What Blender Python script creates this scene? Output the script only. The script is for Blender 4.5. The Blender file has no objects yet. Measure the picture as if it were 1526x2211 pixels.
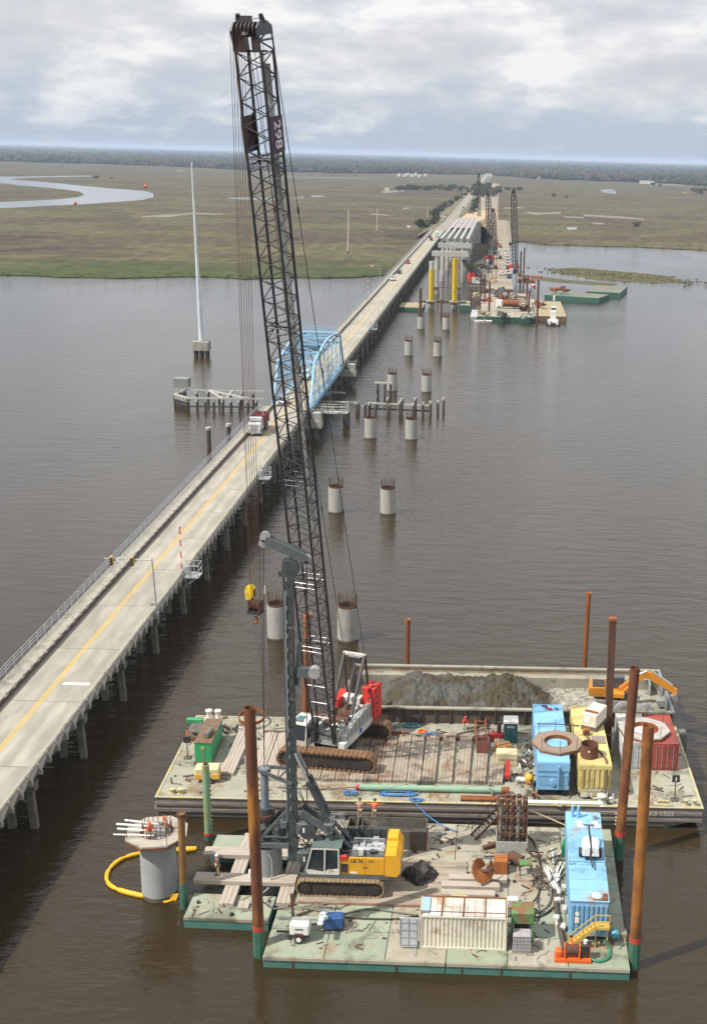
import bpy, bmesh, math, random
import numpy as np
from mathutils import Vector, Matrix, noise
random.seed(7); np.random.seed(7)
SC = bpy.context.scene
COL = SC.collection
PI = math.pi
# ------------------------------------------------------------------ camera
F_PX, CX, CY, IMW, IMH = 2686.0, 1060.0, 1105.0, 1526.0, 2211.0
CAM_H = 54.0
ROLL = math.atan(0.028)
PITCH = math.atan((CY - 336.5) * math.cos(ROLL) / F_PX)
_f = Vector((0, math.cos(PITCH), -math.sin(PITCH)))
_r0 = Vector((1, 0, 0)); _u0 = Vector((0, math.sin(PITCH), math.cos(PITCH)))
_r = _r0 * math.cos(ROLL) + _u0 * math.sin(ROLL)
_u = -_r0 * math.sin(ROLL) + _u0 * math.cos(ROLL)
cam = bpy.data.cameras.new('camera'); camo = bpy.data.objects.new('camera', cam); COL.objects.link(camo)
m = Matrix((_r, _u, -_f)).transposed().to_4x4(); m.translation = Vector((0, 0, CAM_H))
camo.matrix_world = m
cam.sensor_fit = 'VERTICAL'; cam.sensor_height = 24.0
cam.lens = F_PX / IMH * 24.0
cam.shift_x = -(CX - IMW / 2) / IMH; cam.shift_y = -(IMH / 2 - CY) / IMH * 0
cam.clip_start = 0.5; cam.clip_end = 90000
SC.camera = camo

def P(px, py, z=0.0):
    """world point at height z seen at photograph pixel (px, py)"""
    d = _f + _r * ((px - CX) / F_PX) - _u * ((py - CY) / F_PX)
    return Vector((0, 0, CAM_H)) + d * ((z - CAM_H) / d.z)

def PY(px, py, Y):
    """world point at depth Y seen at photograph pixel"""
    d = _f + _r * ((px - CX) / F_PX) - _u * ((py - CY) / F_PX)
    return Vector((0, 0, CAM_H)) + d * (Y / d.y)

# ------------------------------------------------------------------ sun, sky, exposure
SUN_EL = math.radians(52); SUN_DIR = Vector((0.87, 0.49, 0)).normalized()   # direction light travels (ground)
sl = bpy.data.lights.new('sun', 'SUN'); so = bpy.data.objects.new('sun', sl); COL.objects.link(so)
sl.energy = 4.9; sl.angle = math.radians(0.6); sl.color = (1.0, 0.95, 0.86)
dv = Vector((SUN_DIR.x * math.cos(SUN_EL), SUN_DIR.y * math.cos(SUN_EL), -math.sin(SUN_EL)))
so.rotation_euler = dv.to_track_quat('-Z', 'Y').to_euler()
so.location = (-60, -40, 120)

W = bpy.data.worlds.new('World'); SC.world = W; W.use_nodes = True
nt = W.node_tree; nt.nodes.clear()
def nn(nt, t, **kw):
    n = nt.nodes.new(t)
    for k, v in kw.items():
        if k.startswith('i_'):
            n.inputs[k[2:].replace('_', ' ')].default_value = v
        else: setattr(n, k, v)
    return n
def lk(nt, a, b): nt.links.new(a, b)
def math_n(nt, op, a, b=None, clamp=False):
    n = nt.nodes.new('ShaderNodeMath'); n.operation = op; n.use_clamp = clamp
    for i, v in enumerate((a, b)):
        if v is None: continue
        if hasattr(v, 'is_linked') or hasattr(v, 'links'): nt.links.new(v, n.inputs[i])
        else: n.inputs[i].default_value = v
    return n.outputs[0]
def mix_n(nt, fac, a, b, bt='MIX'):
    n = nt.nodes.new('ShaderNodeMix'); n.data_type = 'RGBA'; n.blend_type = bt
    for s, v in ((n.inputs[0], fac), (n.inputs[6], a), (n.inputs[7], b)):
        if hasattr(v, 'links'): nt.links.new(v, s)
        elif isinstance(v, (int, float)): s.default_value = v
        else: s.default_value = (*v, 1) if len(v) == 3 else v
    return n.outputs[2]
def ramp_n(nt, fac, stops, interp='LINEAR'):
    n = nt.nodes.new('ShaderNodeValToRGB'); cr = n.color_ramp; cr.interpolation = interp
    while len(cr.elements) > 1: cr.elements.remove(cr.elements[-1])
    for i, (p, c) in enumerate(stops):
        e = cr.elements[0] if i == 0 else cr.elements.new(p)
        e.position = p
        if isinstance(c, (int, float)): c = (c, c, c)
        e.color = (*c, 1)
    nt.links.new(fac, n.inputs[0]); return n.outputs[0]
def world_sky():
    sky = nn(nt, 'ShaderNodeTexSky', sky_type='NISHITA', sun_disc=False)
    sky.sun_elevation = SUN_EL; sky.sun_rotation = math.atan2(-SUN_DIR.x, -SUN_DIR.y)
    sky.altitude = 50; sky.air_density = 1.0; sky.dust_density = 1.5; sky.ozone_density = 1.0
    tc = nn(nt, 'ShaderNodeTexCoord')
    sep = nn(nt, 'ShaderNodeSeparateXYZ'); lk(nt, tc.outputs['Generated'], sep.inputs[0])
    z = sep.outputs[2]
    # cloud deck: direction flattened onto a layer, so that clouds shrink towards the horizon
    zz = math_n(nt, 'ADD', math_n(nt, 'MAXIMUM', z, 0.0), 0.055)
    cmb = nn(nt, 'ShaderNodeCombineXYZ')
    lk(nt, math_n(nt, 'DIVIDE', sep.outputs[0], zz), cmb.inputs[0])
    lk(nt, math_n(nt, 'DIVIDE', sep.outputs[1], zz), cmb.inputs[1])
    lk(nt, math_n(nt, 'MULTIPLY', z, 9.0), cmb.inputs[2])
    n1 = nn(nt, 'ShaderNodeTexNoise', noise_dimensions='3D'); n1.inputs['Scale'].default_value = 0.62
    n1.inputs['Detail'].default_value = 8; n1.inputs['Roughness'].default_value = 0.55; n1.inputs['Distortion'].default_value = 0.25
    lk(nt, cmb.outputs[0], n1.inputs['Vector'])
    # puffs seen from the side
    mp = nn(nt, 'ShaderNodeMapping'); mp.inputs['Scale'].default_value = (13, 13, 34); lk(nt, tc.outputs['Generated'], mp.inputs[0])
    n2 = nn(nt, 'ShaderNodeTexNoise'); n2.inputs['Scale'].default_value = 1.0; n2.inputs['Detail'].default_value = 9
    n2.inputs['Roughness'].default_value = 0.6; lk(nt, mp.outputs[0], n2.inputs['Vector'])
    mp3 = nn(nt, 'ShaderNodeMapping'); mp3.inputs['Scale'].default_value = (7, 7, 26); mp3.inputs['Location'].default_value = (3, 1, 2); lk(nt, tc.outputs['Generated'], mp3.inputs[0])
    n3 = nn(nt, 'ShaderNodeTexNoise'); n3.inputs['Scale'].default_value = 1.0; n3.inputs['Detail'].default_value = 4; lk(nt, mp3.outputs[0], n3.inputs['Vector'])
    dens = math_n(nt, 'ADD', math_n(nt, 'MULTIPLY', n1.outputs[0], 0.28), math_n(nt, 'MULTIPLY', n2.outputs[0], 0.72))
    elev = nn(nt, 'ShaderNodeMapRange'); elev.inputs[1].default_value = 0.0; elev.inputs[2].default_value = 0.085
    elev.inputs[3].default_value = -0.20; elev.inputs[4].default_value = 0.13; lk(nt, z, elev.inputs[0])
    elev.interpolation_type = 'SMOOTHSTEP'
    d2 = math_n(nt, 'ADD', dens, elev.outputs[0])
    mask = ramp_n(nt, d2, [(0.36, 0.0), (0.50, 0.75), (0.62, 1.0)])
    shade = ramp_n(nt, math_n(nt, 'ADD', math_n(nt, 'MULTIPLY', n3.outputs[0], 0.5), math_n(nt, 'MULTIPLY', n2.outputs[0], 0.5)),
                   [(0.40, (5.35, 5.5, 5.9)), (0.48, (6.0, 6.1, 6.35)), (0.525, (6.65, 6.75, 6.95)), (0.575, (7.8, 7.8, 7.8))])
    shade = mix_n(nt, 1.0, shade, ramp_n(nt, z, [(0.07, 1.0), (0.28, 1.28), (1.0, 1.28)]), 'MULTIPLY')
    # clear part near the horizon: pale grey-blue air
    hz = ramp_n(nt, z, [(0.0, (4.5, 5.3, 6.6)), (0.05, (4.7, 5.4, 6.6)), (0.12, (4.6, 5.3, 6.5))])
    clear = mix_n(nt, 0.78, sky.outputs[0], hz)
    c = mix_n(nt, mask, clear, shade)
    bg = nn(nt, 'ShaderNodeBackground'); bg.inputs[1].default_value = 0.1
    lk(nt, c, bg.inputs[0]); out = nn(nt, 'ShaderNodeOutputWorld'); lk(nt, bg.outputs[0], out.inputs[0])
world_sky()
SC.view_settings.view_transform = 'Standard'; SC.view_settings.look = 'None'
SC.view_settings.gamma = 1.0; SC.view_settings.use_curve_mapping = False
SC.view_settings.exposure = 0.22
SC.cycles.max_bounces = 6; SC.cycles.diffuse_bounces = 3; SC.cycles.glossy_bounces = 3
SC.cycles.transmission_bounces = 4; SC.cycles.volume_bounces = 0; SC.cycles.caustics_reflective = False; SC.cycles.caustics_refractive = False
SC.cycles.use_denoising = True

# ------------------------------------------------------------------ helpers: materials
MATS = {}
def M(key, c1, c2=None, scale=2.0, rough=0.6, metal=0.0, c3=None, s3=0.6, t3=0.6, bump=0.0, bscale=20.0, stretch=(1, 1, 1), spec=0.5, detail=6, lo=0.35, hi=0.65):
    """procedural paint / rust / concrete: c1 broken by c2 (noise), patches of c3 (large stains)"""
    if key in MATS: return MATS[key]
    m = bpy.data.materials.new(key); m.use_nodes = True; MATS[key] = m
    t = m.node_tree; b = t.nodes['Principled BSDF']
    b.inputs['Roughness'].default_value = rough; b.inputs['Metallic'].default_value = metal
    b.inputs['Specular IOR Level'].default_value = spec
    if c2 is None and c3 is None and bump == 0:
        c2 = tuple(x * 0.78 for x in c1)
    tc = nn(t, 'ShaderNodeTexCoord'); oi = nn(t, 'ShaderNodeObjectInfo')
    va = nn(t, 'ShaderNodeVectorMath', operation='MULTIPLY'); va.inputs[1].default_value = stretch; lk(t, tc.outputs['Object'], va.inputs[0])
    vb = nn(t, 'ShaderNodeVectorMath', operation='ADD'); lk(t, va.outputs[0], vb.inputs[0])
    rm = nn(t, 'ShaderNodeVectorMath', operation='SCALE'); rm.inputs[0].default_value = (37, 19, 53); lk(t, oi.outputs['Random'], rm.inputs['Scale'])
    lk(t, rm.outputs[0], vb.inputs[1]); vec = vb.outputs[0]
    col = None
    if c2 is not None:
        n = nn(t, 'ShaderNodeTexNoise'); n.inputs['Scale'].default_value = scale; n.inputs['Detail'].default_value = detail
        n.inputs['Roughness'].default_value = 0.62; lk(t, vec, n.inputs['Vector'])
        col = ramp_n(t, n.outputs[0], [(lo, c1), (hi, c2)])
    if c3 is not None:
        n = nn(t, 'ShaderNodeTexNoise'); n.inputs['Scale'].default_value = s3; n.inputs['Detail'].default_value = 8
        n.inputs['Roughness'].default_value = 0.68; lk(t, vec, n.inputs['Vector'])
        f = ramp_n(t, n.outputs[0], [(t3 - 0.05, 0.0), (t3 + 0.06, 1.0)])
        col = mix_n(t, f, col if col is not None else c1, c3)
    if col is not None: lk(t, col, b.inputs['Base Color'])
    else: b.inputs['Base Color'].default_value = (*c1, 1)
    if bump:
        n = nn(t, 'ShaderNodeTexNoise'); n.inputs['Scale'].default_value = bscale; n.inputs['Detail'].default_value = 5; lk(t, vec, n.inputs['Vector'])
        bp = nn(t, 'ShaderNodeBump'); bp.inputs['Strength'].default_value = bump; bp.inputs['Distance'].default_value = 0.05
        lk(t, n.outputs[0], bp.inputs['Height']); lk(t, bp.outputs[0], b.inputs['Normal'])
    return m

def DECK(key, base, base2, rust, wet, pale, k=1.0):
    """worn painted deck plate: scuffs, rust bleeding, mud and damp patches"""
    m = bpy.data.materials.new(key); m.use_nodes = True; MATS[key] = m; t = m.node_tree; b = t.nodes['Principled BSDF']
    o = (1 - k) * .1; geo = nn(t, 'ShaderNodeNewGeometry'); oi = nn(t, 'ShaderNodeObjectInfo')
    def nz(sc, det, ro, off=0.0, st=(1, 1, 1)):
        mp = nn(t, 'ShaderNodeMapping'); mp.inputs['Scale'].default_value = st; mp.inputs['Location'].default_value = (off, off * 2, off); lk(t, geo.outputs['Position'], mp.inputs[0])
        n = nn(t, 'ShaderNodeTexNoise'); n.inputs['Scale'].default_value = sc; n.inputs['Detail'].default_value = det; n.inputs['Roughness'].default_value = ro; n.inputs['Distortion'].default_value = 0.3; lk(t, mp.outputs[0], n.inputs['Vector']); return n.outputs[0]
    c = ramp_n(t, nz(0.9, 8, .7), [(.36, base), (.64, base2)])
    c = mix_n(t, ramp_n(t, nz(.33, 9, .72, 11), [(.53 + o, 0.0), (.64 + o, .9)]), c, rust)
    c = mix_n(t, ramp_n(t, nz(.28, 8, .68, 23), [(.53 + o, 0.0), (.60 + o, .75)]), c, wet)
    c = mix_n(t, ramp_n(t, nz(1.7, 9, .75, 31, (1, .35, 1)), [(.58 + o, 0.0), (.68 + o, .6)]), c, pale)
    c = mix_n(t, ramp_n(t, nz(2.6, 8, .75, 47), [(.59 + o, 0.0), (.67 + o, .6)]), c, wet)
    c = mix_n(t, 1.0, c, ramp_n(t, oi.outputs['Random'], [(0, .90), (1, 1.06)]), 'MULTIPLY')
    lk(t, c, b.inputs['Base Color']); lk(t, ramp_n(t, nz(.28, 8, .68, 23), [(.50, .85), (.62, .45)]), b.inputs['Roughness'])
    bp = nn(t, 'ShaderNodeBump'); bp.inputs['Strength'].default_value = .25; bp.inputs['Distance'].default_value = .04; lk(t, nz(5, 6, .7, 3), bp.inputs['Height']); lk(t, bp.outputs[0], b.inputs['Normal'])
    return m
def PAINT(key, c, k=.55, rust=(.30, .16, .07)):
    """weathered machine or tank paint: fading, grime and rust"""
    return MATS[key] if key in MATS else DECK(key, c, tuple(x * .88 for x in c), rust, tuple(x * .6 for x in c), tuple(min(.8, x * 1.12 + .02) for x in c), k)

# ------------------------------------------------------------------ helpers: geometry
class MB:
    """collects shapes into one mesh"""
    def __init__(s): s.v = []; s.f = []; s.sm = []; s.mi = []; s.cur = 0
    def add(s, vs, fs, smooth=False):
        o = len(s.v); s.v += [tuple(v) for v in vs]
        for f in fs:
            s.f.append([i + o for i in f]); s.sm.append(smooth); s.mi.append(s.cur)
        return s
    def box(s, c, d, rz=0.0, rx=0.0, ry=0.0):
        x, y, z = d[0] / 2, d[1] / 2, d[2] / 2
        vs = [Vector((sx * x, sy * y, sz * z)) for sz in (-1, 1) for sy in (-1, 1) for sx in (-1, 1)]
        if rz or rx or ry:
            R = Matrix.Rotation(rz, 3, 'Z') @ Matrix.Rotation(ry, 3, 'Y') @ Matrix.Rotation(rx, 3, 'X')
            vs = [R @ v for v in vs]
        c = Vector(c); vs = [v + c for v in vs]
        return s.add(vs, [(0, 2, 3, 1), (4, 5, 7, 6), (0, 1, 5, 4), (2, 6, 7, 3), (0, 4, 6, 2), (1, 3, 7, 5)])
    def bx(s, x0, x1, y0, y1, z0, z1): return s.box(((x0 + x1) / 2, (y0 + y1) / 2, (z0 + z1) / 2), (abs(x1 - x0), abs(y1 - y0), abs(z1 - z0)))
    def cham(s, c, d, b=0.05):
        """box with chamfered vertical and top edges"""
        x, y, z = d[0] / 2, d[1] / 2, d[2]
        def ring(dx, dy, zz, bb): 
            return [(c[0] + a * (dx - (bb if k else 0)), c[1] + e * (dy - (0 if k else bb)), zz) for a, e, k in ((-1, -1, 0), (-1, -1, 1), (1, -1, 1), (1, -1, 0), (1, 1, 0), (1, 1, 1), (-1, 1, 1), (-1, 1, 0))]
        z0 = c[2] - z / 2; z1 = c[2] + z / 2
        vs = ring(x, y, z0, b) + ring(x, y, z1 - b, b) + ring(x - b, y - b, z1, b * 0.6)
        fs = [tuple(range(7, -1, -1)), tuple(range(16, 24))]
        for k in (0, 8):
            for i in range(8): fs.append((k + i, k + (i + 1) % 8, k + 8 + (i + 1) % 8, k + 8 + i))
        return s.add(vs, fs)
    def tube(s, p0, p1, r0, r1=None, n=8, caps=True, smooth=True):
        p0, p1 = Vector(p0), Vector(p1); r1 = r0 if r1 is None else r1
        ax = (p1 - p0)
        if ax.length < 1e-6: return s
        ax.normalize(); up = Vector((0, 0, 1)) if abs(ax.z) < 0.95 else Vector((1, 0, 0))
        a = ax.cross(up).normalized(); b = ax.cross(a)
        vs = []
        for p, r in ((p0, r0), (p1, r1)):
            for i in range(n):
                t = 2 * PI * (i + 0.5) / n; vs.append(p + a * (r * math.cos(t)) + b * (r * math.sin(t)))
        s.add(vs, [(i, i + n, (i + 1) % n + n, (i + 1) % n) for i in range(n)], smooth)
        if caps: s.add(vs[:n], [tuple(range(n))]); s.add(vs[n:], [tuple(range(n - 1, -1, -1))])
        return s
    def bar(s, p0, p1, w, h=None):
        """rectangular bar between two points"""
        p0, p1 = Vector(p0), Vector(p1); h = w if h is None else h
        ax = (p1 - p0)
        if ax.length < 1e-6: return s
        ax.normalize(); up = Vector((0, 0, 1)) if abs(ax.z) < 0.95 else Vector((0, 1, 0))
        a = ax.cross(up).normalized() * (w / 2); b = a.cross(ax).normalized() * (h / 2)
        vs = [p + a * i + b * j for p in (p0, p1) for i, j in ((-1, -1), (1, -1), (1, 1), (-1, 1))]
        return s.add(vs, [(0, 3, 2, 1), (4, 5, 6, 7), (0, 1, 5, 4), (1, 2, 6, 5), (2, 3, 7, 6), (3, 0, 4, 7)])
    def pipe(s, pts, r, n=6, closed=False, caps=True):
        """tube along a polyline"""
        pts = [Vector(p) for p in pts]; N = len(pts); vs = []; prev = None
        for i, p in enumerate(pts):
            t = (pts[(i + 1) % N] - pts[i - 1]) if (closed or 0 < i < N - 1) else (pts[1] - pts[0] if i == 0 else pts[-1] - pts[-2])
            t.normalize(); up = Vector((0, 0, 1)) if abs(t.z) < 0.97 else Vector((1, 0, 0))
            a = t.cross(up).normalized()
            if prev is not None and a.dot(prev) < 0: a = -a
            prev = a; b = t.cross(a)
            rr = r[i] if isinstance(r, (list, tuple)) else r
            for k in range(n):
                g = 2 * PI * k / n; vs.append(p + a * (rr * math.cos(g)) + b * (rr * math.sin(g)))
        fs = []
        for i in range(N if closed else N - 1):
            j = (i + 1) % N
            for k in range(n): fs.append((i * n + k, j * n + k, j * n + (k + 1) % n, i * n + (k + 1) % n))
        s.add(vs, fs, True)
        if caps and not closed: s.add(vs[:n], [tuple(range(n - 1, -1, -1))]); s.add(vs[-n:], [tuple(range(n))])
        return s
    def ring(s, c, ro, ri, z0, z1, n=24, flat=False):
        """hollow cylinder about a vertical axis"""
        vs = []
        for r, z in ((ro, z0), (ro, z1), (ri, z1), (ri, z0)):
            for i in range(n):
                t = 2 * PI * i / n + (PI / n if flat else 0); vs.append((c[0] + r * math.cos(t), c[1] + r * math.sin(t), z))
        for k in range(4):
            s.add([vs[k * n + i] for i in range(n)] + [vs[((k + 1) % 4) * n + i] for i in range(n)],
                  [(i, (i + 1) % n, (i + 1) % n + n, i + n) for i in range(n)], (k in (0, 2)) and not flat)
        return s
    def prism(s, poly, axis, a0, a1):
        """polygon (2-d) pushed along an axis: 'x' -> poly is (y,z), 'y' -> (x,z), 'z' -> (x,y)"""
        def mk(p, a): return {'x': (a, p[0], p[1]), 'y': (p[0], a, p[1]), 'z': (p[0], p[1], a)}[axis]
        n = len(poly); vs = [mk(p, a0) for p in poly] + [mk(p, a1) for p in poly]
        return s.add(vs, [tuple(range(n - 1, -1, -1)), tuple(range(n, 2 * n))] + [(i, (i + 1) % n, (i + 1) % n + n, i + n) for i in range(n)])
    def lathe(s, c, prof, n=16):
        """profile of (r, z) turned about a vertical axis"""
        vs = []
        for r, z in prof:
            for i in range(n):
                t = 2 * PI * i / n; vs.append((c[0] + r * math.cos(t), c[1] + r * math.sin(t), c[2] + z))
        fs = []
        for k in range(len(prof) - 1):
            for i in range(n): fs.append((k * n + i, k * n + (i + 1) % n, (k + 1) * n + (i + 1) % n, (k + 1) * n + i))
        s.add(vs, fs, True)
        if prof[-1][0] > 1e-4: s.add(vs[-n:], [tuple(range(n))])
        if prof[0][0] > 1e-4: s.add(vs[:n], [tuple(range(n - 1, -1, -1))])
        return s
    def mat(s, i): s.cur = i; return s
    def mesh(s, name, mats):
        me = bpy.data.meshes.new(name); me.from_pydata(s.v, [], s.f)
        mats = mats if isinstance(mats, (list, tuple)) else [mats]
        for m_ in mats: me.materials.append(m_)
        me.polygons.foreach_set('use_smooth', s.sm); me.polygons.foreach_set('material_index', s.mi); me.update()
        return me
    def build(s, name, mats, parent=None, loc=None, **kw):
        o = bpy.data.objects.new(name, s.mesh(name, mats)); COL.objects.link(o)
        if parent is not None: o.parent = parent
        if loc is not None: o.location = loc
        for k, v in kw.items(): o[k] = v
        return o
def fixn(o):
    bm = bmesh.new(); bm.from_mesh(o.data); bmesh.ops.recalc_face_normals(bm, faces=bm.faces[:]); bm.to_mesh(o.data); bm.free(); return o

def thing(name, label, cat, loc=(0, 0, 0), rz=0.0, group=None):
    o = bpy.data.objects.new(name, None); COL.objects.link(o); o.empty_display_size = 0.2
    o.location = loc; o.rotation_euler = (0, 0, rz); o['label'] = label; o['category'] = cat
    if group: o['group'] = group
    return o
def tag(o, label, cat, group=None):
    o['label'] = label; o['category'] = cat
    if group: o['group'] = group
    return o
def copy_tree(o, parent=None):
    c = o.copy(); COL.objects.link(c)
    if parent is not None: c.parent = parent; c.matrix_parent_inverse = o.matrix_parent_inverse
    for ch in list(o.children): copy_tree(ch, c)
    return c
def dup(o, loc, rz=0.0, label=None, scale=None):
    c = copy_tree(o); c.location = loc; c.rotation_euler = (0, 0, rz)
    if label: c['label'] = label
    if scale: c.scale = (scale,) * 3
    return c
def link_mesh(name, me, parent=None, loc=(0, 0, 0), rot=(0, 0, 0), scale=None):
    o = bpy.data.objects.new(name, me); COL.objects.link(o)
    if parent is not None: o.parent = parent
    o.location = loc; o.rotation_euler = rot
    if scale: o.scale = scale
    return o
def text_part(name, body, size, mat_, parent, M4, extrude=0.006, align='CENTER'):
    cu = bpy.data.curves.new(name, 'FONT'); cu.body = body; cu.size = size; cu.align_x = align; cu.align_y = 'CENTER'
    cu.extrude = extrude; cu.offset = 0.012 * size; cu.materials.append(mat_)
    tmp = bpy.data.objects.new(name + '_tmp', cu); COL.objects.link(tmp)
    me = bpy.data.meshes.new_from_object(tmp.evaluated_get(bpy.context.evaluated_depsgraph_get()))
    bpy.data.objects.remove(tmp); o = bpy.data.objects.new(name, me); COL.objects.link(o); o.parent = parent; o.matrix_basis = M4
    return o
ORD = ['first', 'second', 'third', 'fourth', 'fifth', 'sixth', 'seventh', 'eighth', 'ninth', 'tenth', 'eleventh', 'twelfth', 'thirteenth', 'fourteenth', 'fifteenth', 'sixteenth', 'seventeenth', 'eighteenth', 'nineteenth', 'twentieth']
def wavy(p0, p1, n, amp, z=None, seed=0):
    """wandering polyline between two points (ropes and hoses)"""
    rnd = random.Random(seed); p0, p1 = Vector(p0), Vector(p1); d = p1 - p0; side = Vector((-d.y, d.x, 0)).normalized()
    ph = [rnd.uniform(0, 6.28) for _ in range(3)]; out = []
    for i in range(n + 1):
        t = i / n; w = math.sin(t * 5 + ph[0]) + 0.6 * math.sin(t * 11 + ph[1]) + 0.4 * math.sin(t * 19 + ph[2])
        w -= (1 - t) * (math.sin(ph[0]) + 0.6 * math.sin(ph[1]) + 0.4 * math.sin(ph[2]))
        out.append(p0 + d * t + side * (amp * w * min(1, 4 * t, 4 * (1 - t))))
    return out
# ================================================================== SETTING
def struct(name, mb, m_, kind='structure'):
    o = mb.build(name, m_); o['kind'] = kind; return o
# ---- water: brown, turbid body under a rippled surface
def water_mat():
    m_ = bpy.data.materials.new('river water'); m_.use_nodes = True; t = m_.node_tree; b = t.nodes['Principled BSDF']
    tc = nn(t, 'ShaderNodeTexCoord')
    n = nn(t, 'ShaderNodeTexNoise'); n.inputs['Scale'].default_value = 0.018; n.inputs['Detail'].default_value = 5
    mp = nn(t, 'ShaderNodeMapping'); mp.inputs['Scale'].default_value = (1, 0.45, 1); lk(t, tc.outputs['Object'], mp.inputs[0]); lk(t, mp.outputs[0], n.inputs['Vector'])
    lk(t, ramp_n(t, n.outputs[0], [(0.35, (0.0265, 0.0183, 0.0078)), (0.65, (0.0345, 0.0245, 0.0115))]), b.inputs['Base Color'])
    b.inputs['Roughness'].default_value = 0.06; b.inputs['IOR'].default_value = 1.35
    prev = None
    pn = nn(t, 'ShaderNodeTexNoise'); pn.inputs['Scale'].default_value = 0.012; pn.inputs['Detail'].default_value = 4; pn.inputs['Distortion'].default_value = 1.2; lk(t, mp.outputs[0], pn.inputs['Vector'])
    gust = ramp_n(t, pn.outputs[0], [(0.35, 0.45), (0.65, 1.3)])
    for sc, st, dist, rot in ((0.20, 0.60, 0.30, 0.42), (0.75, 0.55, 0.115, 0.35), (2.1, 0.65, 0.040, 0.6)):
        mp = nn(t, 'ShaderNodeMapping'); mp.inputs['Rotation'].default_value = (0, 0, rot); mp.inputs['Scale'].default_value = (1, 2.6, 1)
        lk(t, tc.outputs['Object'], mp.inputs[0])
        n = nn(t, 'ShaderNodeTexNoise'); n.inputs['Scale'].default_value = sc; n.inputs['Detail'].default_value = 3; n.inputs['Distortion'].default_value = 0.5
        lk(t, mp.outputs[0], n.inputs['Vector'])
        bp = nn(t, 'ShaderNodeBump'); bp.inputs['Distance'].default_value = dist; lk(t, math_n(t, 'MULTIPLY', gust, st), bp.inputs['Strength'])
        lk(t, n.outputs[0], bp.inputs['Height'])
        if prev: lk(t, prev, bp.inputs['Normal'])
        prev = bp.outputs[0]
    lk(t, prev, b.inputs['Normal']); return m_
m_water = water_mat()
mb = MB(); mb.add([(-30000, -200, 0), (30000, -200, 0), (30000, 40000, 0), (-30000, 40000, 0)], [(0, 1, 2, 3)])
struct('water', mb, m_water)

# ---- marsh
def marsh_mat():
    m_ = bpy.data.materials.new('marsh grass'); m_.use_nodes = True; t = m_.node_tree; b = t.nodes['Principled BSDF']
    b.inputs['Roughness'].default_value = 0.9; b.inputs['Specular IOR Level'].default_value = 0.1
    tc = nn(t, 'ShaderNodeTexCoord')
    def noise_(sc, stx, sty, det=6, loc=(0, 0, 0), ro=0.6):
        mp = nn(t, 'ShaderNodeMapping'); mp.inputs['Scale'].default_value = (stx, sty, 1); mp.inputs['Location'].default_value = loc
        lk(t, tc.outputs['Object'], mp.inputs[0]); n = nn(t, 'ShaderNodeTexNoise'); n.inputs['Scale'].default_value = sc
        n.inputs['Detail'].default_value = det; n.inputs['Roughness'].default_value = ro; lk(t, mp.outputs[0], n.inputs['Vector']); return n.outputs[0]
    big = noise_(0.0075, 0.6, 1.3, 8)
    mid = noise_(0.03, 0.5, 0.45, 6, (3, 8, 0)); fine = noise_(0.16, 1, 0.35, 5)
    f = math_n(t, 'ADD', math_n(t, 'MULTIPLY', big, 0.55), math_n(t, 'MULTIPLY', mid, 0.45))
    c = ramp_n(t, f, [(0.40, (0.050, 0.040, 0.028)), (0.46, (0.090, 0.068, 0.045)), (0.495, (0.066, 0.060, 0.030)), (0.53, (0.108, 0.088, 0.050)), (0.58, (0.082, 0.084, 0.036)), (0.63, (0.118, 0.094, 0.058)), (0.70, (0.15, 0.118, 0.08))])
    v = ramp_n(t, fine, [(0.30, 0.60), (0.70, 1.35)])
    c = mix_n(t, 1.0, c, v, 'MULTIPLY')
    # bright new grass along the river's edge
    sep = nn(t, 'ShaderNodeSeparateXYZ'); lk(t, tc.outputs['Object'], sep.inputs[0])
    sh = math_n(t, 'ADD', math_n(t, 'SUBTRACT', sep.outputs[1], math_n(t, 'MULTIPLY', sep.outputs[0], 0.22)), math_n(t, 'MULTIPLY', mid, 150.0))
    mr = nn(t, 'ShaderNodeMapRange'); mr.inputs[1].default_value = 665; mr.inputs[2].default_value = 760; mr.inputs[3].default_value = 0.85; mr.inputs[4].default_value = 0.0; lk(t, sh, mr.inputs[0])
    g = ramp_n(t, fine, [(0.3, (0.034, 0.048, 0.014)), (0.7, (0.060, 0.084, 0.024))])
    c = mix_n(t, mr.outputs[0], c, g)
    lk(t, c, b.inputs['Base Color'])
    bp = nn(t, 'ShaderNodeBump'); bp.inputs['Strength'].default_value = 0.8; bp.inputs['Distance'].default_value = 1.2; lk(t, fine, bp.inputs['Height']); lk(t, bp.outputs[0], b.inputs['Normal'])
    return m_
m_marsh = marsh_mat()
def wob(pts, step, amp, seed=0):
    """subdivide a shoreline and make it uneven"""
    out = []
    for a, b in zip(pts[:-1], pts[1:]):
        n = max(1, int((b - a).length / step))
        for i in range(n):
            p = a.lerp(b, i / n); k = noise.noise((p.x / 23 + seed, p.y / 23, 0)) + 0.5 * noise.noise((p.x / 7, p.y / 7, seed))
            out.append(Vector((p.x + amp * 0.6 * k, p.y + amp * k, p.z)))
    out.append(pts[-1]); return out
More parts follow.
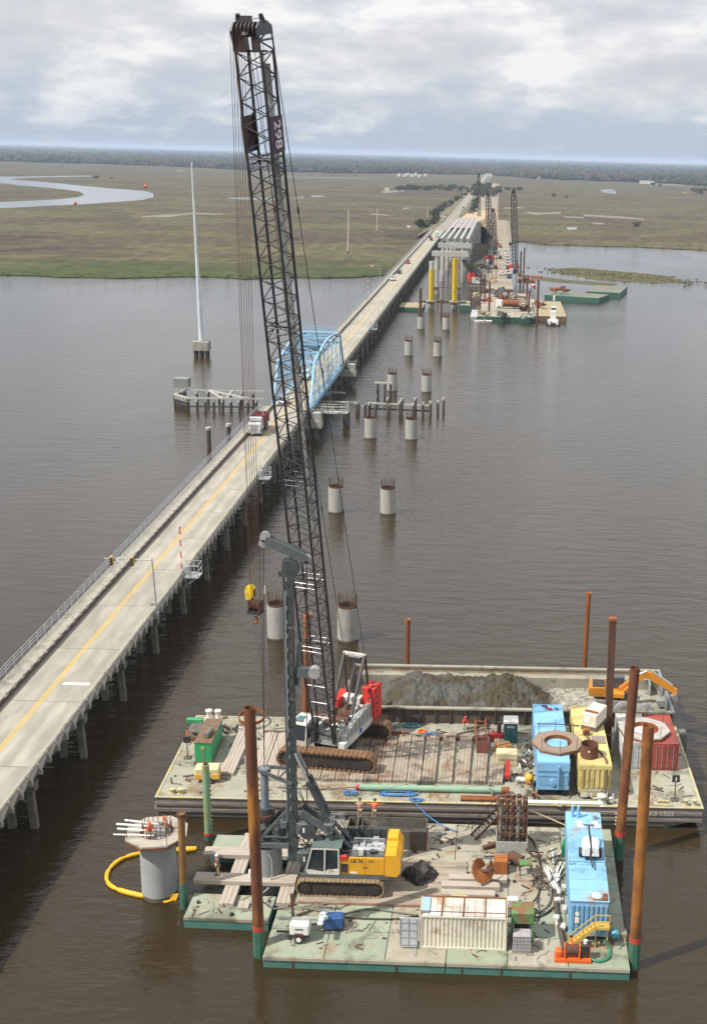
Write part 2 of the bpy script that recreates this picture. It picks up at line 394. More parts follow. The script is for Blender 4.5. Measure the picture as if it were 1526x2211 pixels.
def sheet(name, edge, closing, m_, z, depth=0.5):
    """land sheet with a low bank along its shore"""
    pts = [Vector((p.x, p.y, z)) for p in edge] + [Vector((p[0], p[1], z)) for p in closing]
    mb = MB(); n = len(edge); mb.add(pts, [tuple(range(len(pts)))])
    low = [Vector((p.x, p.y, z - depth)) for p in edge]
    mb.add(list(edge and [Vector((p.x, p.y, z)) for p in edge]) + low, [(i, i + 1, n + i + 1, n + i) for i in range(n - 1)])
    bm = bmesh.new(); me = mb.mesh(name, m_); bm.from_mesh(me); bmesh.ops.triangulate(bm, faces=bm.faces[:], ngon_method='EAR_CLIP'); bmesh.ops.recalc_face_normals(bm, faces=bm.faces[:])
    for f in bm.faces:
        if abs(f.normal.z) > 0.9 and f.normal.z < 0: f.normal_flip()
    bm.to_mesh(me); bm.free()
    o = bpy.data.objects.new(name, me); COL.objects.link(o); o['kind'] = 'structure'; return o
ZM = 0.35
left_edge = [Vector((-3000, 470, 0)), Vector((-700, 500, 0)), P(-300, 588, ZM), P(0, 592, ZM), P(130, 597, ZM), P(260, 599, ZM), P(400, 596, ZM), P(540, 600, ZM), P(640, 598, ZM), P(760, 598, ZM), P(846, 592, ZM), Vector((-40, 600, 0)), Vector((-22, 640, 0)), Vector((-8, 700, 0)), Vector((6, 800, 0)),
             P(1118, 521, ZM), P(1180, 527, ZM), P(1300, 531, ZM), P(1420, 534, ZM), P(1526, 540, ZM), P(1700, 552, ZM), Vector((900, 640, 0)), Vector((4000, 600, 0))]
shore = wob(left_edge, 9, 5.0)
sheet('marsh', shore, [(30000, 600), (30000, 40000), (-30000, 40000), (-30000, 470)], m_marsh, ZM)
# grass islet in the side channel
def blob(name, pix, z, m_, step=6, amp=3, depth=0.3):
    ring_ = [P(x, y, z) for x, y in pix]; ring_ = wob(ring_ + [ring_[0]], step, amp, 5)
    return sheet(name, ring_, [], m_, z, depth)
m_reed = M('reeds', (0.075, 0.074, 0.034), (0.11, 0.095, 0.052), 0.4, 0.9, bump=0.8, bscale=1.5, spec=0.1)
blob('mudbank', [(1188, 580), (1240, 577), (1320, 583), (1400, 590), (1470, 602), (1476, 609), (1380, 611), (1330, 606), (1280, 601), (1210, 592)], 0.06, m_reed, 5, 5, .08)
blob('mudbank', [(1150, 596), (1230, 603), (1330, 612), (1320, 617), (1200, 608), (1140, 600)], 0.06, m_reed, 5, 3, .08)
m_silt = M('pale silt', (0.20, 0.18, 0.15), (0.11, 0.095, 0.07), 0.05, 0.7)
# tidal creek and pools, sheets a little above the marsh
m_creek = M('creek water', (0.030, 0.026, 0.018), (0.04, 0.034, 0.024), 0.05, 0.10, bump=0.12, bscale=0.6)
creek_px = [(-60, 381), (0, 381), (60, 380.5), (150, 379.2), (212, 378.8), (212, 380), (150, 381), (60, 383.3), (20, 386), (35, 388.5), (80, 391.5), (130, 395.5), (180, 401), (235, 405.8), (270, 408.5), (310, 412), (332, 417), (330, 425), (310, 431), (280, 433.5), (230, 437), (180, 440.5), (120, 443), (60, 446.5), (0, 449.5), (-80, 454), (-80, 439), (0, 435.5), (60, 433.5), (120, 430), (160, 426), (180, 421.5), (183, 418), (170, 413), (140, 408.5), (90, 403.5), (40, 399), (0, 394.5), (-60, 391)]
blob('creek', creek_px, ZM + 0.02, m_creek, 40, 6, 0.01)
blob('creek', [(1295, 409), (1320, 407), (1330, 413), (1328, 418), (1300, 415)], ZM + 0.02, m_creek, 20, 4, 0.01)
for i, pix in enumerate([
    [(303, 466), (360, 463), (420, 459), (480, 460.5), (478, 462.5), (420, 462), (362, 468), (310, 469)],
    [(488, 427), (520, 426), (600, 428), (600, 431), (520, 430)], [(640, 424), (655, 423), (657, 426), (645, 427)], [(670, 422), (690, 421.5), (705, 424), (675, 425)],
    [(630, 427), (648, 425), (660, 427), (640, 429)], [(868, 449), (885, 447.5), (884, 450), (870, 451)],
    [(820, 413), (850, 410), (875, 410), (872, 413), (830, 416.5)], [(1222, 490), (1245, 490), (1244, 495), (1226, 496)],
    [(1128, 457), (1170, 459), (1212, 457), (1210, 461), (1150, 463)], [(1255, 462), (1330, 466), (1390, 471), (1388, 474), (1320, 470), (1260, 466)],
    [(1215, 466), (1260, 468), (1260, 471), (1220, 470)], [(1278, 480), (1304, 481), (1300, 484), (1280, 483)],
    [(1400, 395), (1480, 399), (1480, 401), (1400, 397)], [(600, 380.5), (740, 383), (820, 386), (740, 384.3), (600, 381.8)], [(1472, 414), (1482, 414.5), (1481, 417), (1473, 416)],
    [(1085, 448), (1120, 446), (1130, 449), (1090, 450)], [(380, 368), (395, 367), (398, 369), (384, 370)], [(800, 460), (840, 463), (836, 465), (802, 462)]]):
    blob('pool' if i in (1, 2, 3, 4, 5, 7, 11, 14) else 'sandbar', pix, ZM + 0.03, m_creek if i in (1, 3, 7) else m_silt, 15, 2.0, 0.01)
# reeds: short tufts that break the shore's line
def tufts(name, pts, h, m_):
    mb = MB()
    for p in pts:
        for k in range(3):
            a = random.uniform(0, 6.28); w = random.uniform(0.25, 0.6); hh = h * random.uniform(0.5, 1.2); dx, dy = math.cos(a) * w, math.sin(a) * w
            q = (p[0] + random.uniform(-1, 1), p[1] + random.uniform(-1, 1))
            mb.add([(q[0] - dx, q[1] - dy, p[2]), (q[0] + dx, q[1] + dy, p[2]), (q[0] + dx * 1.3, q[1] + dy * 1.3, p[2] + hh), (q[0] - dx * 1.2, q[1] - dy * 1.2, p[2] + hh * 0.8)], [(0, 1, 2, 3)])
    o = mb.build(name, m_); o['kind'] = 'stuff'; return o
pts = []
for p in shore:
    if -420 < p.x < 260 and not -30 < p.x < 14:
        for _ in range(4): pts.append((p.x + random.gauss(0, 5), p.y + abs(random.gauss(0, 7)) - .6, 0.25))
m_green = M('new grass', (0.04, 0.058, 0.016), (0.065, 0.082, 0.026), 0.1, 0.9, spec=0.1)
tufts('reeds', pts, .42, m_green)
pts = []
for _ in range(260):
    t = random.random(); a = P(1185 + 295 * t, 581 + 26 * t, 0.05); pts.append((a.x + random.gauss(0, 6), a.y + random.gauss(0, 11) - 4, 0.0))
tufts('reeds', pts, .3, m_reed)

# ---- far-off wood: one mass of crowns that thins out with distance
def leaf_mat(key, c1, c2):
    return M(key, c1, c2, 0.12, 0.9, spec=0.08, lo=0.38, hi=0.62)
ico_v, ico_f = None, None
def ico():
    bm = bmesh.new(); bmesh.ops.create_icosphere(bm, subdivisions=1, radius=1); v = np.array([x.co[:] for x in bm.verts]); f = np.array([[y.index for y in x.verts] for x in bm.faces]); bm.free(); return v, f
IV, IF = ico()
def forest():
    edge = [(-400, 330), (-150, 341), (0, 347), (150, 352), (300, 356), (420, 361), (620, 370), (720, 373), (830, 374), (940, 375), (1050, 377), (1130, 383), (1226, 388), (1400, 393), (1526, 401), (1700, 412)]
    ws = [P(x, y, 1) for x, y in edge]; az = [math.atan2(w.x, w.y) for w in ws]; ds = [math.hypot(w.x, w.y) for w in ws]
    V, Fc, MI = [], [], []; o = 0; rs = np.random.RandomState(3)
    N = 15000
    for i in range(N):
        a = rs.uniform(az[0], az[-1]); d0 = float(np.interp(a, az, ds)) * (1 + 0.03 * noise.noise((a * 60, 0, 0)) + 0.02 * noise.noise((a * 210, 3, 0)))
        u = rs.uniform(); d = d0 * (1 + (0.10 * u / 0.35 if u < 0.35 else 0.10 + 5.0 * ((u - 0.35) / 0.65) ** 2.2))
        x, y = d * math.sin(a), d * math.cos(a)
        if abs(x + 36) < 14 and d < 4600: continue
        clump = noise.noise((x / 260, y / 420, 0)) 
        r = (7.0 + 5 * rs.uniform()) * (d / d0) ** 0.9; h = (7 + 6 * rs.uniform() + 4.5 * clump) 
        sp = noise.noise((x / 180, y / 300, 7)) + rs.normal() * 0.35
        mi = 0 if sp < -0.25 else (1 if sp < 0.15 else 2) if d < d0 * 1.5 else (0 if sp < 0.3 else 1)
        for k in range(3):
            c = np.array([x + rs.normal() * r * 0.5, y + rs.normal() * r * 0.5, h * (0.55 + 0.28 * k) ]); rr = r * (0.95 - 0.22 * k)
            v = IV * (1 + 0.28 * rs.uniform(-1, 1, (len(IV), 1))) * np.array([rr, rr, h * 0.42]) + c
            V.append(v); Fc.append(IF + o); MI.append(np.full(len(IF), mi)); o += len(IV)
    V = np.concatenate(V); Fc = np.concatenate(Fc); MI = np.concatenate(MI)
    me = bpy.data.meshes.new('forest'); me.vertices.add(len(V)); me.vertices.foreach_set('co', V.ravel().astype(np.float32))
    me.loops.add(Fc.size); me.loops.foreach_set('vertex_index', Fc.ravel().astype(np.int32))
    me.polygons.add(len(Fc)); me.polygons.foreach_set('loop_start', np.arange(0, Fc.size, 3, dtype=np.int32))
    for m_ in (leaf_mat('evergreen leaves', (0.016, 0.024, 0.012), (0.036, 0.040, 0.020)), leaf_mat('oak leaves', (0.032, 0.036, 0.019), (0.058, 0.052, 0.030)), leaf_mat('bare twigs', (0.055, 0.047, 0.035), (0.085, 0.067, 0.050))): me.materials.append(m_)
    me.polygons.foreach_set('material_index', MI.astype(np.int32)); me.update(calc_edges=True); me.validate()
    ob = bpy.data.objects.new('forest', me); COL.objects.link(ob); ob['kind'] = 'stuff'
    ring_ = [Vector((math.sin(a) * d * 1.01, math.cos(a) * d * 1.01, 0)) for a, d in zip(az, ds)]
    sheet('forest_floor', ring_, [(30000 * math.sin(az[-1]) * 1.3, 30000), (30000 * math.sin(az[0]) * 1.3, 30000)], M('forest floor', (0.035, 0.034, 0.020), (0.06, 0.052, 0.03), 0.01, 0.95), ZM + 0.06, 0.05)
forest()

# ---- haze: one closed box of thin air round everything
def haze():
    mb = MB(); mb.bx(-33000, 33000, -400, 42000, -3.0, 78)
    o = mb.build('haze', []); o['kind'] = 'stuff'
    m_ = bpy.data.materials.new('haze air'); m_.use_nodes = True; t = m_.node_tree; t.nodes.clear()
    v = nn(t, 'ShaderNodeVolumePrincipled'); v.inputs['Color'].default_value = (0.66, 0.80, 1.0, 1); v.inputs['Density'].default_value = 0.000080
    v.inputs['Anisotropy'].default_value = 0.0
    out = nn(t, 'ShaderNodeOutputMaterial'); lk(t, v.outputs[0], out.inputs['Volume']); o.data.materials.append(m_)
haze()
# ================================================================== OLD ROAD BRIDGE
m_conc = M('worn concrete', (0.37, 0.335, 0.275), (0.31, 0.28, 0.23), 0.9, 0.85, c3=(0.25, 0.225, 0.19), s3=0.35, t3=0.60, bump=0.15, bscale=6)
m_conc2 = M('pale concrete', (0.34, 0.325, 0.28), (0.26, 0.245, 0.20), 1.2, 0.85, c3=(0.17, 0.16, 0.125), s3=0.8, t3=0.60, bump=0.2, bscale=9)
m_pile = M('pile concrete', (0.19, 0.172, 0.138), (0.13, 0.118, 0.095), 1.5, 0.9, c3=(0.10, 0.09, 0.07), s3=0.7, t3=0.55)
m_yline = M('yellow road paint', (0.60, 0.36, 0.03), (0.52, 0.33, 0.07), 2.5, 0.7)
m_wpaint = M('white road paint', (0.62, 0.60, 0.55), (0.45, 0.43, 0.38), 3, 0.7)
m_alu = M('aluminium rail', (0.42, 0.44, 0.47), (0.34, 0.36, 0.38), 3, 0.45, 0.3)
def road_mat():
    m_ = bpy.data.materials.new('road deck concrete'); m_.use_nodes = True; t = m_.node_tree; b = t.nodes['Principled BSDF']; b.inputs['Roughness'].default_value = 0.85
    tc = nn(t, 'ShaderNodeTexCoord'); oi = nn(t, 'ShaderNodeObjectInfo')
    sep = nn(t, 'ShaderNodeSeparateXYZ'); lk(t, tc.outputs['Object'], sep.inputs[0])
    mp = nn(t, 'ShaderNodeMapping'); mp.inputs['Scale'].default_value = (1, 0.22, 1); lk(t, tc.outputs['Object'], mp.inputs[0])
    ad = nn(t, 'ShaderNodeVectorMath', operation='ADD'); lk(t, mp.outputs[0], ad.inputs[0])
    rm = nn(t, 'ShaderNodeVectorMath', operation='SCALE'); rm.inputs[0].default_value = (31, 17, 5); lk(t, oi.outputs['Random'], rm.inputs['Scale']); lk(t, rm.outputs[0], ad.inputs[1])
    n = nn(t, 'ShaderNodeTexNoise'); n.inputs['Scale'].default_value = 0.9; n.inputs['Detail'].default_value = 7; lk(t, ad.outputs[0], n.inputs['Vector'])
    c = ramp_n(t, n.outputs[0], [(0.3, (0.27, 0.25, 0.21)), (0.7, (0.355, 0.33, 0.275))])
    # polished wheel tracks and an oily band in each lane
    tr = math_n(t, 'COSINE', math_n(t, 'MULTIPLY', sep.outputs[0], 2 * PI / 1.65))
    k = ramp_n(t, math_n(t, 'ADD', math_n(t, 'MULTIPLY', tr, 0.25), math_n(t, 'MULTIPLY', n.outputs[0], 0.9)), [(0.25, 0.90), (0.75, 1.06)])
    c = mix_n(t, 1.0, c, k, 'MULTIPLY')
    c = mix_n(t, 1.0, c, ramp_n(t, oi.outputs['Random'], [(0.0, 0.92), (1.0, 1.05)]), 'MULTIPLY')
    n2 = nn(t, 'ShaderNodeTexNoise'); n2.inputs['Scale'].default_value = 0.75; n2.inputs['Detail'].default_value = 6; lk(t, ad.outputs[0], n2.inputs['Vector'])
    c = mix_n(t, ramp_n(t, n2.outputs[0], [(0.63, 0.0), (0.70, 0.5)]), c, (0.20, 0.18, 0.145))
    lk(t, c, b.inputs['Base Color']); return m_
m_road = road_mat()
RX0, RX1, RYL, RZ = -43.25, -36.4, -40.25, 5.5
SPAN, J0 = 12.45, 53.45
NSP = 64
BR = thing('road_bridge', 'long low two lane concrete road bridge on pile bents crossing the river', 'bridge', (-39.7, J0, 0))
def bpart(mb, name, m_, y=0.0, parent=None):
    return mb.build(name, m_, parent or BR, (0, y, 0))
X0, X1 = RX0 + 39.7, RX1 + 39.7          # local edges
mb = MB(); mb.bx(X0 - 0.0, X1, 0.04, SPAN - 0.04, RZ - 0.5, RZ); me_slab = mb.mesh('deck_slab', m_road)
mb = MB(); mb.bx(X0 - 1.95, X0 - 0.42, 0.03, SPAN / 3 - 0.03, RZ - 0.15, RZ + 0.22); me_walk = mb.mesh('walkway_slab', m_conc2)
def parapet_mesh(name, x, out):
    """one span of low concrete parapet; out = +1 or -1 is the outer side"""
    mb = MB(); st = SPAN / 6
    if out < 0:
        mb.bx(x, x - 0.30, 0.02, SPAN - 0.02, RZ - 0.5, RZ + 0.30)
        for k in range(6):
            y = st * (k + 0.5)
            mb.bx(x - 0.03, x - 0.33, y - 0.66, y + 0.66, RZ + 0.46, RZ + 0.64)
            mb.bx(x - 0.06, x - 0.28, y - 0.20, y + 0.20, RZ + 0.30, RZ + 0.46)
            mb.bx(x - 0.12, x - 0.24, y + 0.66, y + st - 0.66, RZ + 0.48, RZ + 0.58)
    else:
        mb.bx(x, x + 0.16, 0.02, SPAN - 0.02, RZ - 0.62, RZ + 0.28)
        for k in range(6):
            yy = st * k + 0.12
            mb.prism([(x + 0.162, RZ + 0.20), (x + 0.30, RZ + 0.20), (x + 0.62, RZ - 0.42), (x + 0.62, RZ - 0.72), (x + 0.162, RZ - 0.72)], 'y', yy, yy + 0.24)
            mb.add([(x + 0.165, yy + 0.24, RZ - 0.12), (x + 0.165, yy + st, RZ + 0.18), (x + 0.36, yy + st, RZ - 0.05), (x + 0.50, yy + 0.24, RZ - 0.45)], [(0, 3, 2, 1)])
            mb.bx(x + 0.165, x + 0.24, yy + 0.26, yy + st - 0.02, RZ + 0.10, RZ + 0.22)
    return mb.mesh(name, m_conc2)
mb = MB(); mb.bx(X0 + .01, X0 + .09, .01, SPAN - .01, RZ + .14, RZ + .46); me_shade = mb.mesh('rail_or_shade_strip', M('parapet shade brown', (.055, .035, .034), (.085, .05, .042), 2, .8))  # dark strip stands in for the parapet's shaded face and its shadow
me_parR = parapet_mesh('parapet', X1, 1); me_parL = parapet_mesh('parapet', X0, -1)
mb = MB(); xr = X0 - 2.05
for zz in (0.62, 0.95, 1.28): mb.tube((xr, 0, RZ + zz), (xr, SPAN, RZ + zz), 0.035, n=6)
for k in range(6): mb.bar((xr, SPAN / 6 * (k + 0.5), RZ - 0.1), (xr, SPAN / 6 * (k + 0.5), RZ + 1.32), 0.07)
me_hand = mb.mesh('handrail', m_alu)
mb = MB()
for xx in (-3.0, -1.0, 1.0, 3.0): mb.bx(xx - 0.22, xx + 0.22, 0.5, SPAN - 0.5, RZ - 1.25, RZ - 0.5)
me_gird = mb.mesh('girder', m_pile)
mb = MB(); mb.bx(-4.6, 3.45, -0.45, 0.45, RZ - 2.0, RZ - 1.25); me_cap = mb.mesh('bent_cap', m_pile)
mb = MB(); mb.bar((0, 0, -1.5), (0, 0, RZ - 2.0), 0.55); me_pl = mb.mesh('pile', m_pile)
TR0, TR1 = 240.2, 294.6
for i in range(NSP):
    y0 = SPAN * i; wy = J0 + y0
    intr = wy + SPAN * 0.5 > TR0 and wy + SPAN * 0.5 < TR1
    link_mesh('deck_slab', me_slab, BR, (0, y0, 0))
    if not intr:
        for me, nm in ((me_parR, 'parapet'), (me_parL, 'parapet'), (me_shade, 'rail_or_shade_strip'), (me_hand, 'handrail'), (me_gird, 'girder')): link_mesh(nm, me, BR, (0, y0, 0))
        if wy < 240:
            for k in range(3): link_mesh('walkway_slab', me_walk, BR, (0, y0 + k * SPAN / 3, 0))
        else: link_mesh('walkway_slab', me_walk, BR, (0, y0, 0), scale=None).scale = (1, 3.0, 1)
    if not (TR0 + 4 < wy < TR1 - 4):
        c = link_mesh('bent_cap', me_cap, BR, (0, y0, 0))
        for k, xx in enumerate((-3.6, -1.3, 1.2, 3.05)):
            p = link_mesh('pile', me_pl, c, (xx, 0, 0)); p.rotation_euler = (0, -0.05 if k == 3 else (0.05 if k == 0 else 0), 0)
for dx in (-0.14, 0.14):
    mb = MB(); x = RYL + 39.7 + dx; mb.bx(x - 0.065, x + 0.065, 0, SPAN * NSP, RZ + 0.001, RZ + 0.005); bpart(mb, 'centre_line', m_yline)
a = P(137, 1475, RZ); b_ = P(193, 1478, RZ); mb = MB(); mb.bx(a.x + 39.7, b_.x + 39.7, a.y - J0 - 0.3, a.y - J0 + 0.3, RZ + 0.001, RZ + 0.006); bpart(mb, 'stop_line', m_wpaint)

# ---- swing span: light blue through truss
m_blue = M('light blue bridge paint', (0.24, 0.46, 0.64), (0.18, 0.37, 0.55), 1.0, 0.5, c3=(0.15, 0.14, 0.13), s3=1.6, t3=0.62)
SW = thing('swing_span', 'light blue steel through truss swing span of the road bridge', 'truss span', (-39.8, 267.4, 0))
nodes = [240.2 + 6.8 * k - 267.4 for k in range(9)]
tops = {1: 13.3, 2: 14.3, 3: 15.0, 4: 15.3, 5: 15.0, 6: 14.3, 7: 13.3}
def mem(name, p0, p1, w, h=None): mb = MB(); mb.bar(p0, p1, w, h); return mb.build(name, m_blue, SW)
for s in (-1, 1):
    x = s * 3.65
    mb = MB(); mb.bar((x, nodes[0] - .3, 5.0), (x, nodes[8] + .3, 5.0), 0.42, 0.75); mb.build('bottom_chord', m_blue, SW)
    for k in range(1, 7): mem('top_chord', (x, nodes[k], tops[k]), (x, nodes[k + 1], tops[k + 1]), 0.42, 0.38)
    mem('end_post', (x, nodes[0], 5.1), (x, nodes[1], tops[1] + 0.1), 0.42, 0.38); mem('end_post', (x, nodes[8], 5.1), (x, nodes[7], tops[7] + 0.1), 0.42, 0.38)
    for k in range(1, 8): mem('vertical', (x, nodes[k], 5.2), (x, nodes[k], tops[k]), 0.20, 0.24)
    for k in (1, 2, 3): mem('diagonal', (x, nodes[k], tops[k]), (x, nodes[k + 1], 5.2), 0.11, 0.14)
    for k in (7, 6, 5): mem('diagonal', (x, nodes[k], tops[k]), (x, nodes[k - 1], 5.2), 0.11, 0.14)
    for k in range(1, 7): mem('mid_strut', (x, nodes[k], 9.4), (x, nodes[k + 1], 9.4), 0.09, 0.12)
    mb = MB()
    for zz in (0.55, 1.0): mb.bar((x - s * 0.32, nodes[0], RZ + zz), (x - s * 0.32, nodes[8], RZ + zz), 0.1)
    mb.build('rail_or_shade_strip', m_blue, SW)
for k in range(1, 8):
    mem('top_strut', (-3.65, nodes[k], tops[k] - 0.1), (3.65, nodes[k], tops[k] - 0.1), 0.22, 0.28)
    if k not in (1, 7): mem('sway_strut', (-3.65, nodes[k], tops[k] - 2.1), (3.65, nodes[k], tops[k] - 2.1), 0.12, 0.2)
    for j in range(4): mem('sway_brace', (-3.65 + j * 1.825, nodes[k], tops[k] - (0.3 if j % 2 else 2.0)), (-1.825 + j * 1.825, nodes[k], tops[k] - (2.0 if j % 2 else 0.3)), 0.07)
for k in range(1, 7):
    mem('top_lateral', (-3.65, nodes[k], tops[k]), (3.65, nodes[k + 1], tops[k + 1]), 0.11, 0.14); mem('top_lateral', (3.65, nodes[k], tops[k]), (-3.65, nodes[k + 1], tops[k + 1]), 0.11, 0.14)
for k in (1, 7): mem('portal_beam', (-3.65, nodes[k] - (0.8 if k == 1 else -0.8), tops[k] - 1.9), (3.65, nodes[k] - (0.8 if k == 1 else -0.8), tops[k] - 1.9), 0.26, 0.45)
mb = MB(); mb.bx(-3.9, 3.9, nodes[6] - 0.8, nodes[6] + 0.8, 14.75, 14.85)
for x in np.linspace(-3.9, 3.9, 7):
    for yy in (-0.8, 0.8): mb.bar((x, nodes[6] + yy, 14.85), (x, nodes[6] + yy, 16.0), 0.07)
for yy in (-0.8, 0.8):
    for zz in (15.4, 16.0): mb.bar((-3.9, nodes[6] + yy, zz), (3.9, nodes[6] + yy, zz), 0.07)
mb.build('catwalk', m_blue, SW)
mb = MB(); mb.cham((0, 0.5, 13.6), (4.2, 5.0, 1.6), 0.1); mb.build('machinery_box', M('dark blue steel', (0.07, 0.11, 0.16), (0.1, 0.14, 0.18)), SW)
mb = MB(); mb.bx(-3.4, 3.4, nodes[0], nodes[8], 4.55, 4.95); mb.build('floor_grid', m_pile, SW)
# piers of the swing span
for (x, y, lab) in ((-39.8, 267.4, 'round concrete pivot pier under the blue swing span'),):
    t_ = thing('pivot_pier', lab, 'pier', (x, y, 0)); mb = MB(); mb.lathe((0, 0, 0), [(3.6, -1), (3.6, 2.6), (4.0, 2.6), (4.0, 3.4)], 28); mb.build('drum', m_pile, t_)
    mb = MB(); mb.ring((0, 0), 3.3, 2.9, 3.4, 4.5, 28); mb.build('turntable', m_blue, t_)
for y, lab in ((238.0, 'concrete rest pier at the near end of the blue truss'), (297.0, 'concrete rest pier at the far end of the blue truss')):
    t_ = thing('rest_pier', lab, 'pier', (-39.0, y, 0), group='rest piers of the swing span'); mb = MB(); mb.bx(-5.5, 5.6, -1.3, 1.3, 2.2, 3.5); mb.build('cap', m_conc2, t_)
    for xx in (-4.4, -1.5, 1.5, 4.4):
        mb = MB(); mb.bar((xx, 0, -1), (xx, 0, 2.2), 0.8); mb.build('pile', m_pile, t_)
    mb = MB(); mb.cham((4.6, 0, 4.3), (1.6, 2.0, 1.6), 0.05); mb.build('machine_house', M('grey cabinet', (0.36, 0.36, 0.34)), t_)
    mb = MB()
    for dx, dy in ((3.7, -1.2), (5.5, -1.2), (5.5, 1.2), (3.7, 1.2)): mb.bar((dx, dy, 3.5), (dx, dy, 5.9), 0.09)
    mb.bar((3.7, -1.2, 5.9), (5.5, -1.2, 5.9), 0.12); mb.bar((5.5, -1.2, 5.9), (5.5, 1.2, 5.9), 0.12)
    mb.build('frame', m_conc2, t_)

# ---- traffic signals, gates
m_black = M('black', (0.02, 0.02, 0.02), (0.035, 0.033, 0.03), 3, 0.6); m_white = M('white paint', (0.74, 0.73, 0.69), (0.66, 0.64, 0.58), 3, 0.5)
m_galv = M('galvanised steel', (0.45, 0.46, 0.46), (0.36, 0.37, 0.37), 4, 0.4, 0.4)
m_sigy = M('signal yellow', (0.62, 0.38, 0.03), (0.55, 0.32, 0.03), 3, 0.5)
m_red = M('red paint', (0.55, 0.035, 0.03), (0.42, 0.03, 0.025), 3, 0.45)
def signal_arm(y, label, x=-36.0, length=5.4, far=False):
    t_ = thing('traffic_signal', label, 'traffic signal', (x, y, RZ - 0.3), group='traffic signals on the bridge')
    mb = MB(); mb.tube((0, 0, 0), (-0.25, 0, 6.3), 0.11, 0.07, 8); mb.build('pole', m_galv, t_)
    mb = MB(); mb.tube((-0.2, 0, 6.1), (-length, 0, 6.15), 0.07, 0.05, 8); mb.build('arm', m_galv, t_)
    mb = MB(); mb.cham((-0.05, 0, -0.2), (0.5, 0.5, 0.7), 0.03); mb.build('base', m_galv, t_)
    for xx in (-4.55, -2.35):
        h = MB().cham((xx, -0.12, 5.95), (0.36, 0.28, 1.02), 0.04).build('signal_head', m_sigy, t_)
        mb = MB()
        for k in range(3): mb.tube((xx, -0.26, 6.27 - 0.32 * k), (xx, -0.50, 6.24 - 0.32 * k), 0.13, n=10)
        mb.build('visor', m_black, h)
    MB().bx(-3.95, -2.95, -0.08, -0.05, 5.82, 6.36).build('sign', m_white, t_)
    mb = MB()
    for zz in (5.97, 6.09, 6.21): mb.bx(-3.8, -3.1, -0.09, -0.082, zz - 0.02, zz + 0.03)
    mb.build('sign_lines', M('sign grey', (0.25, 0.25, 0.25)), t_)
signal_arm(126.8, 'galvanised signal mast arm with two yellow heads and a white sign over the near roadway')
signal_arm(497.0, 'distant signal mast arm over the roadway beyond the blue truss', x=-46.2)
def gate_stand(y, label, arm=True):
    t_ = thing('barrier_gate', label, 'barrier gate', (-35.9, y, 3.9), group='barrier gates on side platforms')
    mb = MB(); mb.bx(-0.2, 1.7, -1.0, 1.0, 1.3, 1.42); mb.bar((-0.1, -0.8, 0.2), (1.5, -0.8, 1.3), 0.12); mb.bar((-0.1, 0.8, 0.2), (1.5, 0.8, 1.3), 0.12); mb.build('platform', m_galv, t_)
    mb = MB()
    for dx, dy in ((-0.1, -0.95), (1.65, -0.95), (1.65, 0.95), (-0.1, 0.95), (0.8, -0.95), (0.8, 0.95)): mb.bar((dx, dy, 1.4), (dx, dy, 2.9), 0.08)
    for zz in (2.15, 2.9):
        mb.bar((-0.1, -0.95, zz), (1.65, -0.95, zz), 0.08); mb.bar((1.65, -0.95, zz), (1.65, 0.95, zz), 0.08); mb.bar((1.65, 0.95, zz), (-0.1, 0.95, zz), 0.08)
    mb.build('railing', m_galv, t_)
    mb = MB(); mb.cham((0.2, 0.0, 2.0), (0.55, 0.6, 1.2), 0.04); mb.build('gate_cabinet', m_galv, t_)
    if arm:
        for k in range(8):
            MB().bar((-0.45 - 0.006 * k, -0.2, 2.2 + 0.72 * k), (-0.45 - 0.006 * (k + 1), -0.2, 2.2 + 0.72 * (k + 1)), 0.13, 0.05).build('arm_stripe', m_white if k % 2 else m_red, t_)
        mb = MB()
        for k in (2, 4, 6, 7): mb.box((-0.40, -0.3, 2.3 + 0.72 * k), (0.2, 0.1, 0.14))
        mb.build('arm_lamp', m_red, t_)
gate_stand(139.5, 'barrier gate on near side platform, its red and white arm raised')
gate_stand(186.0, 'barrier gate platform without arm on the bridge behind the crane ropes', False)
gate_stand(358.0, 'barrier gate platform on the bridge beyond the blue truss', False)
t_ = thing('barrier_gate', 'raised striped barrier arm on the left side of the bridge beyond the truss', 'barrier gate', (-44.9, 432, RZ - 0.4), group='barrier gates on side platforms')
MB().cham((0, 0, 0.7), (0.6, 0.6, 1.4), 0.04).build('gate_cabinet', m_galv, t_)
for k in range(7): MB().bar((0.35, 0, 1.2 + 0.95 * k), (0.35, 0, 1.2 + 0.95 * (k + 1)), 0.13, 0.06).build('arm_stripe', m_white if k % 2 else m_red, t_)

# ---- vehicles
m_glass = M('vehicle glass', (0.02, 0.025, 0.03), (0.03, 0.035, 0.04), 2, 0.08); m_tyre = M('tyre rubber', (0.02, 0.02, 0.02), (0.035, 0.033, 0.03), 5, 0.85)
m_lamp = M('lamp lens', (0.75, 0.75, 0.72), (0.6, 0.6, 0.6), 3, 0.15)
def paint(k, c): return M('car paint ' + k, c, tuple(x * 0.9 for x in c), 1.0, 0.28)
P_WH, P_BK, P_SL, P_RD, P_BL = paint('white', (0.72, 0.72, 0.70)), paint('black', (0.018, 0.018, 0.022)), paint('silver', (0.42, 0.43, 0.45)), paint('red', (0.35, 0.03, 0.03)), paint('blue', (0.06, 0.12, 0.25))
def wheels(t_, xs, ys, r=0.34, w=0.24):
    for x in xs:
        for y in ys:
            o = MB().tube((x - w / 2, y, r), (x + w / 2, y, r), r, n=14).build('wheel', m_tyre, t_)
            MB().tube((x - w / 2 - .012, y, r), (x + w / 2 + .012, y, r), r * 0.55, n=10).build('rim', m_galv, o)
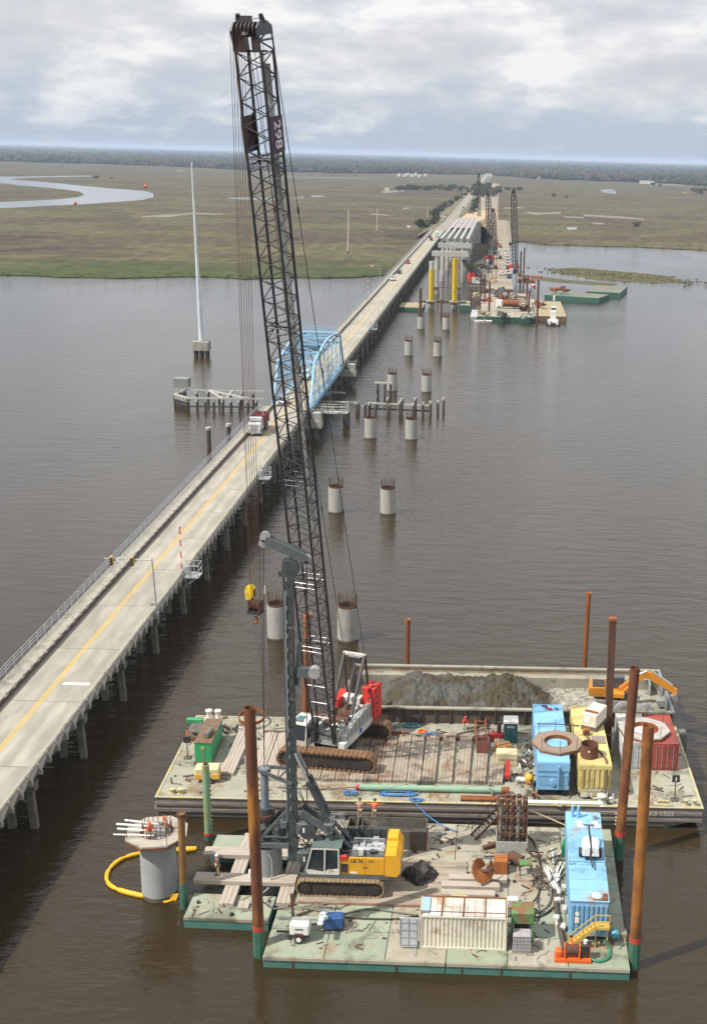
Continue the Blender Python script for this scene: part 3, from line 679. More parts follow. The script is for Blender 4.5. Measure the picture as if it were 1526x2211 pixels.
def car(label, pnt, loc, rz, kind='sedan', cat='car', group=None):
    """front looks along local -y"""
    t_ = thing('parked_car' if cat == 'parked car' else ('pickup_truck' if kind == 'pickup' else 'car'), label, 'pickup truck' if kind == 'pickup' else 'car', loc, rz, group)
    prof = {'sedan': [(-2.3, .35), (-2.3, .75), (-2.1, .86), (-1.1, .95), (2.25, 1.0), (2.3, .4)],
            'suv': [(-2.3, .4), (-2.3, .95), (-2.1, 1.08), (-1.1, 1.15), (2.3, 1.15), (2.3, .45)],
            'pickup': [(-2.8, .45), (-2.8, 1.0), (-2.6, 1.14), (-1.4, 1.2), (2.8, 1.2), (2.8, .5)]}[kind]
    mb = MB(); mb.prism([(y, z) for y, z in prof], 'x', -0.9, 0.9); mb.build('body', pnt, t_)
    z0, z1, ya, yb, yc, yd = {'sedan': (.95, 1.42, -1.05, -.35, 1.1, 1.8), 'suv': (1.12, 1.72, -1.1, -.45, 1.9, 2.25), 'pickup': (1.17, 1.80, -1.3, -.6, .75, 1.0)}[kind]
    gb = MB()
    v = [(-.82, ya, z0), (.82, ya, z0), (.82, yd, z0), (-.82, yd, z0), (-.66, yb, z1), (.66, yb, z1), (.66, yc, z1), (-.66, yc, z1)]
    gb.add(v, [(0, 1, 5, 4), (1, 2, 6, 5), (2, 3, 7, 6), (3, 0, 4, 7)]); gb.build('window', m_glass, t_)
    mb = MB(); mb.box((0, (yb + yc) / 2, z1 + .02), (1.36, yc - yb + .06, .05))
    for i, j in ((0, 4), (1, 5), (2, 6), (3, 7)): mb.bar(v[i], v[j], .09)
    mb.build('roof', pnt, t_)
    L = abs(prof[0][0])
    for s in (-1, 1):
        MB().box((s * .66, -L - .01, prof[1][1] - .12), (.32, .06, .16)).build('headlight', m_lamp, t_)
        MB().box((s * .72, L + .0, prof[-2][1] - .2), (.25, .06, .2)).build('taillight', m_red, t_)
    if kind == 'pickup': MB().bx(-.75, .75, 1.1, 2.68, 1.203, 1.21).build('bed', m_black, t_)
    MB().bx(-.55, .55, -L - .03, -L + .02, .5, .72).build('grille', m_black, t_)
    wheels(t_, (-.82, .82), (-L * .62, L * .62)); return t_
car('white and blue sedan coming out of the blue truss', P_WH, (-41.9, 243.5, RZ), 0, 'sedan')
car('white pickup truck inside the blue truss bridge', P_WH, (-41.9, 273, RZ), 0, 'pickup')
car('white sport utility car coming over the bridge beyond the truss', P_WH, (-41.6, 499, RZ), 0, 'suv')
car('dark blue sedan right behind the white sport utility car', P_BK, (-41.6, 531, RZ), 0, 'sedan')
car('dark car following some way behind the dark sedan', P_RD, (-41.5, 581, RZ), 0, 'suv')
car('dark sedan near the far end of the bridge, left lane', P_BK, (-41.6, 768, RZ), 0, 'sedan')
car('black car abreast of the pale van at the far end of the bridge', P_BK, (-39.6, 745, RZ), 0, 'suv')
# pale box van going away
t_ = thing('box_van', 'pale green box van driving away at the far end of the bridge', 'van', (-38.0, 778, RZ), PI)
MB().cham((0, 0.9, 1.9), (2.2, 4.6, 2.5), .06).build('box', M('pale green', (0.5, 0.6, 0.55)), t_); MB().cham((0, -2.2, 1.25), (2.0, 1.5, 1.7), .1).build('cab', P_WH, t_)
MB().bx(-.85, .85, -2.99, -2.94, 1.3, 1.95).build('windscreen', m_glass, t_); wheels(t_, (-.9, .9), (-2.0, 1.9), .42)
# dump truck
t_ = thing('dump_truck', 'red dump truck with silver white cab driving toward the camera on the bridge', 'truck', (-41.95, 214.0, RZ))
MB().prism([(-0.2, 1.25), (-0.2, 2.1), (0.3, 2.3), (1.0, 2.3), (1.0, 3.0), (1.3, 3.15), (2.6, 3.15), (2.6, 1.0), (1.0, .8), (-0.2, .9)], 'x', -1.05, 1.05).build('cab', M('silver white cab', (0.50, 0.50, 0.51)), t_)
MB().prism([(0.955, 2.32), (1.2, 3.02), (1.235, 3.02), (0.99, 2.32)], 'x', -.92, .92).build('windscreen', m_glass, t_)
for s in (-1, 1): MB().bx(s * 1.05, s * 1.075, 1.25, 2.3, 2.1, 2.85).build('window', m_glass, t_)
MB().bx(-.55, .55, -.26, -.2, 1.1, 2.05).build('grille', m_galv, t_); MB().bx(-1.15, 1.15, -.45, -.2, .55, .95).build('bumper', m_galv, t_)
for s in (-1, 1): MB().box((s * .85, -.24, 1.35), (.3, .1, .25)).build('headlight', m_lamp, t_); MB().tube((s * 1.0, 2.75, 1), (s * 1.0, 2.75, 3.9), .09).build('exhaust', m_galv, t_)
mb = MB(); w, y0, y1, z0, z1 = 1.2, 3.0, 8.0, 1.25, 3.05
mb.bx(-w, w, y0, y1, z0, z0 + .15); mb.bx(-w, -w + .12, y0, y1, z0 + .15, z1); mb.bx(w - .12, w, y0, y1, z0 + .15, z1); mb.bx(-w + .12, w - .12, y0, y0 + .12, z0 + .15, z1 + .1); mb.bx(-w + .12, w - .12, y1 - .12, y1, z0 + .15, z1 - .2)
mb.bx(-w + .1, w - .1, y0 - 1.3, y0, z1, z1 + .1)
for k in range(6): mb.bx(-w - .06, w + .06, y0 + .3 + k * .85, y0 + .42 + k * .85, z0 + .02, z1 - .1)
mb.build('dump_body', M('truck red', (0.20, 0.025, 0.03), (0.14, 0.022, 0.026), 2, .5), t_)
MB().bx(-w + .13, w - .13, y0 + .14, y1 - .14, 2.3, 2.5).build('load', M('spoil load', (0.12, 0.10, 0.08)), t_)
MB().bx(-.45, .45, 0, 7.8, .6, 1.2).build('chassis', m_black, t_); wheels(t_, (-.95, .95), (.5, 5.4, 6.7), .52, .3)
# ================================================================== BARGES, SPUDS, SHAFTS
ZU, ZL = 1.9, 0.9
m_deckU = DECK('weathered grey tan deck', (.345, .330, .260), (.27, .270, .205), (.21, .125, .06), (.125, .12, .09), (.43, .41, .35))
m_deckL = DECK('worn green deck', (.23, .28, .205), (.30, .315, .235), (.27, .165, .085), (.13, .14, .10), (.38, .38, .31))
m_deckT = DECK('muddy tan deck', (.35, .32, .25), (.28, .262, .20), (.25, .16, .09), (.115, .105, .075), (.43, .40, .33))
m_hullU = M('dark rubbed hull steel', (0.125, 0.105, 0.095), (0.21, 0.185, 0.16), 1.3, 0.75, c3=(0.30, 0.27, 0.23), s3=0.6, t3=0.63, stretch=(0.4, 1, 2.5))
m_hullG = M('grey hull steel', (0.17, 0.175, 0.16), (0.11, 0.115, 0.105), 0.9, 0.75, c3=(0.23, 0.18, 0.13), s3=0.7, t3=0.62, stretch=(0.5, 1, 2))
m_hullL = M('green hull paint', (0.045, 0.155, 0.125), (0.085, 0.19, 0.155), 0.9, 0.6, c3=(0.16, 0.15, 0.10), s3=0.7, t3=0.62, stretch=(0.7, 1, 0.4))
m_yel = M('yellow edge paint', (0.56, 0.46, 0.14), (0.42, 0.37, 0.20), 1.6, 0.7, c3=(0.36, 0.34, 0.27), s3=1.3, t3=0.49)
m_rust = M('rusted steel', (0.155, 0.048, 0.018), (0.26, 0.085, 0.022), 1.2, 0.88, c3=(0.085, 0.035, 0.02), s3=0.9, t3=0.60, stretch=(1, 1, 0.25), bump=0.12, bscale=14)
m_rustO = M('orange rust', (0.36, 0.125, 0.025), (0.26, 0.085, 0.02), 1.3, 0.9, c3=(0.15, 0.055, 0.02), s3=0.9, t3=0.62, stretch=(1, 1, 0.3), bump=0.1, bscale=14)
m_rustD = M('dark rust', (0.075, 0.036, 0.022), (0.12, 0.055, 0.03), 2, 0.9, stretch=(1, 1, 0.4), bump=0.1, bscale=12)
m_wood = M('weathered timber', (0.33, 0.285, 0.23), (0.25, 0.21, 0.165), 1.1, 0.9, c3=(0.17, 0.135, 0.10), s3=1.2, t3=0.60, stretch=(5, 0.5, 5), bump=0.25, bscale=5)
m_woodS = DECK('stained mat timber', (.34, .29, .225), (.245, .20, .15), (.16, .072, .034), (.06, .046, .035), (.38, .335, .26))
m_woodP = M('pale timber', (0.42, 0.37, 0.31), (0.33, 0.285, 0.235), 1.1, 0.9, c3=(0.24, 0.20, 0.16), s3=1.3, t3=0.62, stretch=(5, 0.5, 5), bump=0.25, bscale=5)
m_woodX = M('pale timber lengthwise', (0.42, 0.37, 0.31), (0.33, 0.285, 0.235), 1.1, 0.9, c3=(0.24, 0.20, 0.16), s3=1.3, t3=0.62, stretch=(0.5, 5, 5), bump=0.25, bscale=5)
m_grn = M('spud green paint', (0.035, 0.11, 0.07), (0.05, 0.14, 0.09), 1.2, 0.6, c3=(0.10, 0.09, 0.05), s3=0.9, t3=0.62)
m_seam = M('deck seam', (0.045, 0.042, 0.035), (0.03, 0.028, 0.025), 2, 0.9)
# ---- main (upper) barge, slightly turned
UA = math.radians(0.8)
UB = thing('deck_barge', 'big grey deck barge with yellow edge line carrying the crawler crane and tanks', 'barge', (-27.35, 92.85, 0), UA)
UL, UW = 45.85, 15.8
mb = MB(); mb.prism([(0.15, 0.75), (0.15, -1.2), (UL - 7, -1.2), (UL - 0.3, 0.75)], 'y', 0.25, UW - .25); mb.build('hull', m_hullG, UB)
mb = MB(); mb.bx(0.1, UL - 0.05, 0.1, UW - .1, 0.75, ZU - 0.02); mb.build('hull_sheer', m_hullU, UB)
for zz, hh, yy in ((0.80, 0.26, 0.0), (1.35, 0.22, 0.02), (0.28, 0.16, 0.16)):
    MB().bx(0.0 if zz > .5 else .1, UL - (0.1 if zz > .5 else 3.2), yy - 0.06, yy + 0.12, zz - hh / 2, zz + hh / 2).build('rub_rail', m_hullU, UB)
MB().bx(-.08, 0.1, 0.12, UW, 0.7, 0.95).build('rub_rail', m_hullU, UB)
NX, NYp = 12, 4
for i in range(NX):
    for j in range(NYp):
        x0, x1, y0, y1 = UL * i / NX, UL * (i + 1) / NX, UW * j / NYp, UW * (j + 1) / NYp
        MB().bx(x0 + .012, x1 - .012, y0 + .012, y1 - .012, ZU - 0.018, ZU + random.uniform(-.004, .004)).build('deck_plate', m_deckU, UB)
for (x0, x1, y0, y1) in ((0.02, UL - .02, 0.02, 0.20), (0.02, 0.20, 0.22, UW - .2), (UL - .22, UL - .02, 0.22, UW - .2), (0.02, UL - .02, UW - .2, UW - .04)):
    MB().bx(x0, x1, y0, y1, ZU + 0.006, ZU + 0.05).build('edge_coaming', m_yel, UB)
def U(x, y, z=ZU):
    """barge coordinates of a world ground point"""
    return (x, y, z)
m_ctnmark = M('faded hull lettering', (.46, .44, .38), (.34, .31, .26), 4, .8)
text_part('hull_number', 'KS 1503', 0.62, m_ctnmark, UB, Matrix.Translation((42.3, -0.062, 1.40)) @ Matrix.Rotation(PI / 2, 4, 'X'), 0.002)
for k in range(4):
    MB().box((38.5, -.07, 0.35 + .33 * k), (.12, .02, .16)).build('draft_mark', m_white, UB)
    MB().box((4.2, -.07, 0.35 + .33 * k), (.1, .02, .14)).build('draft_mark', m_white, UB)

# ---- lower barge: bolted sectional pontoons
LB = thing('sectional_barge', 'low green barge of bolted pontoons carrying the drill rig and the white container', 'barge', (-14.8, 73.45, 0), math.radians(-0.7))
LX, LY = 25.15, 18.4
xs = [0, 12.55, 25.15]; ys = [0, 3.2, 6.4, 10.3, 14.2, 18.4]
for i in range(2):
    for j in range(5):
        t = MB().bx(xs[i] + .03, xs[i + 1] - .03, ys[j] + .03, ys[j + 1] - .03, -1.1, ZL - .09).build('pontoon', m_hullL, LB)
        n = 3
        for k in range(n):
            a, b = xs[i] + (xs[i + 1] - xs[i]) * k / n, xs[i] + (xs[i + 1] - xs[i]) * (k + 1) / n
            mt = m_deckT if (j >= 2 and a < 19) or random.random() < 0.12 else m_deckL
            MB().bx(a + .03, b - .03, ys[j] + .035, ys[j + 1] - .035, ZL - .09, ZL + random.uniform(-.006, .006)).build('deck_plate', mt, t)
MB().bx(0.1, LX - .1, 0.1, LY - .1, -.8, ZL - .14).build('seam_filler', m_seam, LB)
MB().bx(0.02, xs[1] - .05, -.05, 0.03, ZL - .28, ZL - .03).build('edge_angle', m_deckT, LB); MB().bx(xs[1] + .05, LX - .02, -.05, 0.03, ZL - .28, ZL - .03).build('edge_angle', m_deckT, LB)
for x in (2.0, 9.1, 13.6, 16.3, 21.0): MB().bx(x, x + .1, -.03, .028, -.3, ZL - .3).build('hull_seam', m_rustD, LB)
# side pontoons at the casing
SP = thing('side_pontoon', 'small green pontoon left of the drill rig barge under crossed timber mats', 'pontoon', (-21.25, 77.75, 0), math.radians(-1.5), 'side pontoons around the casing')
MB().bx(0, 6.1, 0, 3.0, -1, ZL - .08).build('hull', m_hullL, SP); MB().bx(.02, 6.08, .02, 2.98, ZL - .08, ZL).build('deck_plate', m_deckL, SP); MB().bx(0, 6.1, -.05, .02, ZL - .25, ZL - .02).build('edge_angle', m_deckT, SP)
SP = thing('side_pontoon', 'green pontoon half hidden behind the timber mats and the casing', 'pontoon', (-21.3, 86.4, 0), 0, 'side pontoons around the casing')
MB().bx(0, 6.4, 0, 2.6, -1, ZL - .08).build('hull', m_hullL, SP); MB().bx(.02, 6.38, .02, 2.58, ZL - .08, ZL).build('deck_plate', m_deckL, SP)

# ---- crane mats (each a bundle of bolted timbers)
def mat_mesh(L, n, w, h, axis='y', mat_=None):
    """one timber of the mat, along y or x"""
    mb = MB()
    if axis == 'y': mb.cham((0, L / 2, h / 2), (w - .012, L, h), 0.02)
    else: mb.cham((L / 2, 0, h / 2), (L, w - .012, h), 0.02)
    return mb.mesh('timber', mat_)
def timber_mat(label, x, y, z, L, n=4, w=0.3, h=0.3, axis='y', rz=0.0, mat_=None, group='timber crane mats'):
    t_ = thing('timber_mat', label, 'timber mat', (x, y, z), rz, group)
    me = mat_mesh(L, n, w, h, axis, mat_ or m_wood)
    for k in range(n):
        d = random.uniform(-.05, .05); off = (k - (n - 1) / 2) * w
        link_mesh('timber', me, t_, (off, d, 0) if axis == 'y' else (d, off, 0), (random.uniform(-.004, .004), 0, random.uniform(-.003, .003)))
    mb = MB()
    for e in (0.45, L - 0.45):
        if axis == 'y': mb.bx(-n * w / 2 - .03, n * w / 2 + .03, e - .03, e + .03, h * .45, h * .55)
        else: mb.bx(e - .03, e + .03, -n * w / 2 - .03, n * w / 2 + .03, h * .45, h * .55)
    mb.build('through_bolt', m_rustD, t_); return t_
timber_mat('pale wide timber mat by the green power pack, leftmost on the big barge', -22.2, 96.9, ZU + .02, 9.0, 4, .32, .3, 'y', UA - .02, m_woodP)
for i in range(17):
    x = -19.6 + i * 1.235
    lab = ('weathered' if i < 9 else ('brown stained' if i < 13 else 'grey gapped')) + ' timber mat, ' + ORD[i] + ' from the left in the row under the crawler crane'
    timber_mat(lab, x + (0.22 * (i - 12) if i > 12 else 0), 96.35 + random.uniform(-.1, .1) + .014 * i, ZU + .02, 8.7, 4, .295, .3, 'y', UA + random.uniform(-.006, .006) - (0.012 * max(0, i - 11)), m_woodS if i > 2 else m_woodP)
MB_ = MB().bx(-20.4, .3, 104.9, 105.3, ZU + .02, ZU + .32).build('steel_beam', m_rustD); tag(MB_, 'long dark steel beam lying behind the crane mats', 'steel beam')
# crossed mats around the casing
G2 = 'pale timbers crossed around the casing'
z0 = ZL + .02
timber_mat('pale timber mat running away along the left pontoon, under the crossed ones', -18.45, 79.0, z0, 9.9, 3, .36, .34, 'y', .005, m_woodP, G2)
timber_mat('pale timber mat running away beside the drill rig track', -14.35, 79.3, z0, 9.6, 3, .36, .34, 'y', 0, m_woodP, G2)
timber_mat('short timber mat poking out under the left crossed mat', -18.2, 78.7, z0 + .0, .9, 2, .40, .2, 'y', 0, m_woodP, G2).location.x = -17.2
timber_mat('pale timber mat lying across in front of the casing, a worker standing on it', -21.4, 81.9, z0 + .35, 7.6, 3, .38, .34, 'x', 0, m_woodX, G2)
timber_mat('pale timber mat lying across behind the casing', -21.5, 85.5, z0 + .35, 8.2, 3, .38, .34, 'x', 0, m_woodX, G2)
# mats under the rig and beside it
for i in range(10):
    timber_mat('muddy timber mat of the flooring under the drill rig, ' + ORD[i] + ' from the front', -13.4, 80.15 + i * .62, ZL + .01, 12.3, 2, .30, .16, 'x', math.radians(-.7), M('muddy timber', (0.34, 0.29, 0.225), (0.24, 0.205, 0.155), 0.7, .95, c3=(0.11, .10, .075), s3=.5, t3=.58, stretch=(.5, 2, 2), bump=.2, bscale=5), 'muddy mats under the drill rig')
for i, (x, y, L) in enumerate(((-3.0, 82.3, 4.4), (-2.4, 83.3, 4.4), (-2.9, 81.2, 4.0))):
    timber_mat(['long pale timber baulk under the rusty auger', 'pale timber baulk behind the rusty auger', 'pale timber baulk in front of the rusty auger'][i], x, y, ZL + .02, L, 1, .72, .42, 'x', 0, m_woodX, 'timber baulks by the auger')
MB().bx(-13.3, 4.0, 79.72, 79.85, ZL + .02, ZL + .2).build('kerb_angle', M('red lead kerb', (0.25, 0.10, 0.07), (0.32, 0.22, 0.16), .9, .8)); bpy.data.objects['kerb_angle']['label'] = 'long rusty red steel angle along the deck in front of the drill rig'; bpy.data.objects['kerb_angle']['category'] = 'steel angle'

# ---- spuds
def spud(label, x, y, top, r, mat_, lean=(0, 0), bands=True, grade=None, group='spud piles of the barges', hz=2.1):
    t_ = thing('spud_pile', label, 'spud pile', (x, y, 0), 0, group)
    dx, dy = lean
    def at_(z): return (dx * z / top, dy * z / top, z)
    zs = [hz + 0.35, top * .45, top]
    mb = MB(); mb.tube(at_(zs[0]), at_(top - .02), r, n=20, caps=False)
    mb.tube(at_(top - .02), at_(top - .9), r * .9, r * .9, n=20, caps=False); mb.tube(at_(top - .9), at_(top - .92), r * .9, n=20)
    mb.ring((dx, dy), r, r * .9, top - .03, top, 20); mb.build('tube', mat_, t_)
    if bands:
        MB().tube(at_(hz), at_(hz + .35), r + .03, n=20).build('red_band', M('red band', (0.50, 0.05, 0.03), (0.35, 0.05, 0.03), 3, .6), t_)
        MB().tube((0, 0, -2), at_(hz), r + .045, n=8, smooth=False).build('spud_sleeve', m_grn, t_)
    return t_
mr = M('spud rust', (0.15, 0.048, 0.016), (0.085, 0.032, 0.016), 0.45, 0.88, c3=(0.31, 0.125, 0.02), s3=0.22, t3=0.55, stretch=(1, 1, .35), bump=.1, bscale=14)
spud('tall rusty spud pile at the left front corner of the drill rig barge', -15.25, 74.75, 18.75, .385, mr, (-.25, .2))
spud('rusty spud pile at the right front corner, foremost and nearest', 10.75, 74.6, 18.4, .385, mr, (-.05, .1))
spud('rusty spud pile at the right side of the drill rig barge, behind the foremost one', 10.95, 88.6, 16.4, .385, mr, (.45, .4))
# brown box spud of the crane barge and its thinner relatives
t_ = thing('spud_pile', 'dark brown square spud standing between the yellow tank and the stacked containers', 'spud pile', (11.3, 104.6, 0), 0, 'spud piles of the barges')
MB().bar((0, 0, ZU), (-.25, -.8, 14.6), .62, .62).build('box_beam', m_rustD, t_); MB().bar((-.25, -.8, 14.6), (-.25, -.8, 14.85), .7).build('cap', m_rust, t_)
MB().bar((0.0, 0, 3.2), (0.0, 0, 3.4), .8).build('clamp', m_galv, t_)
t_ = thing('spud_pile', 'rust brown spud rising behind the crane boom and the drill mast', 'spud pile', (-16.9, 106.9, 0), 0, 'spud piles of the barges')
MB().tube((0, 0, ZU), (.35, 0, 13.0), .36, n=18).build('tube', m_rust, t_); MB().ring((.35, 0), .42, .3, 13.0, 13.25, 18).build('collar', m_rustO, t_)
for lab, x, y, top, r in (('thin rusty pile in open water right of the mud barge', 10.65, 126.2, 9.1, .26), ('short thin rusty pile just behind the mud heap', -8.4, 121.5, 7.3, .26)):
    t_ = thing('mooring_pile', lab, 'pile', (x, y, 0), 0, 'thin piles behind the mud barge'); MB().tube((0, 0, -1), (.05, 0, top), r, n=14).build('tube', m_rust, t_); MB().ring((.05, 0), r + .03, r - .05, top, top + .1, 14).build('rim', m_rustO, t_)
t_ = thing('mooring_pile', 'short mustard brown pile beside the octagonal shaft collar', 'pile', (-21.82, 80.2, 0), 0)
MB().tube((0, 0, 2.1), (.05, 0.1, 7.7), .27, n=14).build('tube', M('mustard rust', (0.24, 0.14, 0.035), (0.17, 0.085, 0.03), 1.0, .85, stretch=(1, 1, .3)), t_); MB().tube((0, 0, -1), (0, 0, 2.1), .31, n=10).build('sleeve', m_grn, t_); MB().ring((.05, .1), .34, .22, 7.5, 7.75, 14).build('rim', m_rustD, t_)
t_ = thing('mooring_pile', 'mint green pile streaked with rust in front of the green power pack', 'pile', (-22.2, 89.75, 0), 0)
MB().tube((0, 0, .5), (.02, -.1, 6.75), .29, n=16).build('tube', M('mint green paint', (0.18, 0.36, 0.25), (0.22, 0.30, 0.13), .5, .6, c3=(0.26, 0.20, 0.06), s3=.6, t3=.56, stretch=(1, 1, .3)), t_); MB().tube((0, 0, -1), (0, 0, .5), .33, n=12).build('sleeve', m_grn, t_); MB().tube((.02, -.1, 6.75), (.02, -.1, 7.0), .16, n=10).build('tip', m_rustD, t_); MB().tube((0, 0, .42), (0, 0, .62), .34, n=12).build('band', m_red, t_)
mb = MB()
for k in range(14): mb.box((.36, -.02, 1.0 + .38 * k), (.09, .09, .13))
mb.build('chain', m_galv, t_)

# ---- drilled shafts with rebar cages
m_shaft = M('shaft concrete', (0.36, 0.36, 0.33), (0.30, 0.30, 0.275), .5, .8, c3=(0.20, 0.19, 0.15), s3=.35, t3=.63, stretch=(1, 1, .35))
def shaft_meshes():
    a = MB(); r, top = 1.2, 4.0
    a.tube((0, 0, .15), (0, 0, top), r, n=28, caps=False); a.ring((0, 0), r, r - .07, top - .02, top, 28); a.tube((0, 0, top), (0, 0, top - .5), r - .07, n=28, caps=False)
    a = a.mesh('casing', m_shaft)
    b = MB().tube((0, 0, -1), (0, 0, .22), r + .012, n=28).mesh('wet_line', M('wet stain', (0.13, 0.115, 0.07), (0.09, 0.08, 0.05), 1, .6))
    c = MB()
    for k in range(20):
        t = 2 * PI * k / 20; p = Vector((math.cos(t), math.sin(t), 0)) * (r - .18); lean = Vector((random.uniform(-.06, .06), random.uniform(-.06, .06), 0))
        c.tube(p + Vector((0, 0, top - 1)), p + lean + Vector((0, 0, top + 1.55 + random.uniform(-.25, .2))), .03, n=5)
    c.pipe([(math.cos(2 * PI * k / 16) * (r - .13), math.sin(2 * PI * k / 16) * (r - .13), top + .25) for k in range(16)], .03, 5, True)
    c = c.mesh('rebar_cage', M('dark rebar', (.10, .042, .025), (.065, .03, .022), 3, .85))
    d = MB().tube((0, 0, top - .55), (0, 0, top - .5), r - .08, n=24).mesh('core', m_rustD)
    e = MB().ring((0, 0), r - .09, r - .14, top - .3, top + .16, 28).mesh('inner_ring', m_rustD)
    return a, b, c, d, e
SM = shaft_meshes()
def drilled_shaft(label, x, y, k=0):
    t_ = thing('drilled_shaft', label, 'bridge shaft', (x, y, 0), k, 'drilled shafts with rebar for the new bridge')
    for me, nm in zip(SM, ('casing', 'wet_line', 'rebar_cage', 'core', 'inner_ring')): link_mesh(nm, me, t_)
rows = [(133.8, 'first row past mud barge'), (186.5, 'second row from the barges'), (239.4, 'third row from the barges'), (290.6, 'fourth row from the barges'), (344.6, 'fifth row from the barges'), (400.0, 'farthest row before yellow forms')]
for i, (y, lab) in enumerate(rows):
    drilled_shaft('left grey drilled shaft with rusty rebar, ' + lab, -24.15, y, .3 * i); drilled_shaft('right grey drilled shaft with rusty rebar, ' + lab, -16.1, y, .5 * i)
# front shaft with octagonal collar
def octagon(R, rot=0): return [(R * math.cos(PI / 4 * k + PI / 8 + rot), R * math.sin(PI / 4 * k + PI / 8 + rot)) for k in range(8)]
def collar_mesh(R, ri, z0, z1, m_top, rot=0):
    n = 32; mb = MB(); oc = octagon(R, rot); outer = []
    for k in range(8):
        for j in range(4): a, b = Vector(oc[k]), Vector(oc[(k + 1) % 8]); outer.append(a.lerp(b, j / 4))
    inner = [Vector((p.x, p.y)).normalized() * ri for p in outer]
    vs = [(p.x, p.y, z) for z in (z0, z1) for p in outer] + [(p.x, p.y, z) for z in (z0, z1) for p in inner]
    fs = []
    for i in range(n):
        j = (i + 1) % n
        fs += [(i, j, n + j, n + i), (3 * n + i, 3 * n + j, 2 * n + j, 2 * n + i), (n + i, n + j, 3 * n + j, 3 * n + i), (i, 2 * n + i, 2 * n + j, j)]
    mb.add(vs, fs); return mb.mesh('deck_ring', m_top)
m_collar = M('collar planking', (0.40, 0.36, 0.30), (0.32, 0.29, 0.24), 1.5, .85, c3=(0.22, 0.19, 0.15), s3=1.0, t3=.62)
def octa_collar(name, label, x, y, z, R=2.35, ri=1.3, rot=0.0, mtop=None, rails=6, grp=None):
    t_ = thing(name, label, 'formwork collar', (x, y, z), rot, grp)
    link_mesh('deck_ring', collar_mesh(R, ri, .0, .14, mtop or m_collar), t_)
    mb = MB(); mb.ring((0, 0), ri, ri - .06, -.35, .16, 32); mb.build('inner_band', m_rust, t_)
    mb = MB(); oc = octagon(R - .06)
    for k in range(8):
        a, b = oc[k], oc[(k + 1) % 8]; mb.bar((*a, -.10), (*b, -.10), .08, .18); mb.bar((*a, -.1), (a[0] * .56, a[1] * .56, -.1), .08, .18)
    mb.build('frame', m_rust, t_)
    for k in range(rails):
        p = oc[(k * 8 // rails) % 8]; MB().tube((p[0] * .97, p[1] * .97, .14), (p[0] * .97, p[1] * .97, 1.2), .025, n=5).build('rail_post', m_rustD, t_)
    return t_
t_ = thing('drilled_shaft', 'wide grey concrete shaft nearest the camera wearing an octagonal work collar', 'bridge shaft', (-24.1, 82.0, 0))
MB().tube((0, 0, -1), (0, 0, 5.2), 1.30, n=36).build('casing', M('smooth shaft concrete', (0.30, 0.31, 0.31), (0.35, 0.355, 0.345), .5, .75, c3=(0.22, .22, .21), s3=.5, t3=.62), t_)
MB().tube((0, 0, -1), (0, 0, .3), 1.315, n=36).build('wet_line', bpy.data.materials['wet stain'], t_)
octa_collar('work_collar', 'pale octagonal timber work collar on top of the nearest shaft', -24.0, 81.7, 5.25, 2.35, 1.22, .18, rails=5)
t_ = thing('rebar_cage', 'rebar and form clutter inside the octagonal collar of the nearest shaft', 'rebar', (-24.0, 81.7, 5.1))
mb = MB()
for k in range(18):
    a = 2 * PI * k / 18; mb.tube((1.05 * math.cos(a), 1.05 * math.sin(a), -.6), (1.05 * math.cos(a) + .03, 1.05 * math.sin(a), 1.15), .03, n=5)
mb.build('bars', m_rustD, t_)
mb = MB()
for k in range(7): mb.bar((-.6 + k * .22, -.3, -.2), (-.6 + k * .22, -.25, 1.3), .045)
mb.bar((-.7, -.3, .9), (.8, -.3, .9), .05); mb.bar((-.7, -.3, 1.25), (.8, -.3, 1.25), .05); mb.build('ladder', m_galv, t_)
MB().tube((0, 0, -.5), (0, 0, -.35), 1.2, n=24).build('floor', m_rustD, t_)
m_pvc = M('white pvc', (0.76, 0.75, 0.70), (0.68, 0.66, 0.6), 2, .4)
for i, (dx, dy, L, a) in enumerate(((-2.6, .9, 2.6, -.12), (-3.0, .15, 3.3, -.03), (-2.8, -.35, 2.8, 0.0), (-2.9, -1.0, 2.9, .05))):
    o = MB().tube((0, 0, 0), (L * math.cos(a), L * math.sin(a), -.08), .085 if i < 3 else .06, n=10).build('pvc_pipe', m_pvc, None, (-24 + dx, 81.7 + dy, 5.62 + .09 * (2 - abs(i - 1)))); tag(o, ['white pipe on the octagonal collar, hindmost of four', 'white pipe on the octagonal collar, longest and poking out farthest left', 'white pipe on the octagonal collar, just in front of the longest one', 'thin white pipe on the octagonal collar, foremost of four'][i], 'pipe', 'white pipes on the octagonal collar')

# ---- turbidity boom
m_boom = M('yellow boom fabric', (0.75, 0.42, 0.01), (0.66, 0.34, 0.01), 2.0, .55, bump=.5, bscale=3)
TB = thing('turbidity_boom', 'bright yellow floating boom curving round the nearest shaft', 'floating boom', (-25, 84, 0))
pp = [P(x, y, .12) for x, y in ((315, 1840), (285, 1846), (258, 1857), (238, 1875), (231, 1893), (236, 1908), (255, 1920), (290, 1930), (330, 1938), (352, 1940))]
def spline(pts, k=4):
    out = []
    for i in range(len(pts) - 1):
        p0, p1, p2, p3 = pts[max(i - 1, 0)], pts[i], pts[i + 1], pts[min(i + 2, len(pts) - 1)]
        for j in range(k):
            t = j / k; out.append(0.5 * ((2 * p1) + (p2 - p0) * t + (2 * p0 - 5 * p1 + 4 * p2 - p3) * t * t + (3 * p1 - p0 - 3 * p2 + p3) * t ** 3))
    out.append(pts[-1]); return out
sp_ = spline(pp, 6); off = Vector((-25, 84, 0)); seg = 9
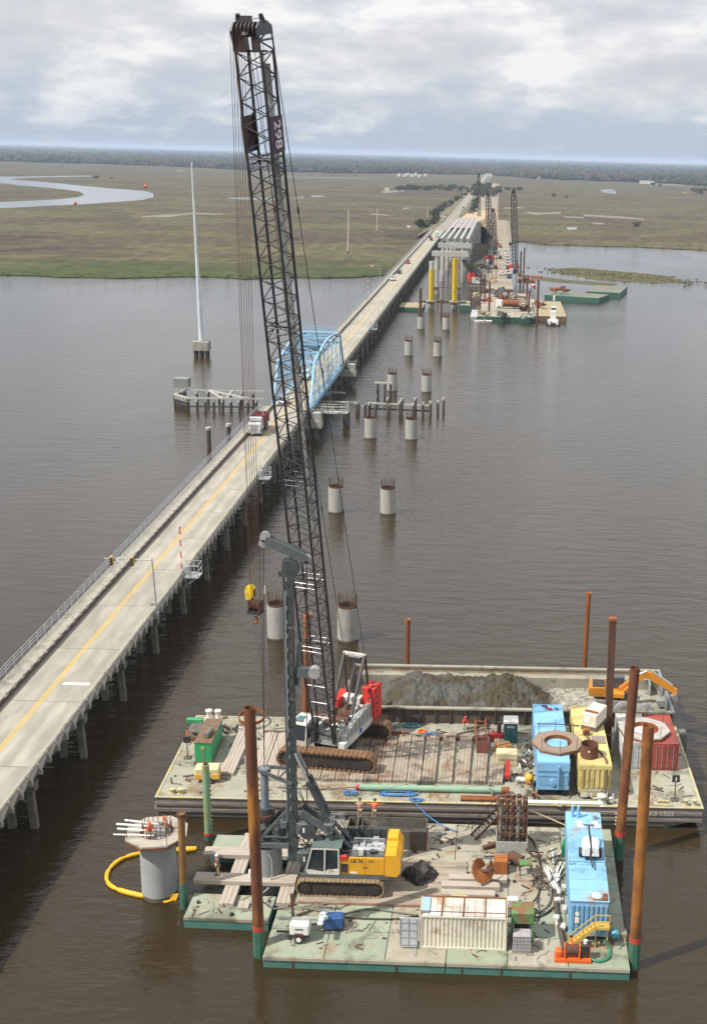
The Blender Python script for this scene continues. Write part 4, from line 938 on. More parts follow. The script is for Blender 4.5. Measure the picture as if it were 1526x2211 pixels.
for s in range(0, len(sp_) - 1, seg):
    q = [p - off for p in sp_[s:s + seg + 1]]
    if len(q) > 2:
        rr = [(.11 if s < 34 else .15) + .06 * math.sin(PI * i / (len(q) - 1)) ** .5 + random.uniform(-.015, .02) for i in range(len(q))]
        MB().pipe(q, rr, 9).build('float', m_boom, TB)
e = sp_[-1] - off; q = e + Vector((.95, .1, 0))
MB().add([e + Vector((-.3, 0, .22)), q + Vector((0.2, 0.1, .38)), q + Vector((.0, -.1, -.2)), e + Vector((-.2, -.15, -.05)), e + Vector((.2, -.35, -.1))], [(0, 1, 2, 4), (0, 4, 3)]).build('skirt', m_boom, TB)
o = MB().pipe([P(383, 1834, .15), P(400, 1834, .18), P(424, 1832, .15)], [.2, .24, .2], 9).build('boom_float', m_boom); tag(o, 'short loose yellow boom piece floating right of the nearest shaft', 'floating boom')
# ---- casing being drilled
CS = thing('drill_casing', 'wide grey steel casing with yellow inside under the drill kelly bar', 'casing', (-16.15, 83.0, 0))
mb = MB(); mb.tube((0, 0, -1), (0, 0, 3.95), 1.12, n=36, caps=False); mb.ring((0, 0), 1.12, 1.05, 3.93, 3.95, 36); mb.build('shell', M('grey casing', (0.27, 0.28, 0.28), (0.21, 0.22, 0.22), .8, .6, c3=(.16, .14, .11), s3=.6, t3=.62), CS)
mb = MB(); mb.tube((0, 0, 3.95), (0, 0, 2.6), 1.05, n=36, caps=False); mb.build('lining', M('yellow lining', (0.42, 0.38, 0.10), (0.33, 0.30, 0.10), 1, .7), CS); MB().tube((0, 0, 2.55), (0, 0, 2.6), 1.05, n=36).build('slurry', M('drill slurry', (0.14, .12, .06), (.10, .09, .05), 1, .2), CS)
mb = MB(); mb.pipe([(.3, -1.17, 3.6), (.55, -1.2, 3.3), (.6, -1.25, 2.0), (.3, -1.6, 1.0), (-.1, -2.6, 1.1), (-.6, -3.6, 1.0)], .06, 6); mb.build('hose', m_galv, CS)
# ================================================================== MUD BARGE
MBG = thing('hopper_barge', 'rust stained hopper barge with ribbed side wall, heaped with grey mud', 'barge', (2.2, 113.6, 0), math.radians(1.2))
m_mudw = M('mud barge wall', (0.065, 0.050, 0.038), (0.10, 0.08, 0.06), .9, .85, c3=(0.18, 0.155, 0.12), s3=.5, t3=.64, stretch=(1, 1, .4))
m_mudi = M('mud smeared plate', (0.32, 0.30, 0.24), (0.24, 0.225, 0.17), .7, .9, c3=(0.14, 0.13, 0.10), s3=.45, t3=.56, bump=.4, bscale=4)
XL, XR, YF, YB, ZW = -15.6, 15.6, -5.0, 5.0, 3.5
MB().bx(XL - .9, XR + 1.3, YF - .7, YB + .6, -1, 1.55).build('hull', m_hullG, MBG)
MB().bx(XL, XR, YF + .2, YB - .2, 1.55, 1.75).build('floor_plate', m_mudi, MBG)
NP = 22
for k in range(NP):
    x0, x1 = XL + (XR - XL) * k / NP, XL + (XR - XL) * (k + 1) / NP
    MB().bx(x0 + .05, x1 - .05, YF, YF + .08, 1.55, ZW - .1).build('wall_panel', m_mudw, MBG)
    MB().bx(x0 - .05, x0 + .05, YF - .22, YF + .08, 1.55, ZW - .1).build('wall_rib', m_mudw, MBG)
    MB().bx(x0 + .01, x1 - .01, YB - .08, YB, 1.55, ZW - .1).build('wall_panel', M('orange stained wall', (0.33, 0.28, 0.21), (0.26, 0.17, 0.10), .6, .9, c3=(.36, .34, .28), s3=.5, t3=.55), MBG)
MB().bx(XL - .1, XR + .1, YF - .25, YF + .2, ZW - .1, ZW + .06).build('top_rail', m_mudi, MBG); MB().bx(XL - .1, XR + .1, YB - .2, YB + .2, ZW - .1, ZW + .06).build('top_rail', m_mudi, MBG)
for x in (XL, XR): MB().bx(x - .12, x + .12, YF + .21, YB - .21, 1.55, ZW + .05).build('end_wall', m_mudw if x < 0 else M('blue grey end wall', (.17, .20, .24), (.24, .24, .23), 1, .7), MBG)
MB().bx(XL + .1, XR - .1, YB - 1.1, YB - .1, 1.75, 2.9).build('inner_ledge', m_mudi, MBG)
# mud heap: uneven field, one mass
def mud():
    nx, ny = 220, 84; mb = MB(); x0, x1, y0, y1 = XL + .2, XR - 1.2, YF + .12, YB - .6
    vs = []
    for j in range(ny + 1):
        for i in range(nx + 1):
            x = x0 + (x1 - x0) * i / nx; y = y0 + (y1 - y0) * j / ny
            def hump(cx_, cy_, sx, sy, h): return h * math.exp(-((x - cx_) / sx) ** 2 - ((y - cy_) / sy) ** 2)
            h = 1.0 * min(2.5, hump(-10.0, .9, 2.6, 3.4, 1.7) + hump(-7.0, .9, 3.0, 3.4, 1.5) + hump(-3.6, 1.0, 2.8, 3.4, 1.5) + hump(0.0, 1.2, 2.3, 3.4, 2.1) + hump(2.3, .6, 1.5, 2.6, .7) + hump(-9.0, -2.6, 3.2, 1.9, .9) + hump(-1.0, -2.6, 3.6, 1.9, 1.0))
            k = noise.fractal((x * .9, y * .9, 1), 1.0, 2.0, 5); k2 = noise.noise((x * 2.9, y * 2.9, 5)); k3 = abs(noise.noise((x * 1.6, y * 1.6, 9)))
            amt = min(1, h / .9)
            vs.append((x, y, 1.76 + h + amt * (.34 * k + .16 * k2 - .30 * k3 + .13 * noise.noise((x * 6.3, y * 6.3, 2))) + (1 - amt) * .06 * (k + 1)))
    fs = [(j * (nx + 1) + i, j * (nx + 1) + i + 1, (j + 1) * (nx + 1) + i + 1, (j + 1) * (nx + 1) + i) for j in range(ny) for i in range(nx)]
    mb.add(vs, fs, True)
    m_ = bpy.data.materials.new('dredged mud'); m_.use_nodes = True; t = m_.node_tree; b = t.nodes['Principled BSDF']; b.inputs['Roughness'].default_value = .75
    tc = nn(t, 'ShaderNodeTexCoord'); n = nn(t, 'ShaderNodeTexNoise'); n.inputs['Scale'].default_value = .30; n.inputs['Detail'].default_value = 6; lk(t, tc.outputs['Object'], n.inputs['Vector'])
    c = ramp_n(t, n.outputs[0], [(.43, (.046, .035, .016)), (.49, (.052, .043, .027)), (.53, (.064, .063, .053)), (.7, (.086, .087, .077))])
    n2 = nn(t, 'ShaderNodeTexNoise'); n2.inputs['Scale'].default_value = 3; n2.inputs['Detail'].default_value = 8; lk(t, tc.outputs['Object'], n2.inputs['Vector'])
    c = mix_n(t, 1.0, c, ramp_n(t, n2.outputs[0], [(.3, .7), (.7, 1.25)]), 'MULTIPLY'); lk(t, c, b.inputs['Base Color'])
    bp = nn(t, 'ShaderNodeBump'); bp.inputs['Strength'].default_value = .7; bp.inputs['Distance'].default_value = .2; lk(t, n2.outputs[0], bp.inputs['Height']); lk(t, bp.outputs[0], b.inputs['Normal'])
    # bare plate where the heap ends
    sep = nn(t, 'ShaderNodeSeparateXYZ'); lk(t, tc.outputs['Object'], sep.inputs[0])
    f = ramp_n(t, math_n(t, 'SUBTRACT', sep.outputs[2], math_n(t, 'MULTIPLY', n2.outputs[0], .5)), [(0.0, 1.0), (1.0, 1.0)])
    mr = nn(t, 'ShaderNodeMapRange'); mr.inputs[1].default_value = 1.55; mr.inputs[2].default_value = 1.85; mr.inputs[3].default_value = 1; mr.inputs[4].default_value = 0
    lk(t, math_n(t, 'SUBTRACT', sep.outputs[2], math_n(t, 'MULTIPLY', n2.outputs[0], .4)), mr.inputs[0])
    c = mix_n(t, mr.outputs[0], c, ramp_n(t, n2.outputs[0], [(.35, (.22, .21, .16)), (.62, (.40, .385, .32))])); lk(t, c, b.inputs['Base Color'])
    o = mb.build('mud_heap', m_, None, (2.2, 113.6, 0)); o.rotation_euler = (0, 0, math.radians(1.2)); o['kind'] = 'stuff'; return o
mud()
# orange excavator parked at the right end
m_exc = PAINT('excavator orange', (.58, .22, .015), .75, (.20, .12, .06))
E_ = thing('excavator', 'orange tracked excavator in the right end of the mud barge, arm folded down', 'excavator', (12.6, 114.2, 1.78), math.radians(-4)); E_.scale = (.9, .9, .9)
for s in (-1, 1):
    tr = MB().prism([(-2.1, .25), (-1.8, 0), (1.8, 0), (2.1, .25), (2.1, .65), (1.8, .95), (-1.8, .95), (-2.1, .65)], 'y', s * 1.2 - .3, s * 1.2 + .3).build('track', M('muddy track', (.13, .12, .10), (.22, .21, .18), 2, .9), E_)
MB().cham((-.2, 0, 1.15), (2.2, 1.9, .4), .05).build('turntable', m_rustD, E_)
MB().prism([(-2.6, 1.35), (-2.75, 1.7), (-2.6, 2.3), (-.9, 2.35), (-.9, 1.35)], 'y', -1.25, 1.25).build('counterweight', m_exc, E_)
MB().bx(-.9, 1.2, -1.25, 1.25, 1.3, 1.75).build('upper_frame', m_exc, E_); MB().cham((.4, .75, 2.4), (1.6, 1.0, 1.4), .1).build('cab', M('cab dark glass', (.05, .055, .06), (.08, .08, .085), 2, .2), E_)
MB().bx(-2.3, -1.0, -.9, .9, 2.36, 2.46).build('engine_cover', m_black, E_)
def flatbeam(name, pts, w, parent, m_):
    mb = MB(); mb.prism(pts, 'y', -w / 2, w / 2); o = mb.build(name, m_, parent); return o
flatbeam('boom', [(.7, 1.6), (.6, 2.0), (2.6, 3.75), (3.4, 3.85), (3.8, 3.4), (3.1, 3.2), (1.2, 1.5)], .5, E_, m_exc)
flatbeam('stick', [(3.1, 3.75), (3.3, 4.1), (4.2, 4.0), (7.0, 2.15), (6.8, 1.6), (3.7, 3.35)], .42, E_, m_exc)
MB().tube((2.0, -.1, 3.4), (3.6, -.1, 4.2), .12, n=8).build('cylinder', m_galv, E_); MB().tube((.8, -.35, 1.4), (2.4, -.35, 3.0), .13, n=8).build('cylinder', m_exc, E_); MB().tube((4.1, 0, 4.15), (6.4, 0, 2.65), .12, n=8).build('cylinder', m_galv, E_)
flatbeam('bucket', [(6.9, 1.9), (7.1, 1.2), (6.3, .3), (5.0, .2), (4.7, .9), (5.6, 1.0), (6.2, 1.5)], 1.3, E_, M('worn bucket', (.18, .175, .16), (.28, .27, .25), 2, .6))
MB().bar((6.7, -.4, 2.0), (6.1, -.4, 1.0), .12).build('link', m_exc, E_)
def rubble(label, x, y, z, r, mat_, seed, name='concrete_rubble', cat='rubble', grp=None, sq=.7):
    bm = bmesh.new(); bmesh.ops.create_icosphere(bm, subdivisions=4, radius=r); rs = random.Random(seed)
    for v in bm.verts:
        n_ = noise.noise(v.co * (1.3 / r) + Vector((seed * 3.1, 0, 0))); n_ += .45 * noise.noise(v.co * (3.5 / r) + Vector((seed, 5, 0))) + .25 * noise.noise(v.co * (8 / r)); v.co *= 1 + .33 * n_; v.co.z *= sq
    me = bpy.data.meshes.new(name); bm.to_mesh(me); bm.free(); me.materials.append(mat_)
    o = bpy.data.objects.new(name, me); COL.objects.link(o); o.location = (x, y, z + r * sq * .5); return tag(o, label, cat, grp)
m_rub = M('grey rubble', (.23, .23, .215), (.31, .305, .28), 2, .9, bump=.4, bscale=5)
rubble('grey mud caked boulder under the excavator bucket', 15.4, 111.3, 1.75, 1.2, m_rub, 1)
for i, (x, lab) in enumerate(((10.3, 'grey half pipe form left of the excavator track'), (13.3, 'grey half pipe form between the excavator and its bucket'))):
    o = MB().ring((0, 0), .95, .85, 0, 1.9, 24).build('concrete_pipe', m_rub, None, (x, 110.9, 2.6)); o.rotation_euler = (PI / 2 - .2, 0, .15); tag(o, lab, 'concrete pipe')
o = MB().box((0, 0, .6), (.1, 1.6, 1.2)).build('steel_plate', m_galv, None, (16.6, 117.2, 1.8)); tag(o, 'pale steel plate standing at the far right corner of the mud barge', 'steel plate')
# ================================================================== CRAWLER CRANE 298
m_lat = M('black boom paint', (0.022, 0.020, 0.022), (0.04, 0.035, 0.036), 3, .45, c3=(.07, .045, .035), s3=.8, t3=.66)
m_crgrey = M('crane grey paint', (0.36, 0.37, 0.35), (0.28, 0.29, 0.275), 1.5, .45, c3=(.2, .18, .15), s3=.9, t3=.66)
m_crwhite = M('crane white paint', (0.62, 0.61, 0.56), (0.5, 0.49, 0.44), 1.5, .5, c3=(.3, .27, .22), s3=.9, t3=.64)
m_cwred = PAINT('counterweight red', (.60, .036, .022), .5, (.25, .03, .02))
m_shoe = M('rusty track shoe', (0.20, 0.105, 0.048), (0.13, 0.068, 0.036), 1.5, .85); m_trk = M('black track steel', (0.018, 0.016, 0.015), (0.045, 0.03, 0.022), 1.2, .8)
CRZ = math.radians(-18)
CR = thing('crawler_crane', 'tall crawler crane with black lattice boom numbered 298 and red counterweights', 'crane', (-13.3, 101.7, ZU + .32), CRZ)
def stadium(L, h, n=10):
    """side outline of a track, (along, up)"""
    r = h / 2; pts = []
    for k in range(n + 1): a = PI / 2 - PI * k / n; pts.append((L / 2 - r + r * math.cos(a), r + r * math.sin(a)))
    for k in range(n + 1): a = -PI / 2 - PI * k / n; pts.append((-L / 2 + r + r * math.cos(a), r + r * math.sin(a)))
    return pts
def track(parent, cx_, cy_, ang, L, h, w, shoe_w, nshoe, m_s, m_in, name='track', along='x', lugs=True):
    """track frame (part) with its shoes (sub-parts); local x is the travel direction"""
    e = MB(); poly = [(a, b) for a, b in stadium(L - .34, h - .34)]; poly = [(a, b + .17) for a, b in poly]
    e.prism(poly, 'y', -w * .32, w * .32)
    for k in range(9):
        x = -L / 2 + h * .7 + (L - h * 1.4) * k / 8; e.tube((x, -w * .36, h * .24), (x, w * .36, h * .24), h * .17, n=10)
    for sx in (-1, 1): e.tube((sx * (L / 2 - h * .5), -w * .40, h * .5), (sx * (L / 2 - h * .5), w * .40, h * .5), h * .33, n=14)
    tr = e.build(name, m_in, parent, (cx_, cy_, 0)); tr.rotation_euler = (0, 0, ang)
    out = stadium(L, h, 12); per = [0]
    for i in range(len(out)): a, b = out[i], out[(i + 1) % len(out)]; per.append(per[-1] + math.hypot(b[0] - a[0], b[1] - a[1]))
    tot = per[-1]; sl = tot / nshoe
    s = MB(); s.cham((0, 0, 0), (sl * .90, shoe_w, .09), .015)
    if lugs: s.box((0, 0, .07), (sl * .25, shoe_w * .92, .05))
    else: s.prism([(-sl * .42, .02), (-sl * .3, .14), (sl * .3, .14), (sl * .42, .02)], 'y', -shoe_w / 2, -shoe_w / 2 + .22)
    me = s.mesh('track_shoe', m_s)
    for k in range(nshoe):
        d = (k + .5) * sl; i = max(j for j in range(len(out)) if per[j] <= d); a, b = Vector(out[i]), Vector(out[(i + 1) % len(out)]); q = a.lerp(b, (d - per[i]) / max(1e-6, per[i + 1] - per[i]))
        an = math.atan2(b.y - a.y, b.x - a.x)
        o = link_mesh('track_shoe', me, tr, (q.x, 0, q.y)); o.rotation_euler = (0, -an + PI, 0)
    return tr
TA = math.radians(11.1)
for s in (-1, 1): track(CR, -s * 3.3 * math.sin(TA) * 1, s * 3.3 * math.cos(TA), TA, 8.7, 1.55, 1.2, 1.22, 46, m_shoe, m_trk, lugs=False)
mb = MB(); mb.box((0, 0, .95), (2.4, 5.6, .7), TA); mb.box((0, 0, .95), (3.4, 2.6, .9), TA); mb.build('carbody', m_trk, CR)
MB().tube((0, 0, 1.35), (0, 0, 1.7), 1.3, n=24).build('slew_ring', m_trk, CR)
# upper works
mb = MB(); mb.bx(-1.45, 1.35, -2.2, 5.2, 1.55, 1.95); mb.bx(-1.6, -1.3, -2.4, 5.4, 1.5, 2.6); mb.build('rotating_bed', m_crgrey, CR)
mb = MB(); mb.prism([(-2.5, 1.45), (5.0, 1.45), (5.0, 2.05), (-2.5, 2.05)], 'x', 1.36, 1.95); mb.build('side_sill', m_crwhite, CR)
mb = MB(); mb.prism([(-1.9, 2.06), (5.2, 2.06), (5.2, 3.35), (1.6, 3.35), (-.6, 3.0), (-1.9, 2.5)], 'x', 1.38, 1.86); mb.build('side_housing', m_crgrey, CR)
rs = random.Random(9); mm = [m_crwhite, m_crgrey, m_galv, m_black, m_rustD, m_crwhite]
for k in range(30): MB().cham((rs.uniform(.1, 1.35), -1.9 + 6.6 * rs.random(), 2.35 + rs.uniform(0, .9)), (rs.uniform(.2, .6), rs.uniform(.2, .6), rs.uniform(.2, .7)), .04).build('machine_part', mm[k % 6], CR)
for k in range(8):
    y = -1.5 + .75 * k; MB().pipe([(rs.uniform(.1, .5), y, 2.4), (rs.uniform(.4, .9), y + .2, 3.1), (1.3, y + .4, 2.7)], .05, 5).build('hose', m_black, CR)
mb = MB()
for k in range(9): mb.bar((1.9, -1.6 + .8 * k, 2.06), (1.9, -1.6 + .8 * k, 4.1 - (.5 if k < 3 else 0)), .045)
for z in (3.2, 3.6): mb.bar((1.9, -1.6, z), (1.9, 4.8, z), .045)
mb.build('handrail', m_galv, CR)
tag_ = MB().tube((1.965, .9, 1.9), (2.02, .9, 1.9), .22, n=14).build('blue_hose_reel', M('blue reel', (.03, .09, .5)), CR)
mb = MB()
for y, z, r in ((0.6, 2.5, .55), (1.9, 2.6, .6), (3.2, 2.5, .55)): mb.tube((-1.1, y, z), (.9, y, z), r, n=18)
mb.build('hoist_drum', m_rustD, CR)
MB().cham((-1.3, 3.0, 3.1), (.7, 1.1, 1.3), .08).build('red_tank', m_cwred, CR); MB().cham((-.2, 4.0, 2.9), (1.8, .9, 1.5), .05).build('engine_hood', m_crwhite, CR)
# counterweight stacks: slabs
for s in (-1, 1):
    me = MB().cham((0, 0, .33), (1.25, 1.75, .62), .07).mesh('counterweight_slab', m_cwred)
    for k in range(5 if s > 0 else 3):
        o = link_mesh('counterweight_slab', me, CR, (s * 1.5, 4.45, 1.55 + .66 * k), (0, 0, s * .03)); MB().box((s * .63, -.4, .33), (.03, .3, .16)).build('lifting_slot', m_black, o); MB().box((s * .1, -.89, .33), (.22, .03, .14)).build('lifting_slot', m_black, o)
    mb = MB()
    for x, y in ((-.35, -.4), (.3, -.4), (0, .35)): mb.tube((s * 1.5 + x, 4.45 + y, 4.84), (s * 1.5 + x, 4.45 + y, 4.9), .16, n=10)
    if s > 0: mb.build('lifting_pocket', m_rustD, CR)
# cab
mb = MB(); cabp = [(-3.2, 1.5), (-3.35, 2.1), (-3.1, 3.6), (-2.6, 3.85), (-1.4, 3.85), (-1.4, 1.5)]
mb.prism(cabp, 'x', -2.75, -1.35); mb.build('cab', m_crwhite, CR)
MB().add([(-2.65, -3.24, 2.0), (-1.45, -3.24, 2.0), (-1.45, -3.13, 3.45), (-2.65, -3.13, 3.45)], [(0, 1, 2, 3)]).add([(-2.65, -3.365, 2.15), (-1.45, -3.365, 2.15), (-1.45, -3.14, 3.5), (-2.65, -3.14, 3.5)], [(0, 1, 2, 3)]).build('windscreen', m_glass, CR)
MB().prism([(-3.0, 2.2), (-2.95, 3.4), (-1.7, 3.5), (-1.7, 2.2)], 'x', -1.35, -1.335).build('side_window', m_glass, CR); MB().bx(-2.6, -1.85, -3.0, -2.0, 3.851, 3.87).build('roof_window', M('tinted roof glass', (.05, .12, .13), (.07, .15, .16), 2, .1), CR)
MB().bx(-2.85, -1.6, -3.45, -3.0, 1.35, 1.5).build('cab_step', m_crwhite, CR)
# gantry
gy, gz = 3.9, 7.8
for s in (-1, 1):
    MB().bar((s * .95, .6, 2.2), (s * 1.0, gy, gz), .24, .28).build('gantry_leg', m_lat, CR); MB().bar((s * 1.1, 4.9, 2.2), (s * 1.05, gy + .05, gz - .1), .16).build('gantry_backstay', m_lat, CR)
MB().bar((.15, 1.6, 2.8), (.15, gy - .1, gz - .5), .16).build('gantry_link', m_lat, CR)
MB().bar((-1.1, gy, gz), (1.1, gy, gz), .26).build('gantry_head', m_crwhite, CR); MB().cham((.1, gy, gz - .45), (1.3, .5, .6), .05).build('bail_sheaves', m_lat, CR)
# ---- boom
B0 = Vector((0, -2.2, 2.1)); B1 = Vector((0, -12.35, 60.0)); BLn = (B1 - B0).length
BW = (B1 - B0).normalized(); BU = Vector((1, 0, 0)); BV = Vector((0, -BW.z, BW.y)).normalized()     # BV: front (under) side
def bp_(t, u, v): return B0 + BW * t + BU * u + BV * v
HU, HV = .98, .86
def prof(t):
    """half width, half depth at distance t along the boom"""
    if t < 7.0: k = t / 7.0; return (HU * (.80 + .20 * k), HV * (.22 + .78 * k))
    return (HU, HV)
secs = [(0.3, 9.7), (9.7, 15.8), (15.8, 25.0), (25.0, 37.4), (37.4, 49.7), (49.7, 57.0)]
for si, (a, b) in enumerate(secs):
    sec = MB().bar(bp_(a + .1, -prof(a)[0], 0), bp_(a + .1, prof(a)[0], 0), .10).build('boom_section', m_lat, CR)
    for u in (-1, 1):
        for v in (-1, 1):
            n = 4 if si == 0 else 1
            for k in range(n):
                t0, t1 = a + (b - a) * k / n, a + (b - a) * (k + 1) / n
                MB().tube(bp_(t0, u * prof(t0)[0], v * prof(t0)[1]), bp_(t1, u * prof(t1)[0], v * prof(t1)[1]), .105, n=8).build('chord', m_lat, sec)
    npan = max(3, int(round((b - a) / .78)))
    for face in range(4):
        mb = MB()
        for k in range(npan):
            t0, t1 = a + (b - a) * k / npan, a + (b - a) * (k + 1) / npan
            sgn = 1 if (k + face) % 2 else -1
            if face < 2:
                v = 1 if face == 0 else -1
                mb.tube(bp_(t0, -sgn * prof(t0)[0], v * prof(t0)[1]), bp_(t1, sgn * prof(t1)[0], v * prof(t1)[1]), .046, n=4)
            else:
                u = 1 if face == 2 else -1
                mb.tube(bp_(t0, u * prof(t0)[0], -sgn * prof(t0)[1]), bp_(t1, u * prof(t1)[0], sgn * prof(t1)[1]), .046, n=4)
        mb.build('lacing', m_lat, sec, kind='stuff')
    if si:
        for t in (a - .22, a + .22):
            mb = MB(); w, d = prof(t)
            for v in (-1, 1): mb.tube(bp_(t, -w, v * d), bp_(t, w, v * d), .058 if si < 3 else .042, n=6)
            mb.build('pin_bar', M('bright worn steel', (.40, .39, .41), (.2, .19, .2), 3, .3, .5) if si < 3 else M('dull boom steel', (.16, .16, .165), (.10, .10, .105), 3, .5), sec)
            mb = MB()
            for u in (-1, 1): mb.tube(bp_(t, u * w, -d), bp_(t, u * w, d), .055, n=5)
            mb.build('side_bar', m_lat, sec)
# extra bright bars low in the boom
for t in (2.6, 4.2, 6.0):
    w, d = prof(t); MB().tube(bp_(t, -w, d), bp_(t, w, d), .06, n=6).build('pin_bar', MATS['bright worn steel'], CR)
# butt: solid side plates round the foot pins
for u in (-1, 1): MB().bar(bp_(-.2, u * .86, 0), bp_(1.6, u * .88, 0), .18, .6).build('foot_plate', m_lat, CR)
# pale walkway plank inside the boom
mb = MB(); 
for k in range(14):
    t0, t1 = 19.5 + 2.62 * k, 19.5 + 2.62 * (k + 1) - .06; uu = .22 + .16 * k / 14
    MB().bar(bp_(t0, uu, -.82), bp_(t1, uu, -.82), .52, .10).build('walkway_plank', M('grey aluminium plank', (.30, .305, .29), (.24, .245, .235), 2, .5, .2), CR)
def bh_(t, u, v): return bp_(57.0 + (t - 55.6) * .53, u, v)
# boom head
hd = MB().bar(bh_(55.6, -HU, 0), bh_(55.6, HU, 0), .12).build('boom_head', m_lat, CR)
for u in (-1, 1):
    mb = MB(); q = [(55.6, -1.0), (55.6, 1.0), (58.2, 1.25), (59.1, .85), (59.3, .1), (58.6, -.75)]
    vs = [bh_(t, u * HU - .06, v) for t, v in q] + [bh_(t, u * HU + .06, v) for t, v in q]; n = len(q)
    if u < 0: mb.add(vs, [tuple(range(n - 1, -1, -1)), tuple(range(n, 2 * n))] + [(i, (i + 1) % n, (i + 1) % n + n, i + n) for i in range(n)])
    else:
        for (a_, b_) in (((55.6, -1.0), (58.4, -.8)), ((55.6, 1.0), (58.4, 1.15)), ((55.6, -1), (57.0, 1)), ((57.0, 1.0), (58.4, -.8)), ((57.0, -1), (57.0, 1))): mb.tube(bh_(a_[0], u * HU, a_[1]), bh_(b_[0], u * HU, b_[1]), .07, n=6)
        q = [(57.6, -.95), (57.6, 1.2), (58.6, 1.25), (59.3, .8), (59.3, -.2), (58.6, -.9)]; vs = [bh_(t, u * HU - .06, v) for t, v in q] + [bh_(t, u * HU + .06, v) for t, v in q]; n = len(q); mb.add(vs, [tuple(range(n - 1, -1, -1)), tuple(range(n, 2 * n))] + [(i, (i + 1) % n, (i + 1) % n + n, i + n) for i in range(n)])
    mb.build('head_plate', M('dark blue grey plate', (.045, .055, .065), (.07, .08, .09), 2, .5), hd)
    MB().tube(bh_(59.0, u * (HU - .05), .1), bh_(60.1, u * (HU - .12), .25), .22, .16, n=8).build('head_horn', m_lat, hd)
mb = MB(); vs = [bh_(t, u, .98) for t, u in ((55.6, -1.0), (55.6, -.15), (58.6, -.15), (58.6, -1.0))]; mb.add(vs + [v - BV * .08 for v in vs], [(0, 1, 2, 3), (7, 6, 5, 4), (0, 4, 5, 1), (1, 5, 6, 2), (2, 6, 7, 3), (3, 7, 4, 0)]); 
vs = [bh_(t, u, .98) for t, u in ((55.6, .35), (55.6, 1.0), (58.6, 1.0), (58.6, .35))]; mb.add(vs + [v - BV * .08 for v in vs], [(0, 1, 2, 3), (7, 6, 5, 4), (0, 4, 5, 1), (1, 5, 6, 2), (2, 6, 7, 3), (3, 7, 4, 0)]); mb.build('throat_plate', M('maroon throat', (.035, .02, .019), (.055, .03, .026), 2, .6), hd)
for k in range(6):
    u = -.85 + .30 * k; MB().tube(bh_(58.3, u - .04, .72), bh_(58.3, u + .04, .72), .50, n=18).build('head_sheave', M('black sheave', (.03, .022, .02), (.06, .035, .028), 2, .6), hd)
MB().bar(bh_(59.2, -HU, .2), bh_(59.2, HU * .1, .2), .3, .7).build('head_frame', m_lat, hd); MB().bar(bh_(59.5, 0, .2), bh_(59.6, HU, .2), .09).build('head_rail', m_galv, hd)
MB().bar(bh_(57.9, -.3, 1.06), bh_(57.9, .15, 1.06), .1, .2).build('head_lamp', m_white, hd)
# number boards on the sides
def board(u, label):
    t0, t1 = 50.25, 52.75; q = [(t0, -.92), (t0, .92), (t1, .92), (t1, -.92)]; mb = MB()
    vs = [bp_(t, u, v) for t, v in q] + [bp_(t, u + .05, v) for t, v in q]
    mb.add(vs, [(3, 2, 1, 0), (4, 5, 6, 7), (0, 1, 5, 4), (1, 2, 6, 5), (2, 3, 7, 6), (3, 0, 4, 7)]); return mb.build('number_board', M('maroon board', (.05, .026, .04), (.07, .035, .05), 2, .6), CR)
bR = board(HU + .10, ''); bL = board(-HU - .15, '')
# text reads downward, seen from the right side (+u)
ex = -BW; ez = BU; ey = ez.cross(ex)
M4 = Matrix((ex, ey, ez)).transposed().to_4x4(); M4.translation = bp_(51.5, HU + .16, -.05)
text_part('number', '298', 1.3, M('faded sign white', (.72, .70, .74), (.62, .60, .64), 3, .6), bR, M4, .004)
for k, o in enumerate((bR,)):
    pass
# pendants and ropes
for s in (-1, 1):
    MB().tube((s * 1.0, gy, gz), bp_(58.4, s * .95, -.9), .030, n=5).build('pendant', m_lat, CR)
    for t in (.28, .52, .76):
        p = Vector((s * 1.0, gy, gz)).lerp(bp_(58.4, s * .95, -.9), t); MB().bar(p, p + Vector((0, -.25, 1.0)) * .5, .1).build('pendant_link', m_lat, CR)
for k in range(3):
    MB().tube((-.6 + .35 * k, .9, 2.9), bp_(57.8, -.5 + .35 * k, -.9), .02, n=4).build('hoist_rope', m_rustD, CR)
# hook block hanging from the head
MR = Matrix.Rotation(CRZ, 4, 'Z'); MR.translation = Vector((-13.3, 101.7, ZU + .32)); MI_ = MR.inverted()
hs = [MR @ bp_(58.45, -.82 + .22 * k, 1.25) for k in range(5)]
hx, hyY = sum(h.x for h in hs) / 5, sum(h.y for h in hs) / 5
HKz = PY(551, 1300, hyY).z; HK0 = PY(551, 1300, hyY)
HB = thing('hook_block', 'rust dark hook block with yellow cheek hanging on the crane ropes', 'hook block', (HK0.x, hyY, HKz), CRZ)
MBk = MB()
for k in range(4): MBk.tube((-.33 + .2 * k, 0, -.2), (-.24 + .2 * k, 0, -.2), .42, n=16)
MBk.build('sheave', m_rustD, HB)
for x in (-.42, .46): MB().prism([(-.4, -.5), (-.4, .15), (0, .4), (.4, .15), (.4, -.5), (.15, -1.0), (-.15, -1.0)], 'y', 0, .001).build('bar', m_rustD, HB) if False else MB().add([(x, -.4, -.6), (x, .4, -.6), (x, .45, .2), (x, -.45, .2), (x + .07, -.4, -.6), (x + .07, .4, -.6), (x + .07, .45, .2), (x + .07, -.45, .2)], [(3, 2, 1, 0), (4, 5, 6, 7), (0, 1, 5, 4), (1, 2, 6, 5), (2, 3, 7, 6), (3, 0, 4, 7)]).build('cheek_plate', m_rustD, HB)
MB().bx(-.5, .55, -.42, .42, -.85, -.62).build('crosshead', m_lat, HB)
